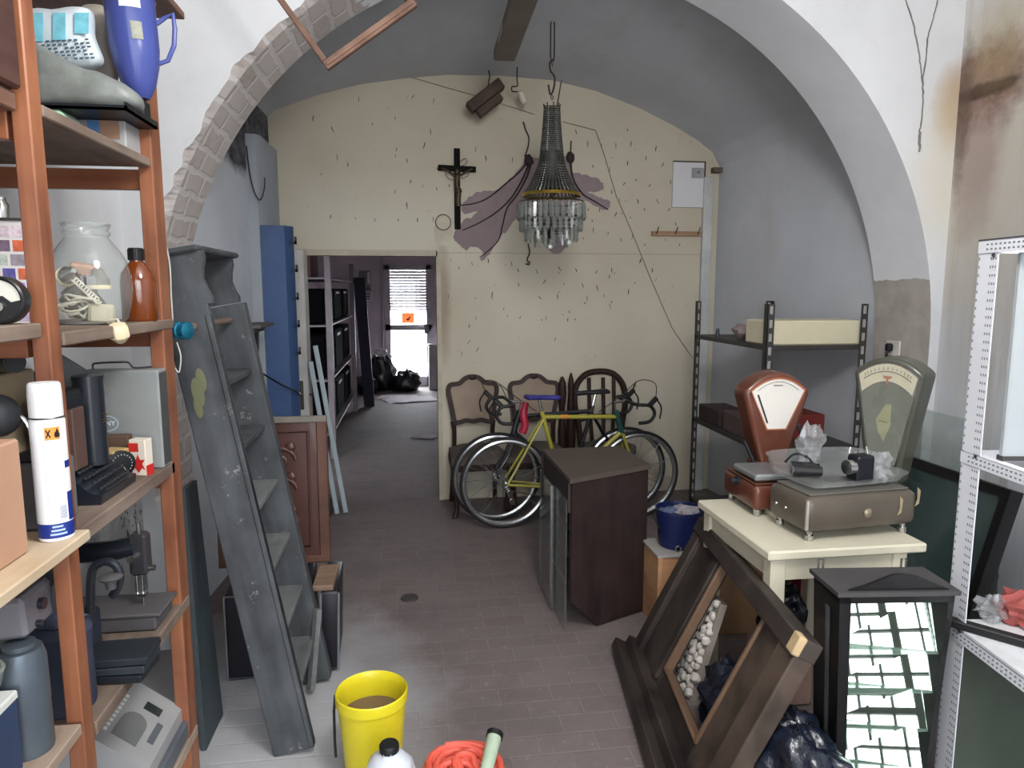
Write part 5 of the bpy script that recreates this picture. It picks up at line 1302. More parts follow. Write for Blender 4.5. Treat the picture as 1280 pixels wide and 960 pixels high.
def cameo_chair():
    t = thing('cameo_chair', 'carved dark chair with a cane shield back, nearest the doorway', 'chair', (0, 0, 0), 0, 'old dark chairs along the partition')
    seat = .47
    half = [(0, 1.03), (.05, 1.022), (.085, 1.0), (.11, .978), (.145, .972), (.185, .965), (.208, .935), (.212, .89), (.2, .82), (.185, .74), (.172, .665), (.155, .632), (.11, .632), (.06, .645), (0, .635)]
    P = [(x, z) for x, z in half] + [(-x, z) for x, z in half[1:-1]][::-1]
    P = [tuple(p[:2]) for p in catmull([(x, z, 0) for x, z in P], 3, closed=True)]
    Q = inset(P, -.036); QB = Matrix(((1, 0, 0, 0), (0, -.1 * 0, 0, 0), (0, 1, 0, 0), (0, 0, 0, 1)))
    M = Matrix(((1, 0, 0, 0), (0, .0, -1, .215), (0, 1, 0, 0), (0, 0, 0, 1)))
    M = Matrix.Translation((0, .205, .47)) @ Matrix.Rotation(R(-7), 4, 'X') @ Matrix.Translation((0, 0, -.47)) @ Matrix(((1, 0, 0, 0), (0, 0, -1, .0), (0, 1, 0, 0), (0, 0, 0, 1)))
    b = MB(); b.ring(P, Q, .034, M); b.ball(M @ Vector((0, 1.005, .03)), .026, 10, sc=(1.3, .5, .8), rough=.4); b.build('back_frame', m_mah, t)
    b = MB(); b.prism(inset(P, -.03), .012, M @ Matrix.Translation((0, 0, .012))); b.build('cane_panel', m_cane, t)
    for s_ in (-1, 1):
        b = MB(); b.tube(catmull([M @ Vector((s_ * .165, .66, .017)), M @ Vector((s_ * .155, .58, .017)), (s_ * .158, .2, .44)], 4), .018, 8); b.build('back_post', m_mah, t)
    b = MB(); b.grid(lambda u, v: ((u - .5) * (.46 - .06 * v), -.22 + .43 * v, seat - .02 + .055 * (1 - (2 * u - 1) ** 4) * (1 - (2 * v - 1) ** 4)), 14, 14); b.prism([(-.23, -.22), (.23, -.22), (.2, .21), (-.2, .21)], .06, Matrix.Translation((0, 0, seat - .08)))
    b.build('seat', mat('seat_greybrown', (92, 84, 78), .85, var=.15), t)
    b = MB(); b.prism([(-.235, -.225), (.235, -.225), (.205, .215), (-.205, .215)], .05, Matrix.Translation((0, 0, seat - .115))); b.build('seat_rail', m_mah, t)
    front_legs(t, .2, .195, seat - .04)
    return t
c1 = cameo_chair(); c1.location = (.482, 5.33, 0); c1.rotation_euler = (0, 0, R(4))
c2_ = dup(c1, (.95, 5.33, 0), R(-3), 'carved dark chair with a cane shield back, behind the blue saddle')
bc_ = thing('balloon_chair', 'dark balloon back chair with a round hoop, behind the black saddle', 'chair', (1.52, 5.31, 0), R(2), 'old dark chairs along the partition')
Mb = Matrix.Translation((0, .2, .45)) @ Matrix.Rotation(R(-7), 4, 'X') @ Matrix.Translation((0, 0, -.45))
b = MB(); b.tube(catmull([Mb @ Vector(p) for p in ((-.17, 0, .44), (-.185, 0, .6), (-.215, 0, .78), (-.2, 0, .92), (-.12, 0, 1.015), (0, 0, 1.04), (.12, 0, 1.015), (.2, 0, .92), (.215, 0, .78), (.185, 0, .6), (.17, 0, .44))], 6), .025, 10); b.build('back_hoop', m_mah, bc_)
for x in (-.09, .03, .12):
    b = MB(); b.tube([Mb @ Vector((x * .8, 0, .46)), Mb @ Vector((x, 0, .75)), Mb @ Vector((x, 0, .99))], .016, 8); b.build('back_slat', m_mah, bc_)
b = MB(); b.tube(catmull([Mb @ Vector(p) for p in ((-.19, 0, .64), (-.06, 0, .67), (.06, 0, .67), (.19, 0, .64))], 5), .018, 8); b.build('cross_rail', m_mah, bc_)
b = MB(); b.prism(arc(0, 0, .22, 0, 360, 28)[:-1], .05, Matrix.Translation((0, 0, .42))); b.ball((0, 0, .465), .2, 18, sc=(1, 1, .22)); b.build('seat', MATS['seat_greybrown'], bc_)
front_legs(bc_, .16, .16, .43)
for i, (x, h) in enumerate(((1.19, 1.0), (1.262, 1.03))):
    b = MB(); b.lathe([(0, .0), (.026, .0), (.03, .4), (.034, .55), (.026, .66), (.022, .74), (.03, .80), (.036, .87), (.03, .95), (.012, 1.0), (0, 1.005)] if i == 0 else [(0, .0), (.03, .0), (.04, .5), (.034, .7), (.022, .88), (.026, .93), (.02, .98), (.006, 1.03), (0, 1.035)], 14)
    solo('turned_post', b, m_mah, ['dark turned post with a leaf shaped tip between two chairs', 'dark pointed tapering post beside the round chair back'][i], 'post', 'turned posts between the chairs', (x, 5.50, .001), rot=(R(-2), 0, 0))

# ================================================================== bicycles
m_tyre = mat('tyre_black', (24, 24, 26), .7); m_rim = mat('rim_alloy', (196, 198, 200), .22, metal=.9, var=.05); m_alloy = m_chr
m_yel = mat('frame_yellow', (158, 150, 56), .35, var=.15, coat=.2); m_grn = mat('frame_green', (26, 68, 62), .35, coat=.4); m_bkf = mat('frame_black', (26, 27, 32), .35, coat=.3)
m_sblk = mat('saddle_black', (22, 22, 24), .5); m_sblu = mat('saddle_blue', (52, 52, 128), .5, var=.3, scale=25)
def wheel(parent, x, name, r=.335):
    c = Vector((x, 0, r))
    b = MB(); b.tube([(r - .034) * Vector((math.cos(2 * PI * k / 60), 0, math.sin(2 * PI * k / 60))) for k in range(60)], .0165, 8, closed=True)
    rim = b.build(name, m_rim, parent); rim.location = c
    b = MB(); b.tube([(r - .014) * Vector((math.cos(2 * PI * k / 60), 0, math.sin(2 * PI * k / 60))) for k in range(60)], .0125, 8, closed=True); b.build('tyre', m_tyre, rim)
    b = MB(); b.cyl((0, -.05, 0), (0, .05, 0), .011, n=12); b.cyl((0, -.035, 0), (0, -.03, 0), .026, n=16); b.cyl((0, .03, 0), (0, .035, 0), .026, n=16); b.build('hub', m_alloy, rim)
    b = MB(); b.tube([(.022, -.032, 0), (.03, -.004, r - .04)], .0013, 4); s0 = b.build('spoke', m_alloy, rim)
    for k in range(1, 24):
        q = s0.copy(); COL.objects.link(q); q.rotation_euler = (0, 2 * PI * k / 24, 0)
        if k % 2: q.scale = (-1, -1, 1)
    return rim
def saddle(parent, x, z, m):
    b = MB()
    def f(u, v):
        a = 2 * PI * u; s_ = v * .27; w = .018 + .055 * max(0, min(1, (.16 - s_) / .14)) ** 1.3 if s_ < .16 else .018
        e = 1 if 0.02 < v < .98 else .3
        return (x - .10 + s_, w * e * math.cos(a), z + .018 * e * math.sin(a) + .012 * (1 - v))
    b.grid(f, 16, 16, wrap=True); return b.build('saddle', m, parent)
def bike(name, label, loc, rz, fr, hd, sad, red=False, dark_bars=True):
    t = thing(name, label, 'bicycle', loc, rz, 'bicycles in front of the chairs')
    RH, BB, SC_, HT, HB, FH = Vector((0, 0, .335)), Vector((.42, 0, .28)), Vector((.275, 0, .80)), Vector((.83, 0, .80)), Vector((.868, 0, .665)), Vector((1.0, 0, .335))
    wheel(t, 0, 'rear_wheel'); wheel(t, 1.0, 'front_wheel')
    b = MB(); b.tube([SC_, HT - Vector((0, 0, .02))], .0155, 12); b.tube([BB, SC_ + Vector((-.012, 0, .04))], .016, 12); b.tube([BB, HB], .017, 12)
    for s_ in (-1, 1):
        b.tube([RH + Vector((0, s_ * .06, 0)), BB + Vector((-.02, s_ * .025, 0))], .009, 8); b.tube([RH + Vector((0, s_ * .06, 0)), SC_ + Vector((0, s_ * .018, -.01))], .008, 8)
    b.tube([BB + Vector((0, -.035, 0)), BB + Vector((0, .035, 0))], .021, 12)
    b.build('frame', fr, t)
    b = MB(); b.tube([HT + Vector((-.008, 0, .025)), HB - Vector((-.006, 0, .02))], .021, 12); b.build('head_tube', hd, t)
    b = MB()
    for s_ in (-1, 1): b.tube(catmull([HB + Vector((0, s_ * .05, -.02)), HB + Vector((.05, s_ * .055, -.16)), FH + Vector((-.012, s_ * .055, .06)), FH + Vector((0, s_ * .055, 0))], 5), .011, 8)
    b.tube([HB + Vector((0, -.055, -.018)), HB + Vector((0, .055, -.018))], .013, 8); b.build('fork', fr, t)
    b = MB(); b.tube([SC_, SC_ + Vector((-.03, 0, .125))], .012, 10); b.build('seat_post', m_alloy, t)
    saddle(t, .235, .935, sad)
    b = MB(); b.tube([HT + Vector((-.008, 0, .02)), HT + Vector((-.02, 0, .085)), HT + Vector((.075, 0, .095))], .012, 10); b.build('stem', m_alloy, t)
    for s_ in (-1, 1):
        b = MB(); b.tube(catmull([(.905, s_ * .0, .895), (.905, s_ * .17, .895), (.93, s_ * .205, .895), (1.0, s_ * .205, .885), (1.035, s_ * .205, .83), (1.0, s_ * .205, .775), (.92, s_ * .205, .765)], 6), .0125, 10); b.build('handlebar_drop', m_sblk, t)
        b = MB(); b.bar((.995, s_ * .205, .89), (1.05, s_ * .205, .945), .025, .035, bev=.006); b.tube(catmull([(1.05, s_ * .205, .93), (1.085, s_ * .205, .87), (1.075, s_ * .205, .79)], 5), .006, 6); b.build('brake_lever', m_sblk, t)
    b = MB(); b.tube(catmull([(1.045, .2, .95), (1.02, .1, 1.02), (.96, 0, 1.0), (.9, .0, .86), (.885, 0, .74)], 6), .0032, 6); b.tube(catmull([(1.045, -.2, .95), (1.08, -.1, 1.03), (1.0, 0, 1.04), (.86, 0, .93), (.7, .02, .815)], 6), .0032, 6); b.build('brake_cable', m_sblk, t)
    b = MB(); b.tube([BB + Vector((0, -.05, 0)) + .085 * Vector((math.cos(2 * PI * k / 30), 0, math.sin(2 * PI * k / 30))) for k in range(30)], .006, 6, closed=True)
    for k in range(5): b.bar(BB + Vector((0, -.05, 0)), BB + Vector((0, -.05, 0)) + .083 * Vector((math.cos(k * 1.256), 0, math.sin(k * 1.256))), .012, .005)
    b.bar(BB + Vector((0, -.06, 0)), BB + Vector((.06, -.06, -.15)), .016, .012); b.bar(BB + Vector((0, .06, 0)), BB + Vector((-.06, .06, .15)), .016, .012); b.build('crankset', m_alloy, t)
    for s_ in (-1, 1):
        b = MB(); p = BB + Vector((s_ * -.06 * -1, s_ * .1, .15 * s_)); p = BB + (Vector((.06, -.1, -.15)) if s_ < 0 else Vector((-.06, .1, .15))); b.box(p, (.075, .085, .022), bev=.004); b.build('pedal', m_sblk, t)
    b = MB(); n_ = 30
    b.tube([RH + Vector((0, -.05, 0)) + .04 * Vector((math.cos(R(a)), 0, math.sin(R(a)))) for a in range(100, 271, 17)] + [BB + Vector((0, -.05, 0)) + .088 * Vector((math.cos(R(a)), 0, math.sin(R(a)))) for a in range(-95, 96, 19)], .004, 5, closed=True); b.build('bike_chain', mat('chain_steel', (90, 88, 84), .4, metal=.7), t)
    b = MB(); b.bar(RH + Vector((.0, -.055, -.03)), RH + Vector((.03, -.055, -.12)), .012, .02); b.cyl(RH + Vector((.02, -.065, -.06)), RH + Vector((.02, -.045, -.06)), .022, n=14); b.cyl(RH + Vector((.035, -.065, -.125)), RH + Vector((.035, -.045, -.125)), .022, n=14); b.build('derailleur', m_alloy, t)
    return t
by = bike('road_bicycle', 'yellow and green road bicycle with a blue saddle', (.636, 4.84, 0), R(5), m_yel, m_grn, m_sblu)
b = MB(); b.bar((.055, .0, .70), (.055, .0, .705), .01, .01)
bb2 = bike('road_bicycle', 'black road bicycle with a black saddle behind the yellow one', (1.585, 5.08, 0), R(180 + 4), m_bkf, m_bkf, m_sblk)
for o in list(bb2.children):
    pass
b = MB(); b.tube(catmull([(.78, 0, .88), (.80, .02, .80), (.79, .03, .72), (.81, .03, .66)], 6), .028, 10, radii=None); b.build('red_pouch', mat('pouch_red', (164, 28, 54), .5, var=.2), bb2, label='bright red pouch')
# the yellow bicycle's top bar decal and gear
b = MB(); b.tube([(.40, 0, .797), (.46, 0, .795)], .0162, 12); b.build('frame_decal', mat('decal_orange', (206, 132, 52), .4), by)

# ================================================================== brown cabinet
BLc, BRc, FRc, FLc = Vector((.726, 3.84)), Vector((1.165, 3.86)), Vector((1.198, 3.43)), Vector((.738, 3.215))
cb = thing('display_cabinet', 'dark brown wooden cabinet with an open glazed side, standing on the floor', 'cabinet', (.95, 3.6, 0))
o2 = Vector((.95, 3.6))
m_cab = wood('cabinet_brown', (36, 27, 27), (54, 41, 40), .45, (24, 24, 3)); m_cabt = mat('cabinet_top_dust', (74, 64, 58), .75, var=.12)
m_cabi = mat('cabinet_inside', (86, 70, 64), .7)
def l2(p, z): return Vector((p.x - o2.x, p.y - o2.y, z))
def panel(pts, th, name, m):
    b = MB(); b.plate(pts, th); return b.build(name, m, cb)
ctr = (BLc + BRc + FRc + FLc) / 4
b = MB(); grow = [(c + (c - ctr).normalized() * .014) - o2 for c in (FLc, FRc, BRc, BLc)]; b.prism([tuple(p) for p in grow], .024, Matrix.Translation((0, 0, .778))); b.build('top', m_cabt, cb)
fd = (FRc - FLc)
A1 = FLc + fd * .02; A2 = FLc + fd * .36
panel([l2(A1, .175), l2(A2, .004), l2(FRc, .004), l2(FRc, .778), l2(A1, .778)], .02, 'side_panel', m_cab)
panel([l2(FRc, .0), l2(BRc, .0), l2(BRc, .778), l2(FRc, .778)], .018, 'side_panel', m_cab)
panel([l2(BRc, 0), l2(BLc, 0), l2(BLc, .778), l2(BRc, .778)], .014, 'back_panel', m_cabi)
inn = [BLc.lerp(ctr, .06), BRc.lerp(ctr, .08), FRc.lerp(ctr, .1), FLc.lerp(ctr, .12)]
for z in (.20, .36, .50, .64):
    b = MB(); b.prism([tuple(p - o2) for p in inn[::-1]], .016, Matrix.Translation((0, 0, z))); b.build('cabinet_shelf', m_cabi, cb)
b = MB(); b.bar(l2(BLc, .02), l2(BLc, .778), .03, .03); b.build('corner_post', m_cab, cb)
b = MB(); b.bar(l2(FLc.lerp(BLc, .03), .70), l2(BLc, .70 ), .016, .15); b.build('header', m_cab, cb)
G0, G1 = FLc + Vector((-.012, .02)), BLc + Vector((-.012, -.02))
b = MB(); Gm = G0.lerp(G1, .45); b.plate([l2(G0, .03), l2(Gm, .03), l2(Gm, .69), l2(G0, .69)], .006); b.build('glass_door', glass('cabinet_glass', (170, 186, 184), .12), cb)
b = MB(); b.plate([l2(Gm.lerp(G0, .1) + Vector((-.012, 0)), .03), l2(G1 + Vector((-.012, 0)), .03), l2(G1 + Vector((-.012, 0)), .69), l2(Gm.lerp(G0, .1) + Vector((-.012, 0)), .69)], .006); b.build('glass_door', MATS['cabinet_glass'], cb)
b = MB(); b.bar(l2(Gm + Vector((-.02, 0)), .03), l2(Gm + Vector((-.02, 0)), .69), .012, .014); b.build('door_edge', m_chr, cb)

# ================================================================== bucket, crate, cartons
cr = thing('wooden_crate', 'pale brown wooden crate under the navy bucket', 'crate', (1.29, 3.31, 0))
m_cr = wood('crate_pine', (160, 116, 82), (192, 148, 110), .65, (4, 4, 24))
b = MB(); b.bb(-.105, .105, -.11, .13, 0, .385, bev=.003); b.build('crate_box', m_cr, cr)
b = MB(); b.bb(-.112, -.085, -.118, -.11, 0, .39, bev=.002); b.build('corner_batten', m_cr, cr)
b = MB(); b.bb(-.115, .115, -.119, .135, .385, .398, bev=.002); b.build('crate_rim', mat('crate_rim_grey', (150, 146, 142), .6), cr)
bu = thing('navy_bucket', 'navy blue bucket with rags standing on the pale crate', 'bucket', (1.335, 3.335, .399))
m_nav = mat('bucket_navy', (20, 30, 74), .4, var=.12)
b = MB(); b.shell([(0, .002), (.1, .002), (.118, .18), (.122, .182), (.122, .195), (.116, .195), (.112, .18), (.096, .01), (0, .01)], 32); b.build('bucket_shell', m_nav, bu)
b = MB(); b.tube(catmull([(-.12, 0, .19), (-.14, -.02, .16), (-.13, -.05, .12), (-.11, -.05, .1)], 5), .004, 6); b.build('bail', m_sblk, bu)
b = MB(); b.tube([(-.04 + .014 * math.cos(k * PI / 8), -.105, .015 + .014 * math.sin(k * PI / 8)) for k in range(16)], .004, 6, closed=True); b.build('ring_pull', m_chr, bu)
for i, (x, y, c, lab) in enumerate(((.03, -.01, (132, 128, 132), 'pale grey rag bunched in the navy bucket'), (-.05, .01, (84, 92, 120), 'bluish rag tucked in the left of the navy bucket'))):
    b = MB(); b.ball((1.335 + x, 3.335 + y, .399 + .165), .06 if i == 0 else .045, 18, sc=(1.1, 1, .7), rough=.5, seed=i + 4, fr=4); solo('rag', b, mat('rag_%d' % i, c, .9), lab, 'rag')
b = MB(); b.bb(1.46, 1.71, 3.12, 3.4, 0, .43, bev=.004); solo('cardboard_carton', b, mat('carton_tan', (172, 134, 100), .8, var=.06), 'plain tan cardboard carton under the back of the white table', 'box')
rd = thing('red_basin', 'dark red basin standing under the white table', 'basin', (1.90, 3.06, 0))
b = MB(); b.lathe([(0, 0), (.14, 0), (.17, .34), (.175, .36), (.165, .36), (.15, .34), (0, .33)], 28); b.build('basin_body', mat('basin_red', (122, 20, 44), .4), rd)
b = MB(); b.tube(catmull([(-.17, -.02, .35), (-.1, -.14, .27), (.02, -.17, .25), (.13, -.12, .34)], 6), .006, 6); b.build('bail', m_sblk, rd)

# ================================================================== white table
tbx0, tbx1, tby0, tby1, TZ = 1.232, 1.85, 2.236, 2.87, .78
wt = thing('white_table', 'small cream painted wooden table carrying the two scales', 'table', (1.54, 2.55, 0))
m_tab = mat('table_cream', (206, 200, 178), .5, var=.05, bump=.1)
b = MB(); b.bb(tbx0 - 1.54, tbx1 - 1.54, tby0 - 2.55, tby1 - 2.55, TZ - .035, TZ, bev=.006); b.build('tabletop', m_tab, wt)
b = MB(); b.bb(tbx0 + .04 - 1.54, tbx1 - .06 - 1.54, tby0 + .03 - 2.55, tby0 + .05 - 2.55, TZ - .12, TZ - .035); b.build('apron', m_tab, wt)
b = MB(); b.bb(tbx0 + .04 - 1.54, tbx1 - .06 - 1.54, tby1 - .05 - 2.55, tby1 - .03 - 2.55, TZ - .12, TZ - .035); b.build('apron', m_tab, wt)
for x in (tbx0 + .035, tbx1 - .075):
    b = MB(); b.bb(x - 1.54, x + .02 - 1.54, tby0 + .05 - 2.55, tby1 - .05 - 2.55, TZ - .12, TZ - .035); b.build('apron', m_tab, wt)
for x in (tbx0 + .05, tbx1 - .09):
    for y in (tby0 + .05, tby1 - .05):
        b = MB(); b.bar((x - 1.54, y - 2.55, TZ - .036), (x - 1.54 + (.012 if x < 1.5 else -.0), y - 2.55, 0.001), .058, .058, up=(0, 1, 0), bev=.004); b.build('leg', m_tab, wt)

# ================================================================== orange brown shop scale
def scale_head(rt, rb, hz_, d, m, parent, name='fan_head'):
    """fan outline in x-z, pushed through depth d (towards +y)"""
    pass
def fan(cx_, z0, w0, z1, w1, crown, n=14):
    """fan outline: narrow foot w0 at z0, wide shoulders w1 at z1, arched crown"""
    top = [(cx_ + w1 * (1 - 2 * i / n), z1 + crown * (1 - (1 - 2 * i / n) ** 2)) for i in range(n + 1)]
    return [(cx_ - w0, z0), (cx_ + w0, z0)] + top
s1 = thing('brown_scale', 'orange brown shop scale with a white fan shaped dial', 'scale', (1.545, 2.76, TZ))
m_s1 = mat('enamel_orange_brown', (92, 50, 36), .32, var=.18, coat=.35); m_s1d = mat('enamel_dark_edge', (92, 56, 42), .4, var=.2)
XZ = lambda y: Matrix(((1, 0, 0, 0), (0, 0, -1, y), (0, 1, 0, 0), (0, 0, 0, 1)))
HY = .16
O = fan(0.0, .165, .06, .485, .152, .085)
b = MB(); b.prism(O, .12, XZ(HY)); fh = b.build('fan_head', m_s1, s1)
bv = fh.modifiers.new('round', 'BEVEL'); bv.width = .018; bv.segments = 3; bv.limit_method = 'ANGLE'; bv.angle_limit = R(50)
F = fan(0.0, .325, .042, .49, .12, .052)
b = MB(); b.prism(F, .004, XZ(HY - .1205)); b.build('white_dial', mat('dial_ivory', (208, 204, 196), .35, var=.03), s1)
b = MB(); b.ring(fan(0, .318, .047, .494, .127, .056), F, .008, XZ(HY - .119)); b.build('dial_rim', mat('rim_copper', (150, 84, 56), .3, coat=.4), s1)
b = MB(); b.bar((-.092, HY - .128, .475), (-.044, HY - .128, .352), .006, .003, up=(0, 1, 0)); b.build('pointer', m_ink, s1)
b = MB(); b.tube([(p[0] * .9, HY - .126, p[1] - .012) for p in F[3:-1]], .0012, 4); b.bb(-.022, .018, HY - .1275, HY - .1255, .512, .516); b.build('dial_scale', mat('dial_print', (128, 118, 112), .5), s1)
b = MB(); b.bb(-.07, .07, HY - .13, HY - .0, .12, .18, bev=.012); b.build('neck', m_s1, s1)
b = MB(); b.bb(-.19, .17, -.163, .13, .028, .135, bev=.022, seg=3); b.build('scale_base', m_s1, s1)
b = MB(); b.bb(-.185, .165, -.158, .12, .1345, .142, bev=.004); b.build('base_cover', m_s1d, s1)
for x, y in ((-.16, -.135), (.14, -.135), (-.16, .1), (.14, .1)):
    b = MB(); b.cyl((x, y, 0.0005), (x, y, .03), .014, .018, 12); b.build('foot', m_chr, s1)
b = MB(); b.bb(-.185, -.03, -.16, .05, .15, .178, bev=.008); b.build('weighing_plate', mat('plate_steel', (158, 160, 160), .35, metal=.6, var=.1), s1)
b = MB(); b.cyl((-.1, -.08, .14), (-.1, -.08, .152), .04, n=16); b.build('plate_support', m_s1d, s1)
b = MB(); b.bar((-.075, .06, .16), (-.125, .075, .27), .02, .016, bev=.005); b.build('lever_handle', m_sblk, s1)
b = MB(); b.cyl((-.2, -.02, .12), (-.19, -.02, .12), .02, n=14); b.cyl((-.225, -.02, .12), (-.2, -.02, .12), .009, n=10); b.build('side_knob', m_sew, s1)
b = MB(); b.bb(-.11, .03, -.195, -.1, .0005, .022, bev=.002); b.build('drawer_slip', mat('slip_cream', (206, 200, 180), .5), s1)

# ================================================================== grey green scale
s2 = thing('green_scale', 'big grey green shop scale with a tall fan shaped glass dial', 'scale', (1.64, 2.50, TZ), R(5))
m_s2 = mat('enamel_grey_green', (78, 80, 68), .35, var=.15, coat=.3); m_s2b = mat('enamel_grey_brown', (84, 76, 66), .4, var=.15, coat=.25); m_s2t = mat('scale_dusty_top', (92, 90, 84), .7, var=.1)
b = MB(); b.bb(-.255, .225, -.185, .065, .035, .17, bev=.03, seg=3); b.build('scale_base', m_s2b, s2)
b = MB(); b.bb(-.23, .2, -.16, .045, .1695, .176, bev=.004); b.build('base_cover', m_s2t, s2)
for x, y in ((-.215, -.15), (.19, -.15), (-.215, .03), (.19, .03)):
    b = MB(); b.cyl((x, y, 0.0005), (x, y, .02), .016, n=14); b.cyl((x, y, .02), (x, y, .036), .01, n=12); b.build('foot', m_chr, s2)
b = MB(); b.tube([(-.248, -.178, .05), (-.248, -.178, .16)], .007, 8); b.build('corner_wear', mat('worn_metal', (176, 172, 164), .35, metal=.4), s2)
b = MB(); b.lathe([(0, 0), (.016, 0), (.018, .006), (.01, .012), (0, .013)], 16, Matrix.Translation((.0, -.185, .1)) @ Matrix.Rotation(R(90), 4, 'X')); b.build('front_knob', mat('knob_dull', (150, 138, 116), .4, metal=.5), s2)
for y in (-.06, -.0):
    b = MB(); b.ball((-.256, y, .1), .007, 8); b.build('side_screw', m_chr, s2)
for x, z in ((.13, .09), (.205, .12)):
    b = MB(); b.prism([(0, 0), (.018, .01), (.022, .06), (.006, .075), (.01, .03)], .0012, Matrix.Translation((x, -.1865, z - .01)) @ Matrix(((1, 0, 0, 0), (0, 0, -1, 0), (0, 1, 0, 0), (0, 0, 0, 1)))); b.build('paint_chip', mat('chip_tan', (150, 134, 104), .7), s2)
# tall head turned to the left, behind the base
hd = Matrix.Translation((.33, .135, .10)) @ Matrix.Rotation(R(-60), 4, 'Z')
def hx(y): return hd @ XZ(y)
O2 = fan(0, .0, .06, .475, .14, .065)
b = MB(); b.prism(O2, .15, hx(.15)); h2 = b.build('fan_head', m_s2, s2)
bv = h2.modifiers.new('round', 'BEVEL'); bv.width = .014; bv.segments = 3; bv.limit_method = 'ANGLE'; bv.angle_limit = R(50)
F2 = fan(0, .09, .05, .465, .117, .052)
b = MB(); b.prism(F2, .003, hx(-.001)); b.build('dial_back', mat('dial_greygreen', (124, 126, 116), .4, var=.08), s2)
n = len(F2)
topF = [(p[0] * .97, p[1] - .003) for p in F2[2:]]
lowF = [(p[0] * .84, p[1] - .075) for p in F2[2:]]
b = MB(); b.prism(topF + lowF[::-1], .003, hx(-.004)); b.build('scale_band', mat('band_cream', (222, 214, 190), .5, var=.05), s2)
b = MB(); b.tube([hx(-.008) @ Vector((p[0] * .93, p[1] - .034, 0)) for p in F2[3:-1]], .0012, 4)
for i, a in enumerate(range(30, 151, 10)):
    x = .1 * math.cos(R(a)); z = .44 + .05 * (1 - (x / .11) ** 2); b.bb(0, 0, 0, 0, 0, 0) if False else b.tube([hx(-.008) @ Vector((x, z, 0)), hx(-.008) @ Vector((x * 1.04, z + .012, 0))], .0011, 4)
b.build('scale_marks', m_ink, s2)
b = MB(); b.prism([(-.018, .465), (.02, .463), (.012, .453), (.004, .45), (0, .41), (-.005, .45), (-.014, .455)], .0015, hx(-.0075)); b.build('red_mark', mat('faded_red', (186, 128, 104), .6), s2)
b = MB(); b.prism([(-.0, .345), (.022, .345), (.024, .26), (.0, .185), (-.026, .235), (-.036, .275)], .0015, hx(-.0035)); b.build('yellow_label', mat('label_yellowgreen', (166, 164, 130), .6, var=.1), s2)
b = MB(); b.bar(hx(-.006) @ Vector((-.02, .274, 0)), hx(-.006) @ Vector((.012, .268, 0)), .004, .001); b.build('label_mark', m_ink, s2)
b = MB(); b.ring(fan(0, .082, .056, .468, .125, .057), F2, .006, hx(.002)); b.build('dial_rim', m_chr, s2)
b = MB(); b.prism(F2, .002, hx(-.0115)); b.build('dial_glass', glass('dial_glass', (240, 242, 238), .02), s2)
b = MB(); b.bb(.16, .34, .0, .2, .04, .12, bev=.01); b.build('neck', m_s2b, s2)
# glass tray on the scale
ty = thing('glass_tray', 'wide clear plastic tray lying on top of the green scale', 'tray', (1.66, 2.52, TZ + .1885), R(5))
m_tr = glass('tray_clear', (206, 210, 208), .2, .05)
tro = [(-.235, -.12), (-.19, -.165), (.12, -.15), (.235, -.11), (.25, -.02), (.22, .15), (.12, .2), (-.16, .2), (-.24, .1)]
P = [tuple(p[:2]) for p in catmull([(x, y, 0) for x, y in tro], 4, closed=True)]
b = MB(); b.prism([(x * .9, y * .9) for x, y in P], .004); b.build('tray_base', m_tr, ty)
b = MB(); n = len(P); vs = [(x * .9, y * .9, .004) for x, y in P] + [(x, y, .065 if y > .05 else .024) for x, y in P]
b.add(vs, [(i, (i + 1) % n, n + (i + 1) % n, n + i) for i in range(n)]); b.build('tray_rim', m_tr, ty)
for x, y in ((-.08, -.06), (.1, -.05)):
    b = MB(); b.cyl((x, y, -.0125), (x, y, 0), .03, n=14); b.build('tray_support', m_s2t, ty)
bp_ = Vector((1.66, 2.52, TZ + .194))
bino = thing('binoculars', 'black pocket binoculars lying on the left of the clear tray', 'binoculars', bp_ + Vector((-.13, -.0, .0)), R(-20))
for s_ in (-1, 1):
    b = MB(); b.cyl((-.055, s_ * .026, .024), (.05, s_ * .026, .024), .024, .018, 18); b.build('barrel', m_sblk, bino); b = MB(); b.cyl((-.058, s_ * .026, .024), (-.0555, s_ * .026, .024), .019, n=16); b.build('lens', mat('lens_grey', (80, 92, 98), .1, spec=.9), bino)
b = MB(); b.bb(-.02, .04, -.02, .02, .03, .045, bev=.006); b.build('bridge', m_sblk, bino)
b = MB(); b.tube(catmull([(.03, .03, .03), (.02, .09, .05), (-.03, .1, .06), (-.075, .04, .04)], 6), .005, 6); b.build('strap', m_sblk, bino)
cam_o = thing('small_camera', 'black square camera in clear wrapping on the front of the tray', 'camera', bp_ + Vector((.03, -.10, .0)), R(8))
b = MB(); b.bb(-.038, .042, -.03, .035, 0.001, .10, bev=.008); b.build('camera_body', mat('camera_navy', (18, 20, 28), .35), cam_o)
b = MB(); b.cyl((-.066, 0, .055), (-.038, 0, .055), .028, .03, 22); b.cyl((-.0665, 0, .055), (-.066, 0, .055), .02, n=18); b.build('lens_barrel', m_chr, cam_o)
def film(c, r, sc_, sd, name, label):
    b = MB(); b.ball(c, r, 20, sc=sc_, rough=.7, seed=sd, fr=3.5); o = solo(name, b, glass('clear_film', (225, 228, 230), .16, .08), label, 'plastic film', smooth=20); return o
film(bp_ + Vector((.115, -.09, .052)), .05, (.8, .9, 1), 3, 'plastic_wrap', 'crumpled clear wrapping right of the square camera')
film(bp_ + Vector((-.06, .1, .10)), .065, (.75, .6, 1.2), 6, 'plastic_wrap', 'upright crumpled clear plastic behind the binoculars')
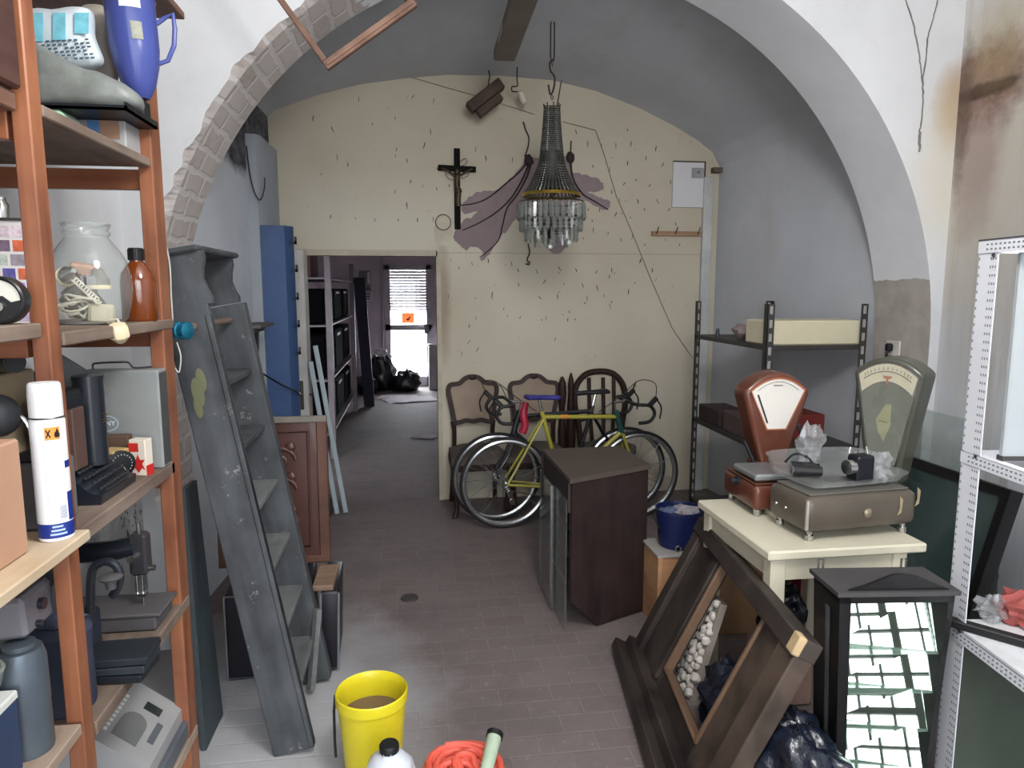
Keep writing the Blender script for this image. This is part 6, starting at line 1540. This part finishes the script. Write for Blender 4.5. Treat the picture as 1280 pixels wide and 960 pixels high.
hdl = thing('tray_lever', 'black lever handle standing up behind the clear plastic', 'lever', bp_ + Vector((-.05, .175, -.005)))
b = MB(); b.bar((.025, 0, 0.05), (-.012, .02, .17), .018, .016, bev=.004); b.build('lever_grip', m_sblk, hdl)
b = MB(); b.tube([(.03, 0, .0), (.025, 0, .055)], .006, 8); b.build('lever_rod', m_chr, hdl)
b = MB(); b.bar(bp_ + Vector((.155, .02, .022)), bp_ + Vector((.14, .03, .1)), .008, .004); solo('white_tag', b, mat('tag_white', (206, 204, 198), .6), 'thin white stick standing in the right of the tray', 'stick')
pk = MB(); pk.ball((1.845, 2.98, TZ + .26), .05, 14, sc=(.7, .5, 1.7), rough=.4, seed=8)

# ================================================================== slotted steel rack by the right wall of the back room
ra = thing('slotted_rack', 'dark slotted angle steel rack behind the scales', 'rack', (2.28, 4.24, 0))
m_ra = mat('rack_dark', (64, 62, 60), .5, metal=.3, var=.2); m_slot = mat('slot_light', (150, 150, 148), .6)
for x, y in ((1.97, 3.72), (2.58, 3.72), (1.98, 4.77), (2.55, 4.77)):
    sx = 1 if x < 2.2 else -1; sy = 1 if y < 4 else -1
    b = MB(); b.bb(x - 2.28, x - 2.28 + sx * .042, y - 4.24, y - 4.24 + sy * .003, 0, 1.62); b.bb(x - 2.28, x - 2.28 + sx * .003, y - 4.24, y - 4.24 + sy * .042, 0, 1.62); po = b.build('post', m_ra, ra)
    b = MB(); 
    for k in range(20):
        z = .1 + k * .077
        b.bb(x - 2.28 + sx * .012, x - 2.28 + sx * .03, y - 4.24 - .0008 if y < 4 else y - 4.24 - .0045, y - 4.24 + .0002 if y < 4 else y - 4.24 - .0032, z, z + .045)
    b.build('slots', m_slot, po)['kind'] = 'stuff'
for z in (.2, .79, 1.385):
    b = MB(); b.bb(-.30, .29, -.515, .525, z - .028, z, bev=.002); b.build('rack_shelf', m_ra, ra)
b = MB(); b.bb(1.99, 2.56, 3.74, 4.02, 1.3855, 1.525, bev=.008)
lbx = solo('long_box', b, mat('box_cream_long', (206, 198, 170), .5, var=.05), 'long cream box on the top shelf of the dark rack', 'box')
b = MB(); b.ball((2.06, 4.2, 1.44), .05, 12, sc=(1.1, 1.6, .9), rough=.3, seed=2, flat=-.054); solo('rag_bundle', b, mat('rag_mauve', (136, 122, 120), .9), 'mauve rag behind the long cream box', 'rag')
b = MB(); b.cyl((2.03, 4.5, 1.3855), (2.03, 4.5, 1.44), .014, .01, 12); solo('small_bottle', b, m_sew, 'tiny dark bottle on the far end of the rack top shelf', 'bottle')
for i, (x0, x1, y0, y1, h, c, lab) in enumerate(((2.0, 2.22, 3.95, 4.3, .13, (84, 70, 68), 'brown packet at the near end of the lower rack shelf'), (2.0, 2.2, 4.36, 4.7, .11, (56, 44, 42), 'dark brown packet at the far end of the lower rack shelf'), (2.26, 2.5, 3.95, 4.25, .15, (104, 34, 30), 'dark red box on the lower rack shelf by the wall'))):
    b = MB(); b.bb(x0, x1, y0, y1, .7905, .79 + h, bev=.006); solo('packet', b, mat('packet_%d' % i, c, .7), lab, 'packet', 'packets on the lower rack shelf')
for i, (x, y, z) in enumerate(((2.05, 4.0, .94), (2.06, 3.86, .815))):
    b = MB(); b.ball((x, y, z), .035, 12, sc=(1.2, 1, .6), rough=.5, seed=i + 1); solo('paper_scrap', b, mat('scrap_pink', (178, 158, 152), .8), ['crumpled pale paper on the near brown packet', 'crumpled pale paper at the front edge of the lower rack shelf'][i], 'paper')
# wall socket on the arch jamb
sk_ = thing('power_socket', 'white wall socket with a black plug on the right arch jamb', 'socket', (2.683, 3.62, 1.37))
b = MB(); b.bb(-.008, 0, -.055, .055, -.04, .045, bev=.002); b.build('socket_plate', mat('plate_white', (214, 212, 206), .4), sk_)
b = MB(); b.bb(-.04, -.009, -.012, .03, -.015, .03, bev=.008); b.tube(catmull([(-.03, .01, -.01), (-.035, .012, -.04), (-.02, .02, -.07)], 4), .007, 6); b.build('plug', m_sblk, sk_)

# ================================================================== leaning mirror and glass on the right
gp = MB(); gp.plate([at(1130, 640, X=2.50), at(1196, 660, X=2.5), at(1198, 530, X=2.52), at(1130, 518, X=2.52)], .008)
P0 = [Vector((2.46, 2.90, 0.003)), Vector((2.46, 3.30, 0.003)), Vector((2.56, 3.30, 1.10)), Vector((2.56, 2.90, 1.10))]
gp = MB(); gp.plate(P0, .008); gpo = solo('glass_sheet', gp, glass('sheet_glass', (186, 200, 194), .3), 'pale green glass sheet leaning against the right wall', 'glass')
b = MB(); b.bar(P0[0] + Vector((0, -.003, 0)), P0[3] + Vector((0, -.003, 0)), .01, .008); b.build('ground_edge', mat('glass_edge_dark', (52, 60, 58), .3), gpo)
dp_ = thing('black_framed_mirror', 'large black framed dark glass panel leaning behind the white post', 'mirror', (2.2, 2.7, 0))
T0, T1 = at(1251, 636, X=2.36), at(1110, 588, X=2.36)
zt2 = .905; ya, yb = 2.42, 3.10
xt, xb_ = 2.36, 2.12
fr0 = [Vector((xb_, ya, .003)), Vector((xb_, yb, .003)), Vector((xt, yb, zt2)), Vector((xt, ya, zt2))]
nrm = Vector((-(zt2), 0, (xt - xb_))).normalized()
def lerp4(u, v): return fr0[0].lerp(fr0[1], u).lerp(fr0[3].lerp(fr0[2], u), v)
b = MB(); b.plate([p + nrm * .0 for p in fr0], -.05); b.build('panel_back', mat('mirror_back_black', (24, 22, 24), .5), dp_, world=True)
b = MB(); b.plate([lerp4(.05, .05) + nrm * .003, lerp4(.95, .05) + nrm * .003, lerp4(.95, .955) + nrm * .003, lerp4(.05, .955) + nrm * .003][::-1] if False else [lerp4(.05, .05) + nrm * .004, lerp4(.95, .05) + nrm * .004, lerp4(.95, .955) + nrm * .004, lerp4(.05, .955) + nrm * .004], .003)
mg = mat('dark_mirror', (62, 78, 76), .04, metal=0, var=.1, spec=1); mg.node_tree.nodes['Principled BSDF'].inputs['Coat Weight'].default_value = 1; b.build('dark_glass', mg, dp_, world=True)
for nm, a, c in (('frame_top', lerp4(0, .977), lerp4(1, .977)), ('frame_bottom', lerp4(0, .02), lerp4(1, .02)), ('frame_side', lerp4(.022, 0), lerp4(.022, 1)), ('frame_side', lerp4(.978, 0), lerp4(.978, 1))):
    b = MB(); b.bar(a + nrm * .004, c + nrm * .004, .04 if 'side' in nm else .04, .022, up=nrm); b.build(nm, mat('mirror_frame_black', (20, 19, 20), .4), dp_, world=True)

# ================================================================== carved frame leaning in front of the table
Fd0, Fn0 = Vector((1.0, 2.98, 0)), Vector((.86, 1.95, 0))     # foot line on the floor, far and near
up_far = at(884, 654, Y=2.95)
HV = (up_far - Fd0)
cf = thing('wooden_surround', 'large dark wooden frame with wide mouldings leaning in front of the table', 'frame', (1.0, 2.5, 0))
m_fr = wood('frame_dark_oak', (36, 31, 29), (66, 58, 53), .55, (5, 5, 5)); m_fr2 = wood('frame_worn_oak', (50, 41, 36), (84, 71, 61), .6, (6, 6, 6)); m_in = mat('frame_inner_edge', (108, 84, 66), .5, var=.2)
LY = (Fn0 - Fd0); un = LY.normalized(); vn = HV.normalized(); wn_ = un.cross(vn).normalized()
if wn_.z < 0: wn_ = -wn_
Wf, Hf = (at(1026, 806, Z=up_far.z) - up_far).length, HV.length
Of = Fd0.copy()
def fp(u, v, h=0): return Of + un * u + vn * v + wn_ * h
def fbar(u0, v0, u1, v1, h0, h1, name, m, prof=None):
    """moulding block between two opposite corners of the frame plane"""
    b = MB(); b.add([fp(u0, v0, h0), fp(u1, v0, h0), fp(u1, v1, h0), fp(u0, v1, h0), fp(u0, v0, h1), fp(u1, v0, h1), fp(u1, v1, h1), fp(u0, v1, h1)], [(0, 3, 2, 1), (4, 5, 6, 7), (0, 1, 5, 4), (1, 2, 6, 5), (2, 3, 7, 6), (3, 0, 4, 7)])
    o = b.build(name, m, cf, world=True); md = o.modifiers.new('soft', 'BEVEL'); md.width = .006; md.segments = 2
    return o
wS = .36; wN = .27; tR = .06
fbar(.0, .02, wS, Hf, -.03, .01, 'far_stile', m_fr)
fbar(Wf - wN, .02, Wf, Hf, -.03, .01, 'near_stile', m_fr2)
fbar(wS, Hf - tR, Wf - wN, Hf, -.03, .012, 'top_rail', m_fr)
fbar(wS, .02, Wf - wN, .16, -.03, .01, 'bottom_rail', m_fr)
fbar(-.012, Hf - .055, Wf + .012, Hf + .012, -.035, .045, 'top_moulding', m_fr)
fbar(-.012, .02, .07, Hf - .04, -.03, .035, 'side_moulding', m_fr)
fbar(wS - .075, .09, wS - .02, Hf - .06, .0, .026, 'inner_moulding', m_fr)
fbar(Wf - .10, .02, Wf + .012, Hf - .04, -.03, .035, 'side_moulding', m_fr2)
fbar(-.03, -.0, Wf + .03, .075, .0, .065, 'base_moulding', m_fr)
fbar(-.05, -.02, Wf + .05, .03, .03, .11, 'base_moulding', m_fr)
for a in ((wS - .008, .15, wS + .012, Hf - tR + .01), (Wf - wN - .012, .15, Wf - wN + .008, Hf - tR + .01), (wS, Hf - tR - .01, Wf - wN, Hf - tR + .005), (wS, .15, Wf - wN, .165)):
    fbar(*a, -.02, .02, 'inner_bead', m_in)
fbar(Wf - .035, Hf - .05, Wf + .014, Hf + .014, .02, .047, 'worn_corner', mat('bare_wood_chip', (176, 152, 116), .7))

# bags and stone panel behind the frame
def sack(c, r, sc_, sd, label, m=None, name='black_sack'):
    b = MB(); zb = -c[2] + .002
    b.ball((0, 0, 0), r, 56, sc=sc_, rough=.26, seed=sd, fr=2.4, flat=zb)
    return solo(name, b, m or m_bag2, label, 'sack', 'black plastic sacks behind the leaning wooden frame', Vector(c), smooth=75)
m_bag2 = mat('bag_bluish_black', (20, 26, 40), .22, var=.3, spec=.7, bump=.5, scale=9)
sack((1.155, 1.86, .19), .185, (.8, 1.1, 1.1), 3, 'big bluish black plastic sack left of the black vitrine')
sack((1.185, 2.34, .13), .15, (.75, 1.25, 1.1), 9, 'black plastic sack lying behind the opening of the leaning wooden frame')
sack((1.50, 2.60, .36), .12, (.8, .8, 1.1), 12, 'small tied black plastic sack under the table edge')
for i, zz in enumerate((.12,)):
    b = MB(); b.box((1.50, 2.60, .12), (.2, .2, .235), bev=.01); solo('floor_box', b, mat('floor_box_pink', (150, 122, 112), .7), 'pinkish brown box under the small tied sack', 'box')
st_ = thing('pebble_panel', 'pale pebbled panel standing behind the leaning wooden frame', 'panel', (1.15, 2.80, 0))
q0, q1, q2, q3 = Vector((1.115, 2.60, .003)), Vector((1.115, 2.93, .003)), Vector((1.232, 2.93, .42)), Vector((1.232, 2.60, .42))
b = MB(); b.plate([q0, q1, q2, q3], -.03); b.build('panel_board', mat('pebble_mortar', (150, 140, 132), .9), st_, world=True)
pn_ = (q1 - q0).cross(q2 - q0).normalized(); pn_ = pn_ if pn_.x < 0 else -pn_
rp = random.Random(5); peb = MB()
for i in range(9):
    for j in range(11):
        u, v = (i + .5 + rp.uniform(-.25, .25)) / 9, (j + .5 + rp.uniform(-.25, .25)) / 11
        p = q0.lerp(q1, u).lerp(q3.lerp(q2, u), v); peb.ball(p + pn_ * .003, .021 * rp.uniform(.75, 1.1), 8, sc=(1, 1, 1), rough=.3, seed=i * 11 + j)
o = peb.build('pebbles', mat('pebble_white', (206, 198, 190), .7, var=.12, scale=20), st_, world=True); o['kind'] = 'stuff'
b = MB(); b.ball((1.35, 2.43, .1), .12, 18, sc=(.7, 1, .9), rough=.4, seed=21, flat=-.098); solo('pink_cloth', b, mat('cloth_pink', (140, 108, 104), .9, var=.15), 'dusty pink cloth bundle behind the frame opening', 'cloth')

# ================================================================== black vitrine with mirrored tiers
VX, VY, VZ = 1.445, 1.925, .785
vt = thing('display_vitrine', 'black tapering vitrine with mirrored tiers beside the white post', 'vitrine', (VX, VY, 0), R(-6))
m_vb = mat('vitrine_black', (14, 14, 16), .35, coat=.3)
wt_, wb_, dt, db = .178, .142, .085, .075       # half widths and depths, top and foot
def vq(sx, sy, z):
    k = z / VZ; return Vector((sx * (wb_ + (wt_ - wb_) * k), sy * (db + (dt - db) * k), z))
def vbox(sx0, sx1, sy0, sy1, z0, z1, name, m):
    b = MB(); c = [(sx0, sy0), (sx1, sy0), (sx1, sy1), (sx0, sy1)]
    b.add([vq(x, y, z0) for x, y in c] + [vq(x, y, z1) for x, y in c], [(0, 3, 2, 1), (4, 5, 6, 7), (0, 1, 5, 4), (1, 2, 6, 5), (2, 3, 7, 6), (3, 0, 4, 7)]); return b.build(name, m, vt)
vbox(-1, -.80, -1, 1, .001, VZ, 'left_side', m_vb); vbox(.90, 1, -1, 1, .001, VZ, 'right_side', m_vb)
vbox(-1, 1, .86, 1, .001, VZ, 'back', m_vb); vbox(-1, 1, -1, 1, .001, .05, 'plinth', m_vb); vbox(-1, 1, -1, 1, VZ - .025, VZ, 'head_rail', m_vb)
b = MB(); b.add([vq(-1.06, -1.12, VZ), vq(1.06, -1.12, VZ), vq(1.06, 1.12, VZ), vq(-1.06, 1.12, VZ), vq(-1.06, -1.12, VZ + .014), vq(1.06, -1.12, VZ + .014), vq(1.06, 1.12, VZ + .014), vq(-1.06, 1.12, VZ + .014)], [(0, 3, 2, 1), (4, 5, 6, 7), (0, 1, 5, 4), (1, 2, 6, 5), (2, 3, 7, 6), (3, 0, 4, 7)]); b.build('top_board', mat('vitrine_top_dust', (66, 64, 64), .6), vt)
cr_ = [(-.15, 0), (.165, 0), (.13, .012), (.09, .03), (.04, .05), (-.01, .05), (-.06, .03), (-.1, .014)]
b = MB(); b.prism(cr_, .012, Matrix.Translation((0, -.07, VZ + .014)) @ Matrix(((1, 0, 0, 0), (0, 0, -1, 0), (0, 1, 0, 0), (0, 0, 0, 1)))); b.build('crest', m_vb, vt)
for x in (-.155, .12):
    b = MB(); b.tube([(x - .008, .09, VZ + .0), (x - .008, .09, VZ + .045), (x + .008, .09, VZ + .045), (x + .008, .09, VZ + .0)], .0035, 6, closed=True); b.build('hanging_loop', m_chr, vt)
b = MB(); b.add([vq(-1.012, -.35, .1), vq(-1.012, .0, .1), vq(-1.012, .0, VZ - .06), vq(-1.012, -.35, VZ - .06)], [(0, 1, 2, 3)]); b.build('side_glass', mat('side_glass_grey', (92, 94, 98), .1, spec=.8), vt)
m_mir = mat('mirror_silver', (176, 190, 178), .015, metal=1, var=0)
tiers = [.05, .19, .325, .455, .585, VZ - .028]
for i in range(5):
    za, zb = tiers[i], tiers[i + 1]
    # each tier has its own mirror strip, tipped back a little
    A, B = vq(-.8, 0, za + .004), vq(.93, 0, za + .004); C, D = vq(.93, 0, zb - .006), vq(-.8, 0, zb - .006)
    A.y = B.y = -.028; C.y = D.y = -.028 + (zb - za) * .41
    tw_ = -.036
    b = MB(); b.plate([A + Vector((0, -tw_, 0)), B + Vector((0, tw_, 0)), C + Vector((0, tw_, 0)), D + Vector((0, -tw_, 0))], .003); b.build('mirror_panel', m_mir, vt)
    if i:
        b = MB(); p = [vq(-.8, -.85, za), vq(.90, -.85, za), vq(.90, .84, za), vq(-.8, .84, za)]; b.add(p + [q + Vector((0, 0, .005)) for q in p], [(0, 3, 2, 1), (4, 5, 6, 7), (0, 1, 5, 4), (1, 2, 6, 5), (2, 3, 7, 6), (3, 0, 4, 7)]); b.build('glass_shelf', glass('shelf_glass', (150, 176, 160), .3), vt)

# ================================================================== white perforated shelf, far right
PX, PY = 1.652, 1.90
ws = thing('perforated_shelf', 'white perforated angle steel shelving at the right edge', 'shelf', (PX + .3, PY - .3, 0), R(-7))
m_wst = mat('steel_white', (222, 224, 230), .4, var=.03); m_hole = mat('hole_grey', (120, 124, 130), .7, var=0)
def wpost(x, y, sx, sy, z1=1.845):
    b = MB(); b.bb(x, x + sx * .036, y, y + sy * .0025, 0.001, z1); b.bb(x, x + sx * .0025, y, y + sy * .085, 0.001, z1); o = b.build('post', m_wst, ws)
    h = MB()
    for k in range(72):
        z = .1 + k * .0245
        for j in range(2):
            xx = x + sx * (.016 + j * .011); h.bb(xx - .0022, xx + .0022, y - .0006, y + sy * .0026 + .0006, z - .0036, z + .0036)
        for q_ in (.006, .056, .066, .076): h.bb(x - sx * .0006, x + sx * .003, y + sy * q_ - .0022, y + sy * q_ + .0022, z - .0036, z + .0036)
    hh_ = h.build('perforation', m_hole, o); hh_['kind'] = 'stuff'
    return o
X0, Y0 = -.30, .30
wpost(X0, Y0, 1, -1); wpost(X0, Y0 - .9, 1, 1); wpost(.3, Y0, -1, -1); wpost(.3, Y0 - .9, -1, 1)
b = MB(); b.box((X0 + .0012, Y0 - .034, .9), (.0026, .05, 0.001)); 
def wrail(z, name='side_rail'):
    b = MB(); b.bb(X0 - .003, X0 - .0005, Y0 - .9, Y0, z - .018, z + .018); b.bb(X0 - .003, X0 + .03, Y0 - .9, Y0, z + .016, z + .018); o = b.build(name, m_wst, ws)
    h = MB()
    for k in range(48):
        y = Y0 - .04 - k * .018
        for j in (-.007, .007): h.bb(X0 - .0038, X0 - .0028, y - .004, y + .004, z + j - .0025, z + j + .0025)
    hh_ = h.build('perforation', m_hole, o); hh_['kind'] = 'stuff'
for z in (1.825, 1.185, .62, .10): wrail(z)
for z, nm in ((.635, 'shelf_board'), (.115, 'shelf_board')):
    b = MB(); b.bb(X0, .3, Y0 - .9, Y0 - .003, z, z + .012, bev=.002); b.build(nm, mat('shelf_white', (206, 208, 210), .5), ws)
for z in (1.825, 1.185):
    b = MB(); b.bb(X0, .3, Y0 - .0025, Y0 - .0002, z - .018, z + .018); b.build('cross_rail', m_wst, ws)
b = MB(); b.bb(X0 - .003, X0 + .04, Y0 - .9, Y0 + .002, 1.843, 1.848); b.build('top_edge', mat('edge_dark', (74, 74, 76), .5), ws)
for z in (1.80, 1.2, .64):
    b = MB(); b.cyl((X0 - .006, Y0 - .07, z), (X0 - .002, Y0 - .07, z), .006, n=10); b.build('bolt', mat('bolt_dark', (90, 92, 96), .4, metal=.6), ws)
b = MB(); b.bb(-.315, .25, -.01, .01, 0, .60, bev=.004)
ac = solo('acrylic_sheet', b, mat('sheet_palegrey', (168, 174, 177), .35, var=.03), 'pale grey plastic sheet standing on the middle rail of the white shelf', 'sheet', None, (PX + .36, PY - .14, 1.204), R(-7))
b = MB(); b.bb(-.317, .252, -.012, .014, 0, .014); b.build('sheet_edge', mat('sheet_edge_dark', (64, 62, 60), .6), ac)
# things on its lower board
sw2 = thing('hand_saw', 'black bladed saw with an orange handle on the white shelf', 'saw', (PX + .1, PY - .12, .648), R(-52))
b = MB(); b.bb(-.16, .12, -.018, .018, 0.0005, .026, bev=.004); b.build('blade_guard', m_sblk, sw2)
b = MB(); b.bb(.12, .24, -.022, .022, 0.0005, .03, bev=.01); b.build('handle', mat('handle_orange', (240, 88, 40), .4), sw2)
b = MB(); b.box((PX + .33, PY - .25, .672), (.1, .08, .045), rot=(0, 0, .4), bev=.006); solo('black_tool_box', b, m_sblk, 'small black box on the white shelf at the frame edge', 'box')
rg = MB(); rg.ball((0, 0, .05), .07, 20, sc=(1.3, .9, .75), rough=.5, seed=14, flat=-.049); solo('red_cloth', rg, mat('cloth_faded_red', (164, 84, 78), .8, var=.25), 'faded red cloth in clear plastic on the white shelf', 'cloth', None, (PX + .26, PY - .03, .6475))
film(Vector((PX + .17, PY + .0, .69)), .045, (1.1, .7, .9), 17, 'plastic_wrap', 'clear plastic crumpled left of the red cloth')
b = MB(); b.bb(-.27, .26, -.006, .006, 0, .47, bev=.002); solo('green_board', b, mat('board_dark_green', (58, 66, 56), .7, var=.15), 'dark green board standing under the white shelf board', 'board', None, (PX + .33, PY - .03, .1275), R(-7))

# ================================================================== things on the floor in front
yb_ = thing('yellow_bucket', 'yellow plastic bucket half full of brown water', 'bucket', (-.165, 2.33, 0.001))
m_yb = mat('bucket_yellow', (222, 206, 40), .35, var=.05)
b = MB(); b.shell([(0, .0), (.088, .0), (.094, .006), (.117, .285), (.124, .287), (.124, .32), (.12, .324), (.117, .32), (.112, .285), (.09, .01), (0, .008)], 44); b.build('bucket_shell', m_yb, yb_)
b = MB(); b.lathe([(0, .232), (.106, .232), (.106, .234), (0, .234)], 36); b.build('muddy_water', mat('water_brown', (112, 92, 78), .12, var=.06), yb_)
b = MB(); b.tube([(-.126, .02, .30), (-.13, .0, .25), (-.128, -.02, .16), (-.125, -.03, .10)], .005, 6); b.build('bail', m_sblk, yb_)
cn = thing('white_canister', 'white plastic canister with a black cap at the bottom edge', 'canister', (-.095, 2.02, 0.001)); cn.scale = (1, 1, .955)
m_cn = mat('canister_white', (208, 212, 220), .4, var=.05)
b = MB(); b.lathe([(0, 0), (.075, 0), (.08, .01), (.08, .235), (.07, .275), (.045, .30), (.03, .306), (.03, .32), (0, .32)], 8, Matrix.Rotation(R(12), 4, 'Z')); b.build('canister_body', m_cn, cn)
b = MB(); b.lathe([(0, .315), (.03, .315), (.03, .335), (.027, .34), (0, .34)], 20); b.build('cap', m_sblk, cn)
hs = at(580, 962, Z=.07)
ho = thing('garden_hose', 'coiled coral orange garden hose on the floor', 'hose', (hs.x, hs.y, 0.001))
pts = []
for i in range(330):
    a = i * 2 * PI / 19; k = i / 329; r = .07 + .04 * math.sin(i * .083) + .012 * math.sin(i * .61)
    pts.append((r * math.cos(a) * 1.15 + .02 * math.sin(i * .05), .03 + r * math.sin(a) * .95,   .014 + .055 * k + .014 * math.sin(i * .33)))
b = MB(); b.tube(pts, .0125, 8); b.build('hose_coil', mat('hose_coral', (222, 96, 78), .45, var=.12), ho)
gn = thing('spray_gun', 'pale grey green hose spray gun lying on the orange hose', 'spray gun', (hs.x + .095, hs.y + .0, .09))
b = MB(); b.cyl((-.03, -.07, .0), (.015, .05, .055), .022, .026, 16); b.build('gun_barrel', mat('gun_greygreen', (170, 186, 162), .4), gn)
b = MB(); b.cyl((.015, .05, .055), (.021, .065, .062), .03, n=16); b.build('nozzle', m_sblk, gn)
b = MB(); b.tube([(-.02, -.05, .0), (-.035, -.1, -.03), (-.03, -.13, -.06)], .016, 10); b.build('gun_handle', mat('gun_orange', (226, 104, 76), .4), gn)
b = MB(); b.lathe([(0, 0), (.05, 0), (.046, .008), (0, .009)], 24); solo('drain_disc', b, mat('disc_dark', (60, 54, 52), .7), 'small dark disc lying on the tiled floor', 'disc', None, (-.045, 3.76, .001))
